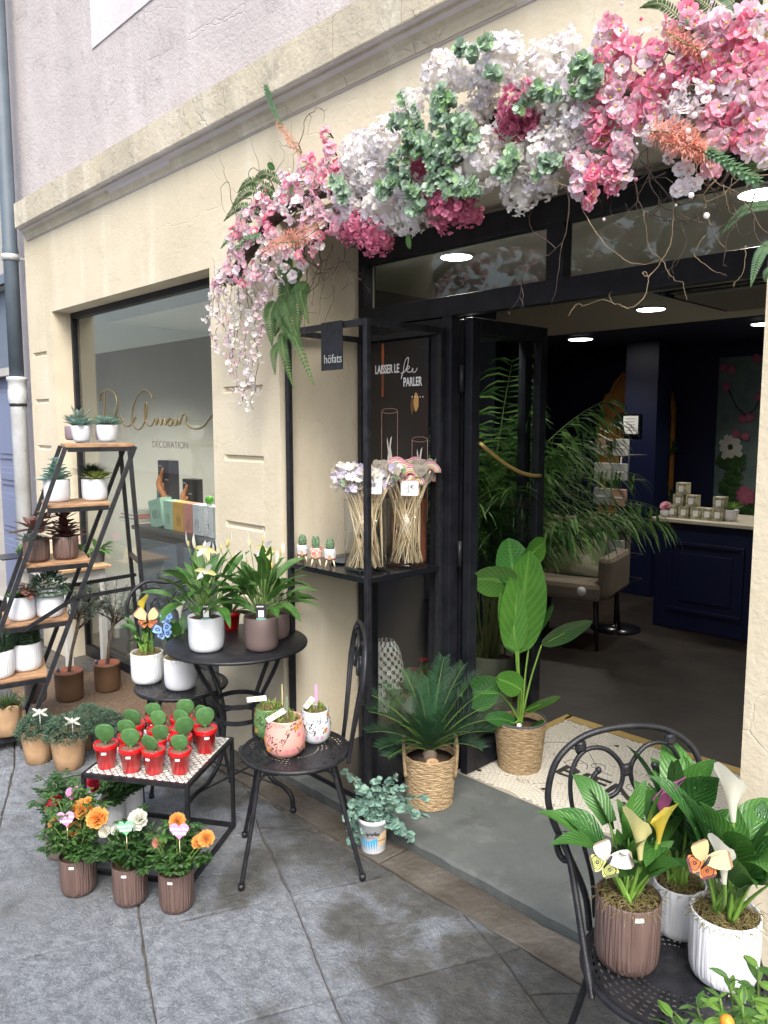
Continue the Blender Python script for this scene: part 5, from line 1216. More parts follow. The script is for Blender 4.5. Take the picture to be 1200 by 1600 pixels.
cactus(516,888,0,'potpat','round cactus in a pale footed pot, right of the three beside the vase',3)
mb = MB(); c = G(540,878,1.0585); mb.lathe([(.001,.001),(.055,.001),(.078,.008),(.080,.011),(.055,.005),(.001,.004)], tuple(c)); o = mb.build('dark_saucer', M['greypot']); tag(o, 'dark round saucer on the rack shelf behind the little cacti', 'saucer')

# ================================================================ ROUND TABLE PLANTS
def peace_lily(cx, by, w, h, m, label, seed, Lf=1.0, n=46, z=.7205, nfl=8, tagc=True, push=0, fl=True):
    loc, r, hh = pot_place(cx, by, w, h, z); loc += away(loc)*push; rr = random.Random(seed); t = thing('peace_lily', label, 'potted plant', loc, 0, 'peace lilies on the round table'); pot(t, 'round', r, hh, m)
    mb = MB(); st = MB()
    for i in range(n):
        a = i*2.399; e = R(rr.uniform(38,84)); d = Vector((math.cos(a)*math.cos(e), math.sin(a)*math.cos(e), math.sin(e)))
        b = Vector((rr.uniform(-.3,.3)*r, rr.uniform(-.3,.3)*r, hh*.9)); L = rr.uniform(.09,.20)*Lf; pts, dd = arc(b, d, L, .45, 5); st.tube(pts, [.0022]*5+[.0016], 4)
        mb.blade(pts[-1], dd, rr.uniform(.12,.19)*Lf, rr.uniform(.036,.054)*Lf, rr.uniform(.5,1.3), .30, 8, rr.randrange(2), 'lance', wave=.02, roll=rr.uniform(-.5,.5))
    st.build('stems', M['stem'], t); mb.build('leaves', [M['gr_mid'], M['gr_lily']], t)
    if fl:
        for i in range(nfl):
            a = rr.uniform(0, 6.3); e = R(rr.uniform(62,86)); d = Vector((math.cos(a)*math.cos(e), math.sin(a)*math.cos(e), math.sin(e))); pts, dd = arc((0,0,hh*.9), d, rr.uniform(.24,.36)*Lf, .15, 7)
            mb = MB(); mb.tube(pts, .0018, 5, 1); mb.blade(pts[-1], (dd+Vector((0,0,.6))), rr.uniform(.05,.075), .020, -.1, -.5, 6, 0, 'lance', roll=rr.uniform(-1,1)); mb.tube([pts[-1], pts[-1]+Vector((0,0,.028))], .0028, 5, 2)
            mb.build('white_spathe', [M['p_ivory'], M['stem'], M['core']], t)
    if tagc:
        p = V(cx-1, by-h-10, loc, r*.75)-loc; tg = MB(); tg.bar(p+Vector((0,0,-.045)), p+Vector((0,0,.04)), .045, .0012, up=FH); tg.bar(p+Vector((0,0,-.04))-FH*.0012, p+Vector((0,0,-.022))-FH*.0012, .043, .001, 2, up=FH); tg.bar(p+Vector((0,0,-.018))-FH*.0012, p+Vector((0,0,.012))-FH*.0012, .024, .001, 1, up=FH)
        for q in range(4): tg.bar(p+Vector((0,0,.026))-FH*.0014+RGT*(-.016+q*.008), p+Vector((0,0,.032))-FH*.0014+RGT*(-.016+q*.008), .005, .0008, 1, up=FH)
        tg.build('plant_tag', [M['ink'], M['paper'], M['teal']], t)
    return t, loc, r, hh
M['teal'] = mat('teal_print', (.15,.45,.40), .5); M['gr_lily'] = leafmat('leaf_lily', (.025,.10,.018), (.06,.17,.03), .3)
_, pl1, _, _ = peace_lily(323,1021,55,53,'white','peace lily in a plain white pot on the round table', 71)
_, pl2, _, _ = peace_lily(409,1020,54,52,'brown','peace lily in a brown pot on the right of the round table', 72)
peace_lily(430,1006,46,40,'brown','second dark pot half hidden behind the brown peace lily pot', 73, .9, 14, nfl=0, tagc=False, push=.05)
loc, r, hh = pot_place(362,986,28,28,.7205); t = thing('red_pot_plant', 'small red pot with green leaves behind the two peace lilies on the table', 'potted plant', loc); pot(t, 'taper', r, hh, 'red'); rr = random.Random(4); plant_succ(t, r*1.2, hh, 'broad', rr)
def fabric_flower(px, py, loc, near, label):
    p = V(px, py, loc, near); t = thing('lily_ornament', label, 'ornament', p); rr = random.Random(int(px)); mb = MB()
    for i in range(5):
        a = i*1.25; d = RGT*math.cos(a)+Z*(math.sin(a)*.7+.2)-FH*.3; mb.blade((0,0,0), d, .055, .022, .9, .3, 6, 0 if i % 2 else 1, 'lance', up=-FH)
    for i in range(4): a = rr.uniform(3.3,6); mb.tube([(0,0,0), RGT*.03*math.cos(a)+Z*.03*math.sin(a), RGT*.045*math.cos(a)+Z*.04*math.sin(a)], .0014, 4, 0)
    mb.build('petals', [M['p_white'], M['p_yelp']], t); mb = MB(); mb.tube([(0,0,0),(0,0,-.12)], .0015, 4); mb.build('wire', M['stem'], t)
fabric_flower(322,858,pl1,.05,'white and yellow lily ornament on top of the white-potted peace lily'); fabric_flower(323,893,pl1,.08,'white lily ornament halfway down the white-potted peace lily'); fabric_flower(416,857,pl2,.05,'white and gold lily ornament on top of the brown-potted peace lily')

# ================================================================ CALLAS AND BUTTERFLIES
M['gr_calla'] = leafmat('leaf_calla', (.018,.075,.018), (.035,.12,.025), .30, .12, 9, .35)
def spotted(mt):
    N, Lk, b = nodes_of(mt); v = N.new('ShaderNodeTexVoronoi'); v.inputs['Scale'].default_value = 105; tc = N.new('ShaderNodeTexCoord'); mp = N.new('ShaderNodeMapping'); mp.inputs['Scale'].default_value = (1,1,.5); Lk.new(tc.outputs['Object'], mp.inputs[0]); Lk.new(mp.outputs[0], v.inputs[0])
    q = N.new('ShaderNodeMath'); q.operation = 'LESS_THAN'; q.inputs[1].default_value = .115; Lk.new(v.outputs[0], q.inputs[0])
    mx = N.new('ShaderNodeMix'); mx.data_type = 'RGBA'; Lk.new(q.outputs[0], mx.inputs[0]); src = b.inputs['Base Color'].links[0].from_socket; Lk.new(src, mx.inputs[6]); mx.inputs[7].default_value = (.45,.58,.32,1); Lk.new(mx.outputs[2], b.inputs['Base Color'])
spotted(M['gr_calla'])
def mossy(t, r, hh, rr, nm='moss', q=1.0):
    mb = MB()
    for i in range(420):
        a = rr.uniform(0, 6.3); s = r*.96*rr.random()**.5; p = Vector((s*math.cos(a), s*math.sin(a), hh*.93+r*.14*(1-(s/r)**2)+rr.uniform(0,.10)*r)); d = Vector((rr.gauss(0,1),rr.gauss(0,1),rr.uniform(-.4,.7)))
        pts, _ = arc(p, d, r*rr.uniform(.2,.45)*q, 1.2, 3); mb.tube(pts, r*.010, 3, 0, cap=False)
    mb.build(nm, M['mossf'], t)
M['mossf'] = mat('moss_fibre', (.20,.17,.05), .9, (.32,.26,.12), ns=60, trans=.15)
def calla(cx, by, w, h, z, m, label, seed, Hpx, wide, spathes, n=16, leafL=1.0, stk=None, group='calla lilies in pots', kind='round', push=0, leaves=()):
    loc, r, hh = pot_place(cx, by, w, h, z, .84); loc += away(loc)*push; rr = random.Random(seed); t = thing('calla_lily', label, 'potted plant', loc, 0, group); pot(t, kind, r, hh, m, 'soil', sink=.10)
    if stk is not None: sticker(t, r, hh, .9, stk, .009 if w > 80 else .006)
    mossy(t, r, hh, rr)
    k = ppm(loc); H = Hpx/k; Wd = wide/k; st = MB(); mb = MB()
    def leaf(tip_dir, L, lL, wd, dr, rl):
        b = Vector((rr.uniform(-.35,.35)*r, rr.uniform(-.35,.35)*r, hh*.95)); pts, dd = arc(b, tip_dir, L, .35, 6)
        st.tube(pts, [.0055,.005,.0045,.004,.0035,.003,.0025], 6); mb.blade(pts[-1], dd, lL, wd, dr, .28, 11, rr.randrange(2), 'calla', wave=.03, roll=rl, curl=rr.uniform(-.5,.5))
    for i in range(n):
        a = i*2.399+rr.uniform(-.2,.2); e = R(rr.uniform(60,87)); d = Vector((math.cos(a)*math.cos(e), math.sin(a)*math.cos(e), math.sin(e)))
        leaf(d, H*rr.uniform(.16,.50), H*rr.uniform(.38,.55)*leafL, H*rr.uniform(.16,.25)*leafL, rr.uniform(.5,1.5), rr.uniform(-.7,.7))
    st.build('leaf_stalks', M['gr_stalk'], t); mb.build('leaves', [M['gr_calla'], M['gr_calla2']], t)
    for (x, y, s, mm, near, sd) in spathes:
        p = V(x, y, loc, near)-loc; L = s/k; base = p-Vector((0,0,L*.55)); mb = MB(); mb.tube(smooth_pts([(rr.uniform(-.3,.3)*r,rr.uniform(-.3,.3)*r,hh*.9),(p.x*.7,p.y*.7,(hh+base.z)/2),tuple(base)]), .0045 if w > 80 else .003, 7, 1)
        funnel(mb, base-Vector((0,0,L*.15)), Vector((sd*.10,0,1)), L*1.25, L*.31, 0, 2, RGT*sd - FH*.6); mb.build('spathe', [M[mm], M['gr_stalk'], M['core']], t)
    return t, loc, r, hh
M['gr_stalk'] = mat('pale_stalk', (.16,.30,.05), .4); M['gr_calla2'] = leafmat('leaf_calla_pale', (.035,.12,.022), (.065,.18,.035), .30, .2, 9, .35)
_, f1, _, _ = calla(977,1530,99,94,.451,'brownrib','brown ribbed pot with two yellow callas on the right foreground chair', 81, 215, 110, [(1002,1300,62,'p_yelp',.05,-1),(1030,1282,52,'p_yel',.02,1)], 21, .92, .35)
_, f2, _, _ = calla(1058,1473,78,70,.451,'whiterib','white ribbed pot with one pink calla behind the other two on the chair', 82, 250, 100, [(1036,1246,60,'p_mag',.06,1)], 20, .95, None)
_, f3, _, _ = calla(1127,1553,104,92,.451,'whiterib','white ribbed pot with tall cream calla on the right of the foreground chair', 83, 265, 110, [(1148,1236,68,'p_ivory',.04,-1),(1134,1340,56,'p_ivory',.13,-1)], 27, .88, None)
_, f4, _, _ = calla(231,1071,49,46,.451,'whiterib','white ribbed pot with a yellow calla on the chair behind the table', 84, 88, 30, [(222,943,24,'p_yel',.03,1)], 16, .62, None)
_, f5, _, _ = calla(283,1081,50,48,.451,'white','plain white pot with a white calla on the chair behind the table', 85, 92, 30, [(281,950,22,'p_ivory',.03,1)], 16, .62, None)
M['wingo'] = wingmat('butterfly_orange', (.66,.19,.04), (.10,.03,.04)); M['wingc'] = wingmat('butterfly_cream', (.60,.47,.25), (.25,.16,.09), .5, .90); M['wingy'] = wingmat('butterfly_yellow', (.55,.60,.18), (.10,.10,.05)); M['wingw'] = wingmat('butterfly_white', (.58,.57,.52), (.28,.22,.16), .5, .90); M['wingb'] = wingmat('butterfly_blue', (.22,.38,.70), (.05,.08,.2), 1.5, .9)
def butterfly(px, py, loc, near, s, m1, m2, label, tilt):
    p = V(px, py, loc, near); t = thing('butterfly_ornament', label, 'butterfly', p, 0, 'paper butterflies clipped to the callas'); k = s/ppm(p)
    up = (Z*math.cos(tilt)+RGT*math.sin(tilt)); sd = (RGT*math.cos(tilt)-Z*math.sin(tilt)); nr = -FH*.9+Z*.3
    for q in (-1, 1):
        mb = MB(); a = (sd*q*.80+up*.62-FH*.25*0+nr*.25).normalized(); mb.blade(sd*q*.02*k, a, k*.62, k*.46, -.05, .05, 8, 0, 'wing', up=nr); mb.build('fore_wing', M[m1], t)
        mb = MB(); a = (sd*q*.62-up*.62+nr*.2).normalized(); mb.blade(sd*q*.02*k-nr*.001, a, k*.42, k*.42, .0, .05, 8, 0, 'wing', up=nr)
        ring = MB(); c = sd*q*.20*k-up*.17*k+nr*.006
        for rad in (.045,.085,.125): ring.tube([c+(sd*math.cos(u*PI/8)+up*math.sin(u*PI/8))*rad*k+nr*.03*k for u in range(16)], .006*k, 4, 0, True)
        hw = mb.build('hind_wing', M[m2], t); ring.build('ring_marks', M['ink'], hw)
    mb = MB(); mb.tube([up*.16*k+nr*.012, nr*.016, -up*.2*k+nr*.01], [.03*k,.045*k,.02*k], 8)
    for q in (-1, 1): mb.tube([up*.15*k+nr*.012, up*.34*k+sd*q*.12*k+nr*.02], .006*k, 4)
    mb.build('body', M['ink'], t)
    mb = MB(); mb.tube([(0,0,0),(0,0,-.06)], .001, 4); mb.build('wire', M['stem'], t)
butterfly(948,1344,f1,.10,62,'wingw','wingy','yellow and white butterfly by the brown calla pot', .55)
butterfly(1100,1345,f3,.14,64,'wingc','wingo','orange and cream butterfly between the two white calla pots', .55)
butterfly(231,967,f4,.07,36,'wingc','wingo','small orange and cream butterfly under the yellow calla behind the table', 0)
butterfly(256,987,f5,.09,28,'wingb','wingb','small blue butterfly beside the white calla, the lower one', -.3)
butterfly(259,966,f5,.05,20,'wingb','wingb','tiny blue butterfly beside the white calla, the upper one', .2)

# ================================================================ FLOWERED BOWLS ON THE MIDDLE CHAIR
def bowl(cx, by, w, h, base, label, seed, card=None, pick=None, n=16):
    loc, r, hh = pot_place(cx, by, w, h, .451, .72); rr = random.Random(seed); t = thing('patterned_bowl', label, 'potted plant', loc, 0, 'bowls of sprouting bulbs'); k = ppm(loc)
    bm_ = mat('glazed_'+label.split()[0], base, .25, coat=.2); p = pot(t, 'bowl', r, hh, bm_, sink=.10)
    dec = [MB() for _ in range(4)]
    def surf(a, z):
        prf = PP['bowl'][1:8]; zz = z
        for (r0, z0), (r1, z1) in zip(prf, prf[1:]):
            if z0 <= zz <= z1: q = r0+(r1-r0)*(zz-z0)/(z1-z0); break
        else: q = .85
        return Vector((q*r*1.006*math.cos(a), q*r*1.006*math.sin(a), z*hh))
    for i in range(44):
        a = i*2.399; z = rr.uniform(.12,.90); c = surf(a, z); nrm = Vector((c.x,c.y,0)).normalized(); kind = i % 4
        tx = Vector((-nrm.y,nrm.x,0))
        if kind == 0:
            for q in range(7): b = q*.9; dec[0].add([c+nrm*.0006, c+nrm*.0006+(tx*math.cos(b)+Z*math.sin(b))*r*.17, c+nrm*.0006+(tx*math.cos(b+.7)+Z*math.sin(b+.7))*r*.17], [(0,1,2)])
        elif kind == 1:
            for q in range(4): b = q*1.57; dec[1].add([c+nrm*.0008, c+nrm*.0008+(tx*math.cos(b)+Z*math.sin(b))*r*.13, c+nrm*.0008+(tx*math.cos(b+.9)+Z*math.sin(b+.9))*r*.13], [(0,1,2)])
        else:
            L = rr.uniform(.12,.26); pts = [surf(a+q*.07*rr.choice((-1,1)), min(.93,max(.08,z+L*(q/4-.5)))) for q in range(5)]; dec[2].tube(pts, .0014, 3)
            for q in range(3): cc = surf(a+rr.uniform(-.2,.2), min(.93,max(.08,z+rr.uniform(-.12,.12)))); dec[2].tube([cc, cc+tx*.006+Z*.006], .0018, 3)
    dec[0].build('orange_flowers', M['p_orange'], p); dec[1].build('pink_flowers', M['p_hot'], p); dec[2].build('twig_print', M['ink'], p)
    mossy(t, r*.84, hh, rr)
    mb = MB()
    for i in range(n):
        a = rr.uniform(0,6.3); s = rr.uniform(.3,.75)*r; b = Vector((s*math.cos(a), s*math.sin(a), hh*.93)); 
        for q in range(3): d = Vector((rr.gauss(0,.25),rr.gauss(0,.25),1)); mb.blade(b, d, rr.uniform(.016,.040), .008, .1, .6, 3, rr.randrange(2), 'strap')
    mb.build('bulb_shoots', [M['gr_yel'], M['gr_bright']], t)
    if card:
        x, y, wp, tl_ = card; c = V(x, y, loc, r*.6)-loc; sd = RGT*math.cos(tl_)+Z*math.sin(tl_); L = wp/k
        mb = MB(); mb.bar(c-sd*L/2, c+sd*L/2, .001, .021, up=Z); cd_ = mb.build('care_card', M['paper'], t)
        mb = MB(); q = c-FH*.0016; mb.bar(q-sd*.004, q+sd*.004, .0006, .009, up=Z)
        cc = mb.build('printed_bulb', M['p_yel'], cd_)
    if pick:
        x, y, hp_, mm = pick; c = V(x, y, loc, .0)-loc; mb = MB(); L = hp_/k; mb.bar(c-Z*L/2, c+Z*L/2, .004 if mm != 'hpink' else .010, .003, up=FH); mb.bar(c-Z*L, c-Z*L/2, .002, .002, up=FH); mb.build('pick', M[mm], t)
bowl(422,1158,50,46,(.10,.20,.07),'green flower-patterned bowl of sprouting bulbs on the middle chair', 91, (401,1092,30,.1), (441,1085,32,'p_yelp'))
bowl(493,1164,48,48,(.62,.66,.70),'white flower-patterned bowl of sprouting bulbs on the middle chair', 92, (483,1098,20,.9), (494,1083,26,'hpink'))
bowl(446,1186,64,54,(.66,.33,.28),'pink flower-patterned bowl of sprouting bulbs at the front of the middle chair', 93, (431,1118,32,.55), (449,1108,40,'gr_fernp'))

# ================================================================ EUCALYPTUS, SAGO, STRELITZIA, ARECA
loc, r, hh = pot_place(583,1337,50,48,.0,.85); k = ppm(loc); rr = random.Random(7)
t = thing('eucalyptus_pot', 'trailing blue-green eucalyptus in a printed white pot at the edge of the doorstep', 'potted plant', loc)
M['print_b'] = mat('print_blue', (.05,.35,.60), .4); M['print_s'] = mat('print_sand', (.55,.42,.26), .4); M['print_g'] = mat('print_brown', (.18,.05,.03), .5)
p_ = pot(t, 'plastic', r, hh, 'white')
def pr(a, z): q = .76+.20*z; b0 = math.atan2(-away(loc).y, -away(loc).x); return Vector((q*r*1.012*math.cos(b0+a), q*r*1.012*math.sin(b0+a), z*hh))
def patch(pts, m_, nm):
    mb = MB(); n = len(pts); mb.add([pr(*q) for q in pts], [tuple(range(n))]); return mb.build(nm, m_, p_)
for i in range(6): patch([(-.9+.2*i,.12+.03*math.sin(i*2)),(-.7+.2*i,.12+.03*math.sin(i*2+2)),(-.7+.2*i,.45-.05*math.sin(i)),(-.9+.2*i,.45-.05*math.sin(i-1))], M['print_b'], 'blue_print')
for i in range(4): patch([(.35+.2*i,.12),(.55+.2*i,.12),(.55+.2*i,.62+.04*i),(.35+.2*i,.58+.04*i)], M['print_s'], 'sand_print')
mb = MB(); mb.tube([pr(.3+.1*i,.42+.02*math.sin(i*3)) for i in range(8)], .0015, 4); mb.tube([pr(-.5+.08*i,.52) for i in range(9)], .0012, 4); mb.build('brown_line', M['print_g'], p_)
d_ = -away(loc); s_ = Vector((-d_.y, d_.x, 0))
text('lettering', 'Venafee', .022, frame_m(loc+d_*(r*.925)-s_*.042+Vector((0,0,hh*.60)), s_, Z), M['ink'], p_, shear=.3, bold=.0003, sx=.95)
st = MB(); mb = MB()
tips = [(540,1205),(548,1255),(545,1300),(553,1320),(622,1210),(635,1228),(668,1248),(662,1275),(642,1315),(600,1240),(580,1235),(618,1250),(565,1285),(560,1230),(640,1260),(575,1300),(610,1290),(590,1215),(545,1275),(625,1300)]
for i, (x, y) in enumerate(tips):
    e = V(x, y, loc, rr.uniform(-.05,.09))-loc; b = Vector((0,0,hh*.95)); mid = (b+e)/2+Vector((0,0,.035)); pts = smooth_pts([b, mid, e], 6); st.tube(pts, .0018, 5)
    for q in range(2, len(pts)-1):
        for s in (-1, 1):
            for _ in range(2):
                a = rr.uniform(0, 6.3); d = Vector((math.cos(a), math.sin(a), rr.uniform(-.5,.5))); L = rr.uniform(.018,.032)*(1.25 if y > 1270 else 1); mb.blade(pts[q], d, L, L*1.05, .2, .12, 4, rr.randrange(2), 'oval', roll=rr.uniform(-1.2,1.2))
st.build('stems', M['stemp'] if 'stemp' in M else M['gr_grey'], t); mb.build('leaves', [M['gr_teal'], M['gr_teal2'] if 'gr_teal2' in M else M['gr_teal']], t)

def basket(t, r, h, rt, m='basketm', rim=None):
    mb = MB(); n = int(h/.0085)
    rr = random.Random(3)
    for i in range(n):
        f = i/(n-1); q = r*(rt+(1-rt)*f); z = .004+f*(h-.008); k = 44
        mb.tube([(q*(1+.012*math.sin(j*1.9+i*2.3))*math.cos(2*PI*j/k), q*(1+.012*math.sin(j*1.9+i*2.3))*math.sin(2*PI*j/k), z+.0012*math.sin(j*1.1+i*4)) for j in range(k)], .0056, 5, 0, True)
    mb.lathe([(0,.001),(r*rt,.001),(r*rt*.98,.004)], n=24); b = mb.build('basket', M[m], t)
    if rim: mb = MB(); [mb.tube([(r*1.01*math.cos(2*PI*j/60), r*1.01*math.sin(2*PI*j/60), h+.002+i*.006+.002*(j % 2)) for j in range(60)], .0035, 4, 0, True) for i in range(2)]; mb.build('woven_rim', M[rim], t)
    mb = MB(); mb.lathe([(.001,h*.9),(r*.95,h*.88)], n=20); mb.build('soil', M['soil'], t)
    return b
M['basketm'] = mat('seagrass', (.55,.41,.24), .8, (.36,.25,.13), ns=38, nd=6, scale=(1,1,3), bump=1, bs=150)
M['rimgrey'] = mat('grey_weave', (.10,.10,.095), .8)
def frond(mb, st, p, d, L, droop, n, ll, lw, m=0, vee=.5, mm=1, rr=random, tip=.35, sw=.0025, ldroop=.3, start=.2, side=None, k0=.35, jt=.04):
    pts, _ = arc(p, d, L, droop, n); st.tube(pts, [sw*(1-.7*i/n) for i in range(n+1)], 5)
    for i in range(int(n*start), n):
        t = i/n; a = (pts[i+1]-pts[i]).normalized(); s = side.copy() if side else a.cross(Z)
        if s.length < .05: s = a.cross(Vector((1,.2,0)))
        s.normalize(); u = s.cross(a)
        l = ll*(k0+(1-k0)*math.sin(PI*min(1,(t-start)/(1-start)*.8+.15)))*rr.uniform(.92,1.08) if t < .93 else ll*tip
        for q in (-1, 1):
            mb.blade(pts[i], (s*q+a*(.35+.5*t)+u*vee+Vector((rr.gauss(0,jt),rr.gauss(0,jt),rr.gauss(0,jt)))).normalized(), l, lw, ldroop, .1, 3, m+(rr.randrange(mm) if mm > 1 else 0), 'lance', up=u)
loc, r, hh = pot_place(671,1268,80,72,.05,.85); t = thing('sago_palm', 'dark green sago palm in a seagrass basket on the doorstep', 'potted palm', loc); basket(t, r, hh, .86)
for s in (-1, 1):
    mb = MB(); c = RGT*s*r*.95; e = RGT*s*.05+FH*.0
    mb.tube(smooth_pts([c-FH*.05+Z*(hh*.6), c*1.08-FH*.045+Z*(hh+.03), c*1.05+Z*(hh+.075), c*1.08+FH*.045+Z*(hh+.03), c+FH*.05+Z*(hh*.6)]), .008, 6); mb.build('handle', M['basketm'], t)
mb = MB(); c = -FH*r*.98+RGT*.005+Z*(hh+.005); vs_d = [c+RGT*.026*math.cos(a*PI/9)+Z*.017*math.sin(a*PI/9)-FH*.002 for a in range(18)]; vs_e = [v+FH*.003 for v in vs_d]; mb.add(vs_d+vs_e, [tuple(range(18))[::-1], tuple(range(18,36))]+[(i,(i+1)%18,18+(i+1)%18,18+i) for i in range(18)]); tg = mb.build('round_price_tag', M['woodpale'], t)
mb = MB(); 
for x0, z0, x1, z1 in ((-.012,-.004,-.006,.006),(-.006,.006,-.003,-.004),(.002,-.005,.002,.006),(.007,.006,.012,-.004)): mb.tube([c+RGT*x0+Z*z0-FH*.003, c+RGT*x1+Z*z1-FH*.003], .0009, 3)
mb.build('ink_mark', M['ink'], tg)
mb = MB(); st = MB(); rr = random.Random(8); k = ppm(loc)
for x, y, near, up_ in [(575,1098,.02,.9),(610,1075,-.05,1),(640,1060,-.1,1.1),(690,1040,-.12,1.2),(735,1060,-.03,1.1),(770,1095,.03,.9),(765,1120,.10,.7),(600,1165,.12,.6),(612,1178,.16,.5),(745,1165,.14,.6),(660,1095,.05,1.2),(700,1110,.08,1),(630,1130,.14,.8),(590,1110,.08,.8),(720,1080,.0,1.1),(670,1070,-.1,1.2),(585,1140,.08,.7),(625,1155,.16,.6),(700,1150,.17,.6),(725,1140,.12,.7),(650,1120,.14,.9),(680,1130,.16,.8),(760,1140,.05,.6),(580,1080,.0,.9),(755,1075,.0,1),(715,1050,-.08,1.1)]:
    e = V(x, y, loc, near)-loc; b = Vector((0,0,hh*1.0)); L = (e-b).length*1.12; d = ((e-b).normalized()+Z*.45).normalized(); frond(mb, st, b, d, L, .95, 46, .090, .0042, 0, .5, 1, rr, .5, .003, .12, .10)
st.build('frond_ribs', M['stem'], t); mb.build('fronds', M['gr_sago'], t)
mb = MB(); mb.ball((0,0,hh*.93), .035); mb.build('trunk', M['bark'], t)

loc, r, hh = pot_place(811,1211,78,70,.052,.80); t = thing('bird_of_paradise', 'tall paddle-leaved plant in a woven basket on the mosaic at the door', 'potted plant', loc); basket(t, r, hh, .80, rim='rimgrey')
M['gr_pad'] = leafmat('leaf_paddle', (.05,.16,.022), (.08,.22,.035), .25, .25, 6); M['gr_pad2'] = leafmat('leaf_paddle_dark', (.025,.10,.02), (.04,.14,.03), .25, .15, 6)
def veins(mt):
    N, Lk, b = nodes_of(mt); tc = N.new('ShaderNodeTexCoord'); wv = N.new('ShaderNodeTexWave'); wv.bands_direction = 'Z'; wv.inputs['Scale'].default_value = 22; wv.inputs['Distortion'].default_value = 3
    Lk.new(tc.outputs['Object'], wv.inputs[0]); bp = N.new('ShaderNodeBump'); bp.inputs['Strength'].default_value = .22; bp.inputs['Distance'].default_value = .003; Lk.new(wv.outputs[0], bp.inputs['Height']); Lk.new(bp.outputs[0], b.inputs['Normal'])
veins(M['gr_pad']); veins(M['gr_pad2'])
k = ppm(loc); st = MB(); rr = random.Random(5)
def pad(base, tip, wpx, mm, near0, near1, roll=0, droop=.3, fold=.22, stalk=True, face=.0):
    b = V(*base, loc, near0)-loc; e = V(*tip, loc, near1)-loc; L = (e-b).length*1.06; mb = MB()
    d = ((e-b).normalized()+Z*droop*.5).normalized(); f = (-FH + RGT*face).normalized()
    mb.blade(b, d, L, wpx/k, droop, fold, 14, 0, 'paddle', wave=.012, up=f, roll=roll); mb.tube([b, b+(e-b)*.5], .002, 4, 1); mb.build('leaf', [M[mm], M['gr_stalk']], t)
    if stalk: st.tube(smooth_pts([(rr.uniform(-.01,.01),rr.uniform(-.01,.01),hh*.9), (b.x*.45,b.y*.45,hh+(b.z-hh)*.5), tuple(b)]), [.0055]*6+[.0045]*6+[.003], 6)
pad((806,1022),(826,870),72,'gr_pad',.0,.03, .15, .1)
pad((806,1018),(796,905),44,'gr_pad',.02,.02,-.2,.1)
pad((804,915),(795,845),58,'gr_pad2',.03,-.02,.3,.2)
pad((806,912),(738,905),58,'gr_pad',.03,.05,-.4,.5)
pad((824,872),(850,848),44,'gr_pad',.0,-.05,.5,.5, stalk=False)
pad((828,1000),(862,945),34,'gr_pad2',-.02,-.06,.9,.4)
pad((846,1008),(920,970),46,'gr_pad2',.0,.03,.6,.5)
pad((815,1078),(777,1060),38,'gr_pad',.05,.08,.4,.4)
pad((781,1083),(722,1085),60,'gr_pad2',.06,.08,-.1,.6)
pad((818,1112),(872,1088),24,'gr_pad',.02,.02,.6,.4)
pad((805,1130),(760,1120),24,'gr_pad2',.05,.08,.3,.4)
pad((820,1150),(848,1126),24,'gr_pad2',.04,.03,.5,.4)
st.build('stalks', M['gr_stalk'], t)
mb = MB(); mb.ball((.03,-.05,hh*.97), .013); mb.ball((-.01,-.07,hh*.96), .010, 1); mb.build('pebbles', [M['paper'], M['terra']], t)

M['concrete'] = mat('fibre_concrete', (.20,.18,.15), .9, (.27,.25,.21), ns=9, nd=6, bump=.4, bs=60)
pp = Vector((-2.60,3.33,.046)); t = thing('areca_palm', 'large feathery palm in a concrete pot just inside the open glass door', 'potted palm', pp)
mb = MB(); mb.lathe([(0,0),(.14,0),(.175,.04),(.20,.16),(.19,.28),(.16,.38),(.158,.40),(.148,.40),(.145,.34),(.001,.34)], n=36); mb.build('pot', M['concrete'], t)
mb = MB(); mb.lathe([(.001,.352),(.145,.345)], n=20); mb.build('soil', M['soil'], t)
rr = random.Random(12); st = MB(); cn = MB(); mb = MB(); lc = MB()
for i in range(46):
    a = i*2.399; q = .075*rr.random()**.5; b = Vector((q*math.cos(a), q*math.sin(a), .34)); H = rr.uniform(.45,1.05); ln = Vector((rr.gauss(0,.10), rr.gauss(0,.10), 1)).normalized(); tp = b+ln*H*.6
    cn.tube([b, b+ln*H*.3, tp], [.0055,.0045,.003], 5)
for i in range(40):
    a = i*2.399; e = R(rr.uniform(48,86)); d = Vector((math.cos(a)*math.cos(e), math.sin(a)*math.cos(e), math.sin(e))); b = Vector((rr.gauss(0,.03), rr.gauss(0,.03), rr.uniform(.75,1.2)))
    frond(mb, st, b, d, rr.uniform(.55,.95)*(.5 if d.y < -.05 else 1), rr.uniform(.7,1.3), 30, .29, .015, 0, .15, 2, rr, .6, .003, 1.3, .25, jt=.18)
for dx, dy, z0, L, dr in ((1,.15,.95,1.0,1.35),(.9,-.25,.85,.95,1.3),(.95,.45,1.05,1.05,1.2),(.7,.6,1.0,1.0,1.1),(.75,.25,1.15,.95,1.0),(.6,0,1.2,.85,1.0),(1,.3,.8,1.1,1.2)):
    d = (RGT*dx+FH*dy+Z*1.35).normalized(); frond(mb, st, Vector((0,0,z0-.08)), d, L*1.12, dr*1.15, 34, .31, .016, 0, .1, 2, rr, .6, .0035, 1.4, .3, jt=.16)
cn.build('canes', M['cane'], t); st.build('frond_ribs', M['stem'], t); mb.build('fronds', [M['gr_palm'], M['gr_dark']], t)

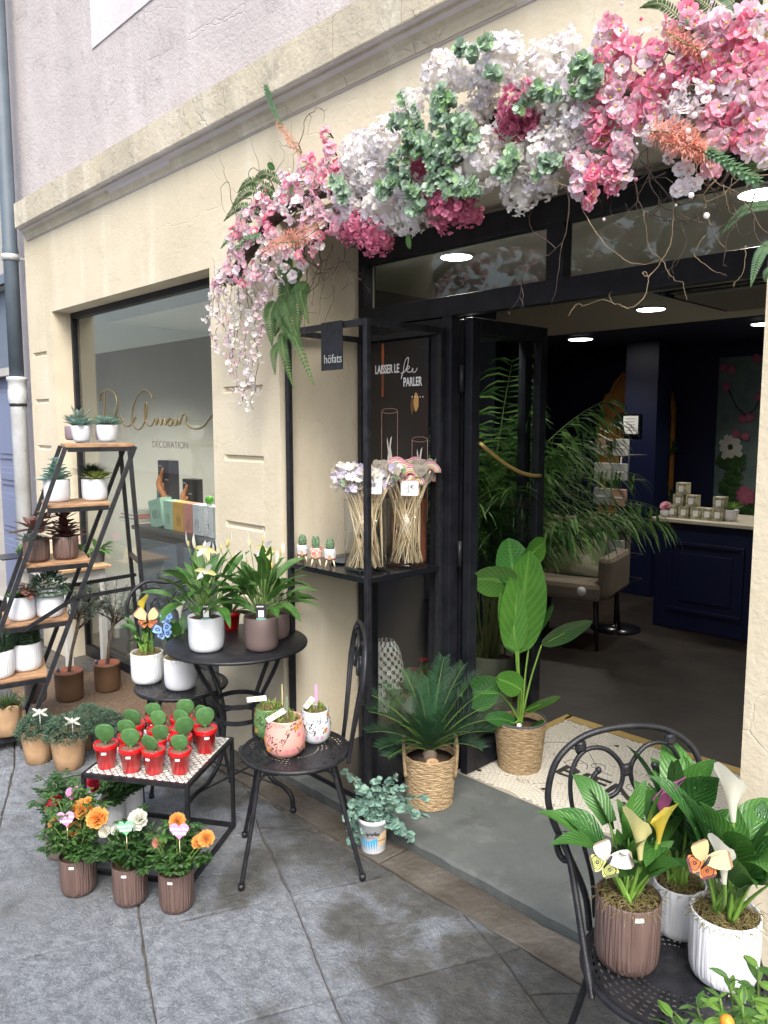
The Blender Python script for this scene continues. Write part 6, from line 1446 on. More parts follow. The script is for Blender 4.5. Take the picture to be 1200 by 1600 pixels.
# ================================================================ CITRUS AT THE BOTTOM RIGHT
cp = Vector((-.42,1.33,0)); t = thing('citrus_bush', 'leafy little citrus bush with an orange fruit at the bottom right corner', 'potted plant', cp); rr = random.Random(3)
pot(t, 'plastic', .09, .16, 'greypot'); mb = MB(); st = MB()
for x, y, near in [(1185,1512,0),(1140,1530,.02),(1050,1590,.05),(1090,1575,0),(1125,1560,.05),(1160,1570,.08),(1195,1560,0),(1100,1600,.05),(1150,1600,.05),(1200,1590,.05),(1075,1610,.05),(1175,1540,0)]:
    e = V(x, y, cp, near)-cp; b = Vector((0,0,.2)); mid = (b+e)/2+Vector((0,0,.03)); pts = smooth_pts([b,mid,e], 6); st.tube(pts, .002, 5)
    for q in range(5, len(pts)):
        for s in range(3): a = rr.uniform(0,6.3); L = rr.uniform(.028,.048); mb.blade(pts[q], (math.cos(a),math.sin(a),rr.uniform(.1,.9)), L, L*.36, .5, .25, 5, rr.randrange(2), 'lance', roll=rr.uniform(-.6,.6))
st.build('stems', M['stem'], t); mb.build('leaves', [M['gr_mid'], M['gr_bright']], t)
mb = MB(); mb.ball(V(1136,1597,cp,.12)-cp, .011, 0, 12, 8); mb.build('orange_fruit', mat('orange_fruit', (.75,.25,.02), .4, bump=.3, bs=300), t)
# ================================================================ INSIDE THE SHOP WINDOW
M['drk'] = mat('dark_cabinet', (.05,.05,.05), .5); M['bk'] = mat('black_box', (.02,.018,.02), .4); M['tw'] = mat('orange_twist', (.62,.24,.08), .5, (.42,.13,.04), ns=30, scale=(1,1,.3))
cb = thing('display_cabinet', 'dark low cabinet inside the shop window carrying boxes and books', 'cabinet', (-4.7, 2.75, 0))
mb = MB(); mb.box((-5.25,2.50,.955), (-3.50,3.05,.985)); mb.build('top', M['drk'], cb, True, bevel=.004)
mb = MB(); mb.box((-5.20,2.54,.05), (-3.50,3.0,.955)); mb.build('body', M['drk'], cb, True)
for x in (-5.15,-4.55,-3.95): mb = MB(); mb.box((x,2.525,.12), (x+.5,2.54,.90)); mb.build('door', M['greypot'], cb, True, bevel=.006)
def gbox(name, label, cat, x0, x1, y0, y1, z0, z1, m, tilt=0, group=None):
    t = thing(name, label, cat, ((x0+x1)/2, (y0+y1)/2, z0), 0, group); w_ = (x1-x0)/2; d = (y1-y0)/2; h = z1-z0
    mb = MB(); mb.box((-w_,-d,0), (w_,d,h)); b = mb.build('box', m, t, bevel=.0015)
    if tilt: t.rotation_euler = (0, tilt, 0)
    return t, w_, d, h
def flora(t, w_, d, h, m):
    mb = MB(); rr = random.Random(int(w_*1e5))
    for i in range(5):
        cx, cz, rad = rr.uniform(-.3,.3)*w_, h*rr.uniform(.18,.5), w_*rr.uniform(.25,.45); mb.tube([(cx+rad*math.cos(a*PI/5), -d-.001, cz+rad*.8*math.sin(a*PI/5)) for a in range(10)], .0012, 3, 0, True)
    mb.tube([(-w_*.5,-d-.001,h*.84),(w_*.5,-d-.001,h*.84)], .0012, 3); mb.build('line_drawing', m, t)
pm = lambda n, c: mat(n, c, .6)
cols = [((.25,.42,.33),'pale green'),((.27,.44,.35),'second pale green'),((.52,.29,.04),'mustard yellow'),((.50,.20,.16),'dusky red'),((.56,.58,.62),'white'),((.58,.60,.64),'right-hand white')]
xs_ = [W(px, 845, 2.6).x for px in (243,263,277,293,308,324,340)]
for i, (c, lb) in enumerate(cols):
    m_ = pm('carton_'+str(i), c); dk = pm('carton_ink', tuple(v*.45 for v in c) if i < 4 else (.2,.2,.22))
    a = gbox('carton', lb+' drawn-flower carton in the row inside the shop window', 'box', xs_[i]+.003, xs_[i+1]-.003, 2.57, 2.66, .986, 1.185, m_, -.22 if i == 0 else 0, 'coloured cartons in the shop window'); flora(*a, dk)
for px, z1, lb, w_ in ((260,W(260,719,2.8).z,'tall black box with an orange twisted ornament, left in the shop window',.085),(297,W(297,748,2.8).z,'shorter black box with an orange twisted ornament, right in the shop window',.072)):
    x = W(px, 760, 2.78).x; t, w2, d, h = gbox('ornament_box', lb, 'box', x-w_, x+w_, 2.76, 2.84, .99, z1, M['bk'])
    mb = MB(); pts = [(w_*.45*math.sin(q*.42), -d-.012+.006*math.cos(q*.9), h*(.10+.78*q/16)) for q in range(17)]; mb.tube(pts, [.008+.020*math.sin(PI*q/16) for q in range(17)], 6); mb.tube([(p[0]*-.6, p[1], p[2]) for p in pts[:12]], .009, 5); mb.build('twisted_ornament', M['tw'], t)
    mb = MB(); mb.box((w_*.1,-d-.003,h*.10), (w_*.85,-d-.001,h*.15))
    mb.build('label_strip', M['paper'], t)
    mb = MB()
    for q in (.42,.68,.9): mb.box((w_*.25 if q < .9 else -w_*.8,-d-.003,h*q), (w_*.85 if q < .9 else -w_*.3,-d-.001,h*q+.008))
    mb.build('small_print', M['silver'], t)
x = W(330, 800, 2.6).x; t = thing('cap_bottle', 'clear bottle with a round bright green cap at the right of the shop window', 'bottle', (x-.02, 2.60, .987))
mb = MB(); mb.lathe([(0,0),(.04,0),(.042,.01),(.042,.17),(.03,.185),(.016,.195),(.016,.215)], n=20); mb.build('body', M['potpat'], t); mb = MB(); mb.ball((0,0,.235), .028, 0, 14, 8); mb.build('cap', mat('green_cap', (.10,.42,.02), .35), t)
bk = W(205, 830, 2.6).x
for i, (c, lb) in enumerate((((.30,.32,.28),'thick pale book at the bottom of the pile in the shop window'),((.42,.14,.10),'thin red book at the left of the pile in the shop window'),((.40,.42,.40),'thin grey book on top of the pile in the shop window'))):
    a = gbox('book', lb, 'book', bk-.12+i*.03, bk+.18-i*.02, 2.56, 2.76, .986+i*.028, 1.011+i*.028, pm('book_cover', c))
    mb = MB(); mb.box((-a[1]+.004,-a[2]-.001,.004), (a[1]-.004,-a[2]+.002,a[3]-.004)); mb.build('pages', M['paper'], a[0])
a = gbox('card_stand', 'teal picture card leaning behind the books in the shop window', 'card', bk+.02, bk+.16, 2.80, 2.82, 1.07, 1.22, pm('teal_card', (.10,.22,.22)), .12)
mb = MB(); mb.lathe([(.0,.86),(.10,.865)], (0,0,0))
t = thing('track_light', 'white ceiling fitting with three lit spotlights inside the shop window', 'spotlight', (-4.75, 3.2, 2.45))
mb = MB(); mb.bar((-.4,0,.0), (.4,0,.0), .03, .02); mb.build('bar', M['whitewood'], t)
for i, dx in enumerate((-.32,0,.32)):
    mb = MB(); mb.lathe([(.001,-.03),(.018,-.035),(.03,-.06),(.055,-.13),(.052,-.13),(.03,-.07)], (dx,0,0), n=18); s_ = mb.build('spot_shade', M['silver'], t)
    mb = MB(); mb.lathe([(.001,-.118),(.046,-.118)], (dx,0,0), n=18); mb.build('bulb', M['lamp'], t); o = lampin(t, .05, 34, -.15); o.location.x = dx
for px, py, lb in ((20,0,''),):
    pass
# ================================================================ INSIDE THE NAVY ROOM
ct = thing('sales_counter', 'navy panelled sales counter with a cream top', 'counter', (-1.8, 6.3, .05))
mb = MB(); mb.box((-2.98,5.98,.05), (.6,6.58,.92)); mb.build('body', M['navy'], ct, True)
mb = MB(); mb.box((-3.02,5.94,.921), (.6,6.66,.95)); mb.build('countertop', mat('cream_marble', (.52,.48,.38), .35, (.44,.40,.32), ns=6, nd=8), ct, True, bevel=.004)
for x in (-2.86,-2.14,-1.42,-.7):
    mb = MB(); 
    for a, b, c, d in ((x,x+.60,.74,.77),(x,x+.60,.20,.23),(x,x+.03,.23,.74),(x+.57,x+.60,.23,.74)): mb.box((a,5.962,c), (b,5.98,d))
    mb.box((x+.09,5.968,.29), (x+.51,5.98,.68)); mb.build('panel_moulding', M['navy'], ct, True, bevel=.004)
M['carton'] = mat('patterned_carton', (.44,.42,.30), .6, (.22,.22,.15), ns=28, nd=6, lo=.48, hi=.56)
k = [(1053,1),(1071,1),(1090,1),(1108,1),(1124,1),(1062,2),(1082,2),(1125,2),(1066,3)]
zz = {1:.951, 2:1.047, 3:1.143}
pos = ['left end of the bottom row','second in the bottom row','middle of the bottom row','fourth in the bottom row','right end of the bottom row','left of the second tier','middle of the second tier','right of the second tier','top of the whole pile']
for (px, lv), lb in zip(k, pos):
    x = W(px, 800, 6.1).x; a = gbox('candle_box', 'small floral candle box on the counter, '+lb, 'box', x-.043, x+.043, 6.06, 6.145, zz[lv], zz[lv]+.093, M['carton'], 0, 'candle boxes piled on the counter')
    mb = MB(); mb.box((-.02,-a[2]-.002,.022), (.02,-a[2]-.0005,.07)); mb.build('label_square', M['paper'], a[0])
x = W(1125, 800, 6.02).x; t = thing('small_white_pot', 'small white pot with sprouts on the counter beside the floral wallpaper', 'potted plant', (x+.03, 6.15, .951)); pot(t, 'cup', .062, .09, 'white'); plant_succ(t, .05, .085, 'green_spikes', random.Random(1))
x = W(1035, 795, 6.0).x; t = thing('rose_ornament', 'pink rose on a small white jar at the left end of the counter', 'ornament', (x, 6.05, .951)); rr = random.Random(1); mb = MB(); mb.lathe([(0,0),(.03,0),(.04,.02),(.038,.05),(.02,.062)], n=20); mb.build('jar', M['white'], t); mb = MB(); rose_bloom(mb, (0,0,.09), .042, (0,-.6,.8), rr); mb.build('bloom', M['p_pink'], t)
# framed notice, wall art, wallpaper, gilded screen
def panel(name, label, cat, x0, x1, z0, z1, Y, m, th=.02):
    t = thing(name, label, cat, ((x0+x1)/2, Y, z0)); mb = MB(); mb.box((x0,Y-th,z0), (x1,Y,z1)); mb.build('panel', m, t, True); return t
a = W(975,650,6.90); b = W(997,678,6.90)
t = panel('framed_notice', 'white notice in a black frame on the navy pillar', 'sign', a.x-.02, b.x+.02, b.z-.02, a.z+.02, 6.915, M['blackg'])
mb = MB(); mb.box((a.x,6.892,b.z), (b.x,6.894,a.z)); mb.build('sheet', M['paper'], t, True)
mb = MB()
for i in range(5): mb.box((a.x+.03+.008*(i%2),6.889,a.z-.03-i*.028), (b.x-.03-.01*(i%2),6.891,a.z-.026-i*.028))
mb.build('small_print', M['greyletter'], t, True)
a = W(786,560,7.68); b = W(836,640,7.68)
M['artw'] = mat('grey_canvas', (.22,.22,.19), .8, (.14,.14,.12), ns=4)
t = panel('wall_picture', 'pale canvas with dark blooms hanging on the far wall behind the glass door', 'picture', a.x, b.x+.15, 1.35, 2.30, 7.69, M['artw'])
def motif(t, Y, blobs, nm, m):
    mb = MB(); rr = random.Random(len(blobs)*7)
    for x, z, r in blobs:
        for q in range(9): an = q*.7+rr.uniform(-.1,.1); mb.blade((x,Y-.001*q,z), (math.cos(an),-.02,math.sin(an)), r*rr.uniform(.8,1.1), r*.55, 0, .05, 3, 0, 'petal', up=Vector((0,-1,0)))
    mb.build(nm, m, t, True)
motif(t, 7.665, [(a.x+.2,2.0,.09),(a.x+.32,1.92,.08),(a.x+.4,2.02,.07)], 'red_blooms', M['maroon']); motif(t, 7.66, [(a.x+.3,1.7,.14),(a.x+.15,1.62,.12),(a.x+.38,1.55,.12)], 'blue_leaves', M['navy'])
M['wallp'] = mat('floral_wallpaper', (.075,.12,.12), .8, (.11,.16,.15), ns=5, nd=8, lo=.4, hi=.6)
x0 = W(1117,700,7.66).x; t = panel('floral_wallpaper', 'grey-green wallpaper panel with white and pink flowers behind the counter', 'wallpaper', x0, x0+1.6, .95, 2.36, 7.69, M['wallp'])
def wq(px, py): p = W(px, py, 7.655); return p.x, p.z
motif(t, 7.655, [(*wq(1142,698), .13)], 'white_flower', M['p_ivory']); motif(t, 7.645, [(*wq(1142,698), .03)], 'flower_eye', M['ink'])
motif(t, 7.655, [(*wq(x, y), .045) for x, y in ((1130,575),(1143,578),(1136,604),(1160,655),(1172,652),(1150,678),(1165,682),(1182,560),(1185,620))]+[(*wq(1165,775), .10)], 'pink_blossoms', M['p_raspl'])
motif(t, 7.66, [(*wq(x, y), .10) for x, y in ((1133,718),(1152,722),(1145,745),(1138,760),(1150,780),(1170,795))], 'painted_leaves', M['gr_dark'])
mb = MB(); mb.tube([(*wq(1190,620),)][0:1]*0 or [Vector((wq(x,y)[0],7.66,wq(x,y)[1])) for x, y in ((1136,604),(1150,635),(1165,650),(1178,640),(1188,622))], .006, 4); mb.build('painted_branch', M['twig'], t, True)
M['gilt'] = mat('gilded_wood', (.26,.10,.025), .4, (.42,.20,.04), ns=3, metal=.2)
def screen(x0, x1, lab, sgn):
    t = thing('gilded_screen', lab, 'folding screen', ((x0+x1)/2, 7.45, .05)); wd = x1-x0
    o = [(0,.05),(1,.05),(1,1.85),(.93,1.95),(.88,2.02),(.78,2.05),(.70,2.15),(.5,2.26),(.30,2.15),(.22,2.05),(.12,2.02),(.07,1.95),(0,1.85)]
    pts = [(x0+wd*a, z) for a, z in o]; n = len(pts); mb = MB(); mb.add([(x,7.42,z) for x, z in pts]+[(x,7.46,z) for x, z in pts], [tuple(range(n)), tuple(range(n,2*n))[::-1]]+[(i,n+i,n+(i+1)%n,(i+1)%n) for i in range(n)]); mb.build('panel', M['gilt'], t, True)
    mb = MB(); cx = (x0+x1)/2; mb.tube([(cx+(x-cx)*.9,7.412,.1+(z-.1)*.975) for x, z in pts], .014, 6, 0, True); mb.build('carved_edge', M['gilt'], t, True)
    motif(t, 7.405, [(cx+.10*sgn*q, 1.75-.28*abs(q)*1.0, .10) for q in (-1,0,1)]+[(cx-.05,1.15,.13),(cx+.1,1.0,.10)], 'painted_leaves', M['gr_black']); return t
screen(W(937,690,7.45).x, W(1010,690,7.45).x, 'gilded curvy-topped screen panel left of the navy pillar', 1); screen(W(1012,690,7.45).x, W(1054,690,7.45).x, 'gilded curvy-topped screen panel showing right of the navy pillar', -1)
# armchair
M['velvet'] = mat('taupe_velvet', (.16,.13,.10), .9, (.20,.165,.13), ns=6, sheen=.3); ac = Vector((-3.25,5.15,.046)); t = thing('armchair', 'taupe upholstered armchair behind the palm with a round white tag', 'armchair', ac, .25)
mb = MB(); mb.box((-.32,-.30,.36), (.32,.32,.50)); mb.build('seat', M['velvet'], t, bevel=.04)
mb = MB(); mb.box((-.36,.26,.42), (.36,.40,.92)); mb.build('backrest', M['velvet'], t, bevel=.05)
for s in (-1,1): mb = MB(); mb.box((s*.33-.05,-.28,.38), (s*.33+.05,.30,.70)); mb.build('armrest', M['velvet'], t, bevel=.04)
for x in (-.27,.27):
    for y in (-.25,.30): mb = MB(); mb.tube([(x,y,.37),(x*1.1,y*1.1,0)], [.022,.014], 8); mb.build('leg', M['black'], t)
mb = MB(); mb.lathe([(.001,-.002),(.034,-.002),(.034,.002),(.001,.002)], n=20); o = mb.build('round_tag', M['paper'], t); o.location = (.18,-.31,.44); o.rotation_euler = (PI/2,0,0)
M['cush'] = mat('floral_cushion', (.22,.26,.14), .9, (.48,.48,.36), ns=7, nd=3, lo=.46, hi=.54)
def cushion(c, s, rz, tx, lab, m):
    t = thing('cushion', lab, 'cushion', c, rz); mb = MB(); n = 10; vs = []
    for side in (-1,1):
        for i in range(n+1):
            for j in range(n+1):
                u, v = i/n*2-1, j/n*2-1; th = side*.07*((1-u*u)*(1-v*v))**.4; k_ = 1-.06*(1-abs(u*v)); vs.append((u*s*k_, th, v*s*.75*k_+s*.75))
    fs = []
    for o in (0, (n+1)**2):
        for i in range(n):
            for j in range(n): a = o+i*(n+1)+j; q = (a,a+n+1,a+n+2,a+1); fs.append(q if o == 0 else q[::-1])
    mb.add(vs, fs, 0, True); o = mb.build('cover', m, t); t.rotation_euler = (tx,0,rz)
    mb = MB(); mb.tube([(-s*.94,0,.0+s*.04),(s*.94,0,s*.04),(s*.94,0,s*1.46),(-s*.94,0,s*1.46)], .006, 5, 0, True); mb.build('piping', M['gr_grey'], t)
cushion((-3.22,5.12,.545), .24, .2, -.25, 'green and cream floral cushion on the armchair', M['cush']); cushion((-3.40,5.28,.60), .22, .35, -.2, 'plain grey cushion behind the floral cushion', M['velvet'])
# card rack
rk = Vector((-3.12,5.62,.046)); t = thing('card_rack', 'black wire rack of pale boxed cards on a round base', 'display rack', rk)
mb = MB(); mb.lathe([(0,0),(.20,0),(.20,.012),(.05,.03),(.014,.04),(.014,1.55),(0,1.56)], n=28); mb.build('pole_and_base', M['blackg'], t)
mb = MB(); rr = random.Random(2)
for z in (.42,.62,.82,1.02,1.22,1.42):
    mb.tube([(-.16,-.17,z),(.16,-.17,z),(.16,.12,z),(-.16,.12,z)], .004, 4, 0, True)
mb.tube([(-.16,-.17,.4),(-.16,-.17,1.5)], .004, 4); mb.tube([(.16,-.17,.4),(.16,-.17,1.5)], .004, 4); mb.build('wire_frame', M['black'], t)
M['cardg'] = pm('grey_card', (.34,.36,.36)); M['cardp'] = pm('peach_card', (.44,.26,.20)); M['cardw'] = pm('white_card', (.48,.48,.46))
for i, z in enumerate((.43,.63,.83,1.03,1.23,1.42)):
    for j in (0,1):
        mb = MB(); x = -.14 if j == 0 else .03; mb.box((x,-.165-.02*j,z), (x+.11+.06*(1-j),-.13,z+.13)); o = mb.build('card_box', M[('cardg','cardp','cardw')[(i*2+j) % 3]], t, bevel=.003)
        m2 = MB(); m2.box((x+.03,-.167-.02*j,z+.06), (x+.10,-.1655-.02*j,z+.072)); m2.build('label_print', M['paper'], o)
# seen dimly through the lower glass of the fixed side panel
t = thing('wicker_lantern', 'white perforated lantern standing behind the lower side glass', 'lantern', W(603,1060,3.05) - Vector((0,0,.0))); p = t.location; t.location.z = .046; WM[t.name] = Matrix.Translation(t.location)
mb = MB()
prof_ = [(.10,.0),(.115,.1),(.11,.22),(.085,.34),(.05,.40)]
n = 26
for i in range(16):
    z0 = .40*i/16; z1 = .40*(i+1)/16
    def rz_(z):
        for (r0,a),(r1,b) in zip(prof_, prof_[1:]):
            if a <= z <= b+1e-6: return r0+(r1-r0)*(z-a)/(b-a)
        return .05
    for j in range(n):
        if (i+j) % 2: continue
        a, b = 2*PI*j/n, 2*PI*(j+1.15)/n; mb.add([(rz_(z0)*math.cos(a),rz_(z0)*math.sin(a),z0),(rz_(z0)*math.cos(b),rz_(z0)*math.sin(b),z0),(rz_(z1)*math.cos(b),rz_(z1)*math.sin(b),z1*1.01),(rz_(z1)*math.cos(a),rz_(z1)*math.sin(a),z1*1.01)], [(0,1,2,3)])
mb.build('shade', M['paper'], t); mb = MB(); mb.lathe([(0,0),(.09,0),(.09,.01),(0,.012)], n=20); mb.build('base', M['paper'], t)
q = W(640,1050,3.1); t = thing('anthurium', 'red-flowered plant in a white pot behind the lower side glass', 'potted plant', (q.x,3.1,.046)); pot(t, 'cup', .075, .12, 'white'); rr = random.Random(6); plant_succ(t, .10, .12, 'broad', rr)
mb = MB()
for i in range(9): d = sphere_dir(rr,.5); mb.tube([(0,0,.12),d*.3], .002, 4, 1); mb.blade(d*.3, (d.x,d.y,.2), .06, .055, .2, .2, 4, 0, 'oval')
mb.build('red_flowers', [M['p_red'], M['stem']], t)
# ================================================================ FLOWER GARLAND OVER THE DOOR
ga = thing('flower_garland', 'long arch of pink, white and raspberry artificial flowers fixed over the shop door', 'flower garland', (-2.1, 2.05, 2.55))
rg_ = random.Random(77)
GL = lambda px, py, Y=1.98: W(px, py, Y)
def outd(a=.9): 
    return (Vector((rg_.gauss(0,a), -1+rg_.gauss(0,.3), rg_.gauss(0,a)-.25))).normalized()
def hydrangea(px, py, rpx, mats, Y=1.95, dens=1.0, nm='hydrangea_head'):
    c = GL(px, py, Y); r = .88*rpx/ppm(c); mb = MB(); n = int(190*dens*min(1.3, max(.5, (r/.085)**1.4)))
    for i in range(n):
        d = sphere_dir(rg_, -1); 
        if d.y > .55: continue
        q = rg_.uniform(.72,1.12); p = c+Vector((d.x*r, d.y*r*.75, d.z*r))*q; s = r*rg_.uniform(.15,.23); mi = rg_.randrange(len(mats))
        nd = (d+Vector((rg_.gauss(0,.3),rg_.gauss(0,.3),rg_.gauss(0,.3)))).normalized(); a0 = nd.orthogonal().normalized(); b0 = nd.cross(a0); o = rg_.uniform(0,6)
        for j in range(4):
            a = o+j*PI/2; rad = a0*math.cos(a)+b0*math.sin(a); mb.blade(p, rad*.9+nd*rg_.uniform(.15,.75), s, s*.98, rg_.uniform(-.3,.5), rg_.uniform(-.35,.2), 3, mi, 'petal', up=nd, wave=.09, grav=nd)
    mb.ball(c+Vector((0,.01,0)), r*.62, len(mats), 10, 6); mb.build(nm, [M[m_] for m_ in mats]+[M['p_cream'] if 'p_rasp' not in mats else M['p_rasp']], ga, True)
WH = ['p_white','p_white','p_lilac','p_cream']; CR = ['p_white','p_cream','p_cream','p_lilac']; RS = ['p_rasp','p_rasp','p_raspl']
for px, py, r, m_, Y in [(562,245,40,WH,1.97),(600,222,40,WH,1.96),(585,275,36,WH,1.97),(545,300,34,WH,1.98),(600,330,42,CR,1.96),(640,335,36,WH,1.97),(560,330,30,WH,1.99),(640,165,30,WH,2.0),(690,120,40,WH,1.97),(730,108,36,WH,1.97),(782,96,46,WH,1.96),(760,130,34,WH,1.98),(845,110,48,WH,1.96),(885,75,30,WH,1.98),(900,125,40,WH,1.96),(870,165,38,CR,1.95),(905,185,44,WH,1.95),(930,215,34,CR,1.97),(880,220,40,CR,1.95),(840,245,44,CR,1.95),(745,255,50,CR,1.94),(700,255,30,CR,1.98),(735,190,32,CR,2.0),(815,300,36,CR,1.97),(790,205,30,CR,1.98),(755,165,28,WH,2.0),(670,300,30,CR,1.99),(650,260,28,CR,2.0),(855,285,28,CR,1.98)]: hydrangea(px, py, r, m_, Y)
for px, py, r, Y in [(812,168,42,1.92),(800,190,30,1.94),(825,195,26,1.94),(705,325,40,1.93),(680,310,26,1.95),(585,368,32,1.94),(560,355,28,1.95),(600,380,20,1.96),(655,258,24,1.95),(545,365,20,1.97),(735,335,24,1.95)]: hydrangea(px, py, r, RS, Y, .8, 'raspberry_hydrangea')
# eucalyptus sprigs with round leaves
def sprig(px, py, rpx, Y=1.92, n=4, lf=1.0):
    c = GL(px, py, Y); k = ppm(c); r = rpx/k; mb = MB()
    for i in range(n):
        d = outd(1.0); e = c+d*r*rg_.uniform(.7,1.2)+Vector((rg_.gauss(0,.5)*r,0,rg_.gauss(0,.5)*r)); b = c+Vector((0,.03,0))-d*r*.2; pts = smooth_pts([b,(b+e)/2+Vector((0,-.01,.01)),e], 5); mb.tube(pts, .0012, 4, 1)
        for q in range(1, len(pts)):
            t = (pts[q]-pts[q-1]).normalized(); s = t.orthogonal().normalized(); s = Matrix.Rotation(q*1.6, 3, t) @ s
            for sg_ in (-1,1):
                L = (.021 if q < len(pts)-2 else .013)*rg_.uniform(.8,1.25)*lf; dd = (s*sg_+t*.35).normalized(); mb.blade(pts[q], dd, L, L*1.05, .2, .15, 5, 0 if rg_.random() < .75 else 2, 'oval', up=Vector((rg_.gauss(0,.4),-1,rg_.gauss(0,.4)+.3)))
    mb.build('eucalyptus_sprig', [M['gr_mint'], M['stem'], M['gr_bright2']], ga, True)
M['gr_bright2'] = leafmat('leaf_mint_bright', (.22,.42,.16), (.34,.55,.28), .4, .3, 14)
for px, py, r, n in [(632,190,26,6),(655,215,28,7),(690,180,26,6),(700,160,24,5),(712,205,26,6),(680,235,26,6),(660,240,22,5),(725,190,22,5),(740,215,22,5),(640,215,24,5),(610,280,18,4),(600,300,18,4),(640,300,22,5),(630,285,20,4),(690,280,22,5),(715,300,22,5),(740,300,18,4),(650,325,16,4),(680,265,20,4),(790,262,22,6),(800,250,18,4),(855,262,14,4),(865,150,10,2),(820,160,14,4),(845,150,12,3),(918,105,20,5),(925,125,18,5),(912,140,14,3),(525,285,14,3),(535,300,12,3),(720,82,10,3),(735,90,10,2),(760,70,10,3),(770,120,12,2),(860,255,14,4),(715,245,20,5),(700,230,22,5)]: sprig(px, py, r, 1.89, n)
# blossom sprays
def spray(px, py, rpx, n, mats, Y=1.95, s=.021, k5=5, nm='blossom_spray', twig=True):
    c = GL(px, py, Y); r = rpx/ppm(c); mb = MB(); nt_ = len(mats)
    for i in range(n):
        d = sphere_dir(rg_, -1); d.y = -abs(d.y)*.7 if rg_.random() < .75 else abs(d.y)*.5; q = rg_.uniform(.45,1.1); p = c+Vector((d.x*r*q, d.y*r*q*.8, d.z*r*q)); mi = rg_.randrange(nt_)
        flower5(mb, p, (d+Vector((rg_.gauss(0,.4),-.6,rg_.gauss(0,.4)))), s*rg_.uniform(.75,1.15), rg_, mi, nt_, k5, .5, BASE[mi % 2] + nt_ + 2)
        if rg_.random() < .5: mb.ball(p+Vector((rg_.gauss(0,1),0,rg_.gauss(0,1)))*s*1.2, s*.22, mi, 6, 4)
        if twig: mb.tube([c+Vector((0,.03,0)), (c+p)/2+Vector((0,.01,.01)), p], .0013, 4, nt_+1)
    mb.build(nm, [M[m_] for m_ in mats]+[M['core'], M['twig'], M['p_pale'], M['p_white']], ga, True)
BASE = (0, 1)
HP = ['p_hot','p_pink','p_hot','p_pale','p_pink']; PP_ = ['p_pale','p_pink','p_white','p_hot','p_pale']; PW = ['p_pale','p_white','p_pale','p_pink']
for px, py, r, n, m_ in [(952,45,26,12,HP),(945,90,28,14,PP_),(985,75,26,12,HP),(1020,95,26,12,HP),(975,125,30,16,HP),(940,150,26,13,PP_),(1010,140,28,14,HP),(1045,80,26,12,PP_),(1045,125,28,13,HP),(1085,60,26,12,HP),(1080,105,28,13,HP),(1120,40,26,12,PW),(1120,80,28,12,PP_),(1155,30,26,12,HP),(1155,75,28,13,HP),(1190,45,26,12,PW),(1190,95,28,13,HP),(1150,120,28,13,PP_),(1115,130,26,11,PP_),(935,195,26,13,HP),(960,175,26,13,PP_),(985,185,26,12,HP),(945,235,26,13,HP),(980,225,24,11,PP_),(930,270,22,11,HP),(965,270,22,10,HP),(905,262,20,9,['p_pale','p_pale','p_hot']),(910,295,18,8,PW),(930,312,14,6,HP),(968,290,20,9,HP),(1185,150,28,13,HP),(1175,195,28,13,HP),(1145,170,26,11,PP_),(1110,185,24,10,HP),(1190,235,26,11,PW),(1165,225,22,9,HP),(1125,215,22,9,PP_),(1060,195,22,9,PP_),(1025,180,22,9,HP),(1065,30,22,9,HP),(900,250,16,6,PW),(1115,258,12,4,HP)]: spray(px, py, r, n, m_, 1.93, .0225)
for px, py, r, n, m_ in [(1060,155,20,10,['p_white']),(1085,140,20,9,['p_white','p_pale']),(1095,165,16,7,['p_white']),(1065,180,18,9,['p_white']),(1020,205,16,7,['p_white']),(1035,195,12,5,['p_white']),(1050,240,12,5,['p_white']),(1068,262,14,7,['p_white']),(1064,290,14,8,['p_white']),(1085,285,8,3,['p_white'])]: spray(px, py, r, n, m_, 1.90, .016, nm='white_blossom')
# left tail: pink above, pale below
for px, py, r, n, m_ in [(512,213,12,6,HP),(518,240,18,10,HP),(530,262,18,10,HP),(505,262,20,11,PP_),(480,262,22,12,HP),(500,285,24,13,PP_),(475,290,24,13,HP),(450,285,22,12,PP_),(525,300,20,10,HP),(440,315,24,13,PP_),(465,325,24,13,PW),(495,320,24,13,PP_),(520,330,22,12,PW),(415,305,20,11,HP),(405,330,22,12,PP_),(425,345,22,12,HP),(385,345,22,12,PW),(370,370,18,10,HP),(395,370,22,12,PP_),(420,375,20,11,PW),(545,335,18,9,PW),(530,355,20,10,HP),(505,355,22,11,PP_),(480,355,22,11,PW),(365,395,20,11,PW),(390,400,22,12,PP_),(415,405,20,10,PW),(445,400,20,10,PW),(352,420,16,9,PW),(375,430,20,11,PP_),(400,432,20,11,PW),(425,435,16,8,PW),(450,430,14,7,['p_white']),(470,400,16,7,['p_white','p_hot']),(490,385,16,7,['p_white','p_pink']),(555,350,16,7,HP),(345,445,14,8,PW)]: spray(px, py, r, n, m_, 1.97, .0205)
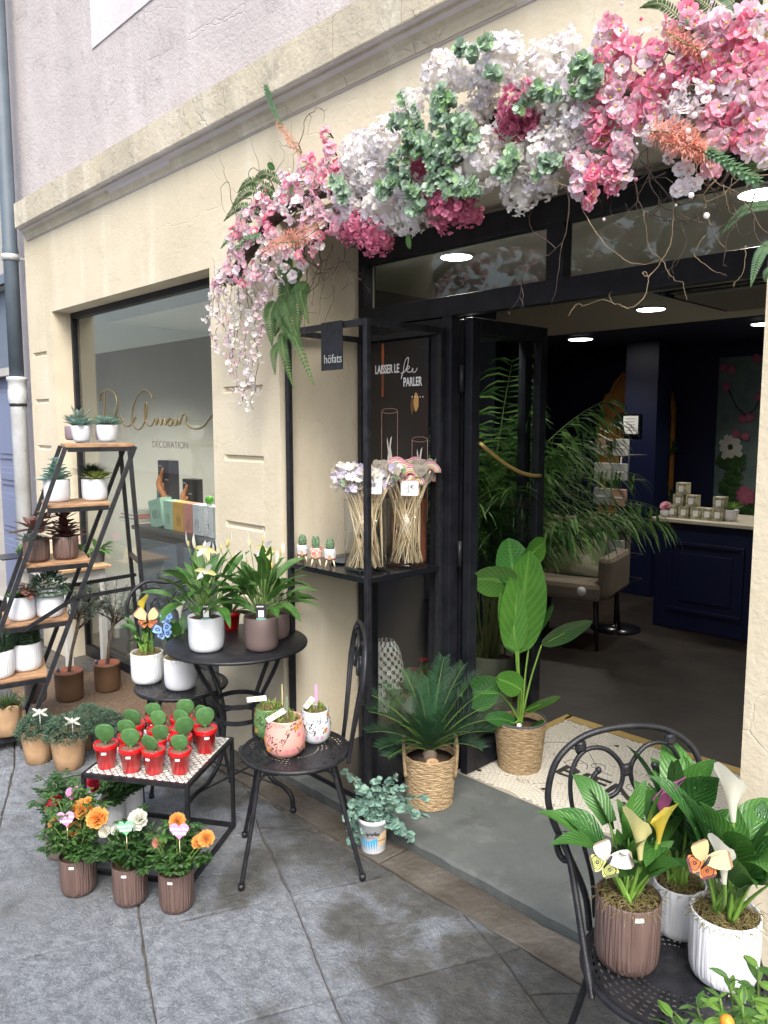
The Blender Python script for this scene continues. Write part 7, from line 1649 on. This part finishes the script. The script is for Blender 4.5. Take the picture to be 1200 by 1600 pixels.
# hanging strings of small flowers
for i, (x0, y0, x1, y1, m_) in enumerate([(345,430,338,545,['p_pale','p_white']),(352,440,350,520,['p_white']),(362,440,368,608,['p_white','p_pale','p_white']),(375,450,372,575,['p_white','p_ivory']),(388,450,382,628,['p_white','p_pale']),(398,450,402,615,['p_white','p_ivory']),(408,450,404,560,['p_pale']),(418,455,412,520,['p_pale']),(430,440,420,510,['p_pale','p_white']),(445,440,460,470,['p_white']),(335,450,325,500,['p_white']),(358,500,362,560,['p_pale']),(392,560,395,640,['p_white'])]):
    a = GL(x0, y0, 2.0); b = GL(x1, y1, 2.03); L = (a-b).length; mb = MB(); pts = [a.lerp(b, t/12)+Vector((.010*math.sin(t*1.1+i), .006*math.cos(t+i), 0)) for t in range(13)]; mb.tube(pts, .0013, 4, len(m_)+1)
    n = int(L/.012)
    for q in range(n):
        p = pts[min(12, int(q/n*12.99))]+Vector((rg_.gauss(0,.013), rg_.gauss(-.004,.010), rg_.gauss(0,.010))); flower5(mb, p, outd(.8), rg_.uniform(.011,.0165), rg_, rg_.randrange(len(m_)), len(m_), 4 if q % 2 else 5, .5)
        if rg_.random() < .15: mb.tube([p, p-Vector((0,0,.022))], [.003,.001], 4, len(m_)+2)
    mb.build('blossom_string', [M[v] for v in m_]+[M['core'], M['twig'], M['p_coral']], ga, True)
# coral astilbe plumes
def plume(pts_px, Y, wd, m_='p_coral', nm='coral_plume', dens=1):
    pts = smooth_pts([GL(x, y, Y) for x, y in pts_px], 8); mb = MB(); n = len(pts)
    for i, p in enumerate(pts):
        f = i/(n-1); rad = wd*(.25+.75*math.sin(PI*min(1,f*.9+.12)))
        for q in range(int(34*dens)):
            d = sphere_dir(rg_, -1); t = (pts[min(n-1,i+1)]-pts[max(0,i-1)]).normalized(); d = (d+t*.7).normalized(); mb.blade(p+d*rad*rg_.uniform(.1,.55), d, rad*rg_.uniform(.35,.7), rad*.11, .3, .2, 2, 0, 'lance')
    mb.tube(pts, .002, 4, 1); mb.build(nm, [M[m_], M['stem']], ga, True)
plume([(432,190),(455,220),(480,258)], 2.03, .032); plume([(410,395),(450,372),(500,348)], 1.88, .045); plume([(425,380),(470,375),(510,345)], 1.87, .035); plume([(1015,205),(1055,210),(1105,238)], 1.87, .05); plume([(1040,225),(1085,232),(1120,248)], 1.86, .045); plume([(1040,50),(1075,70),(1110,90)], 1.9, .035)
def spike(pts_px, Y, L):
    pts = smooth_pts([GL(x, y, Y) for x, y in pts_px], 9); mb = MB(); n = len(pts)
    for i, p in enumerate(pts):
        t = (pts[min(n-1,i+1)]-pts[max(0,i-1)]).normalized(); s = t.orthogonal().normalized()
        for q in range(5): d = (Matrix.Rotation(q*1.257+i*.6, 3, t) @ s + t*.6).normalized(); mb.blade(p, d, L*rg_.uniform(.8,1.1), L*.5, .2, .2, 3, 0, 'oval')
    mb.tube(pts, .002, 4, 1); mb.build('silver_leaf_spike', [M['gr_fernp'], M['stem']], ga, True)
spike([(440,198),(425,165),(416,138)], 2.04, .020); spike([(1105,235),(1135,252),(1182,282)], 1.85, .020); spike([(370,392),(385,372),(405,368)], 1.93, .018); spike([(1065,35),(1080,48),(1095,58)], 1.92, .018)
# fern fronds
def fern(p0, p1, Y0, Y1, ll, m_, sag=.15):
    a = GL(*p0, Y0); b = GL(*p1, Y1); L = (b-a).length; mid = (a+b)/2+Vector((0,-.02,sag*L)); pts = smooth_pts([a, mid, b], 14); mb = MB(); n = len(pts); mb.tube(pts, .0015, 4, 1); vw = (CAM-a).normalized()
    for i in range(2, n):
        f = i/(n-1); t = (pts[i]-pts[i-1]).normalized(); s = t.cross(vw+Vector((rg_.gauss(0,.1),0,rg_.gauss(0,.1)))).normalized(); l = ll*max(.15, math.sin(PI*min(1, .2+f*.8)))
        for q in (-1,1):
            for e in (0,.33,.66): mb.blade(pts[i]-t*(L/n*e), (s*q+t*.5), l*.62, ll*.075, .15, .1, 3, 0, 'lance', up=vw)
    mb.build('fern_frond', [M[m_], M['stem']], ga, True)
for p0, p1, ll, m_ in [((430,470),(425,540),.06,'gr_fern'),((440,460),(470,540),.07,'gr_fern'),((450,470),(448,530),.07,'gr_fern'),((460,480),(430,525),.06,'gr_fern'),((470,440),(482,505),.05,'gr_fern'),((445,500),(490,600),.05,'gr_fern'),((440,520),(458,605),.045,'gr_fern'),((450,400),(455,480),.07,'gr_fern'),((470,420),(440,500),.07,'gr_fern'),((480,440),(465,520),.07,'gr_fern'),((438,535),(430,585),.035,'gr_fern'),((430,310),(362,325),.045,'gr_fern'),((430,300),(372,300),.04,'gr_fern'),((420,340),(350,345),.04,'gr_fern'),((425,325),(365,360),.035,'gr_fernp'),((400,380),(345,388),.035,'gr_fernp'),((450,290),(395,285),.04,'gr_fern'),((1080,45),(1000,12),.028,'gr_fern'),((1130,30),(1060,5),.035,'gr_fern'),((1160,20),(1110,-10),.035,'gr_fernp'),((1190,15),(1150,5),.04,'gr_fern'),((1210,320),(1128,365),.025,'gr_fernp'),((1212,375),(1173,447),.028,'gr_fernp'),((1195,150),(1130,165),.045,'gr_fern'),((1200,180),(1150,190),.04,'gr_fern'),((1110,160),(1080,180),.04,'gr_fern'),((1215,420),(1195,440),.02,'gr_fernp'),((1200,260),(1150,275),.035,'gr_fern')]: fern(p0, p1, 2.0, 1.99, ll, m_)
# curly willow twigs
def twig(px0, n, ang, L, Y, m_='twig', r=.0022, curl=.5, seed=0, kids=2):
    rr = random.Random(seed); p = GL(px0[0], px0[1], Y); a = ang; da = 0; pts = [p.copy()]; yy = 0; mb = MB(); kp = []
    for i in range(n):
        da = da*.6 + rr.gauss(0, curl)*.5; a += da; d = Vector((math.cos(a), rr.gauss(0,.25), math.sin(a)))
        p = p + d*(L/n); p.y = min(p.y, 2.12); pts.append(p.copy())
        if rr.random() < kids*2/n: kp.append((p.copy(), a+rr.choice((-1,1))*rr.uniform(.4,1.1), L*(1-i/n)*.6))
    mb.tube(pts, [r*(1-.75*i/n) for i in range(n+1)], 5)
    for kp_, ka, kl in kp:
        q = kp_.copy(); aa = ka; ps = [q.copy()]; d2 = 0
        for i in range(8): d2 = d2*.6+rr.gauss(0,curl)*.5; aa += d2; q = q+Vector((math.cos(aa), rr.gauss(0,.2), math.sin(aa)))*(kl/8); q.y = min(q.y, 2.12); ps.append(q.copy())
        mb.tube(ps, [r*.6*(1-.7*i/8) for i in range(9)], 4)
    mb.build('curly_twig', M[m_], ga, True)
sd_ = 0
for px, an, L in [((420,330),2.6,.45),((410,350),3.0,.5),((400,360),3.3,.5),((395,380),3.5,.45),((430,300),2.2,.4),((415,370),2.9,.6),((380,400),3.6,.4),((470,240),2.4,.35),((360,430),3.9,.35),((500,390),-1.2,.4),((520,380),-1.4,.45),((540,375),-1.1,.4),((510,400),-2.0,.35),((550,385),-.9,.35),((490,400),-1.8,.4),((530,400),-1.7,.5),((560,370),-1.4,.35),((480,420),-2.4,.35)]:
    sd_ += 1; twig(px, 16, an, L, 2.0, 'twig', .0024, .75, sd_)
for px, an, L, m_ in [((880,290),-.5,.45,'twig'),((960,270),-.9,.4,'twig'),((1000,250),-1.2,.4,'twig'),((1020,260),-2.2,.35,'twig'),((1050,250),-1.0,.4,'twig'),((1080,260),-1.8,.35,'twig'),((1100,250),-1.2,.3,'twig'),((1130,260),-.8,.35,'twigp'),((1150,250),-1.7,.35,'twig'),((990,270),-1.6,.3,'twig'),((1040,270),-2.6,.35,'twig'),((1120,280),-2.2,.35,'twigp'),((1180,300),-2.0,.3,'twig')]:
    sd_ += 1; twig(px, 16, an, L, 1.93, m_, .0022, .7, sd_)
# the long bleached twigs that reach down in front of the glass
for ln, r in (([(1050,300),(1052,340),(1048,380),(1035,405),(1018,428),(1010,432),(1004,428),(1010,426),(1013,440),(1008,462),(995,477),(978,481),(962,474),(945,469),(925,473),(912,478),(904,475),(895,482),(888,494)],.0024),([(1035,405),(1045,425),(1055,438),(1066,440),(1070,455),(1074,470)],.0016),([(955,470),(952,462),(955,455)],.0012),([(862,285),(905,300),(912,330),(940,375),(975,405),(1000,412),(1035,405)],.0022),([(1006,330),(1010,360),(1015,390),(1035,405)],.0018),([(1090,200),(1100,250),(1115,280),(1150,300),(1165,320),(1185,330),(1205,322)],.0022),([(1130,290),(1140,330),(1155,330)],.0014),([(1165,385),(1163,420),(1150,440),(1145,448)],.0014),([(1100,370),(1085,395),(1090,405),(1120,425),(1135,430)],.0014)):
    mb = MB(); P_ = smooth_pts([GL(x, y, 1.91+.02*math.sin(x*.05)) for x, y in ln], 5); mb.tube([p+Vector((rg_.gauss(0,.0012),0,rg_.gauss(0,.0012))) for p in P_], [r*.62*(1-.55*i/len(P_)) for i in range(len(P_))], 5); mb.build('bleached_twig', M['twigp'], ga, True)
for x, y in ((1104,337),(1080,305),(1100,85),(1115,115),(1100,137),(1112,138),(1035,120),(1085,180),(1075,205),(1076,218)): mb = MB(); mb.ball(GL(x, y, 1.86), .0075, 0, 8, 5); mb.build('white_berry', M['p_white'], ga, True)
mb = MB(); c = GL(575+62,365,1.95); mb.blade(c, Vector((.25,0,-1)), .055, .026, .1, .2, 6, 0, 'oval', up=Vector((0,-1,0))); c = GL(430,265,1.97); mb.blade(c, Vector((-.6,-.2,.6)), .05, .03, .3, .2, 6, 0, 'oval', up=Vector((0,-1,0))); c = GL(455,290,1.95); mb.blade(c, Vector((.4,-.2,-.5)), .05, .03, .3, .2, 6, 0, 'oval', up=Vector((0,-1,0)))
mb.build('leaf', M['gr_mid'], ga, True)
mb = MB(); core = [GL(x, y, 2.06) for x, y in ((360,440),(420,350),(500,300),(580,300),(660,250),(750,190),(850,180),(950,160),(1050,120),(1150,110),(1230,120))]; mb.tube(smooth_pts(core, 5), .028, 8); mb.build('branch_core', M['twig'], ga, True)
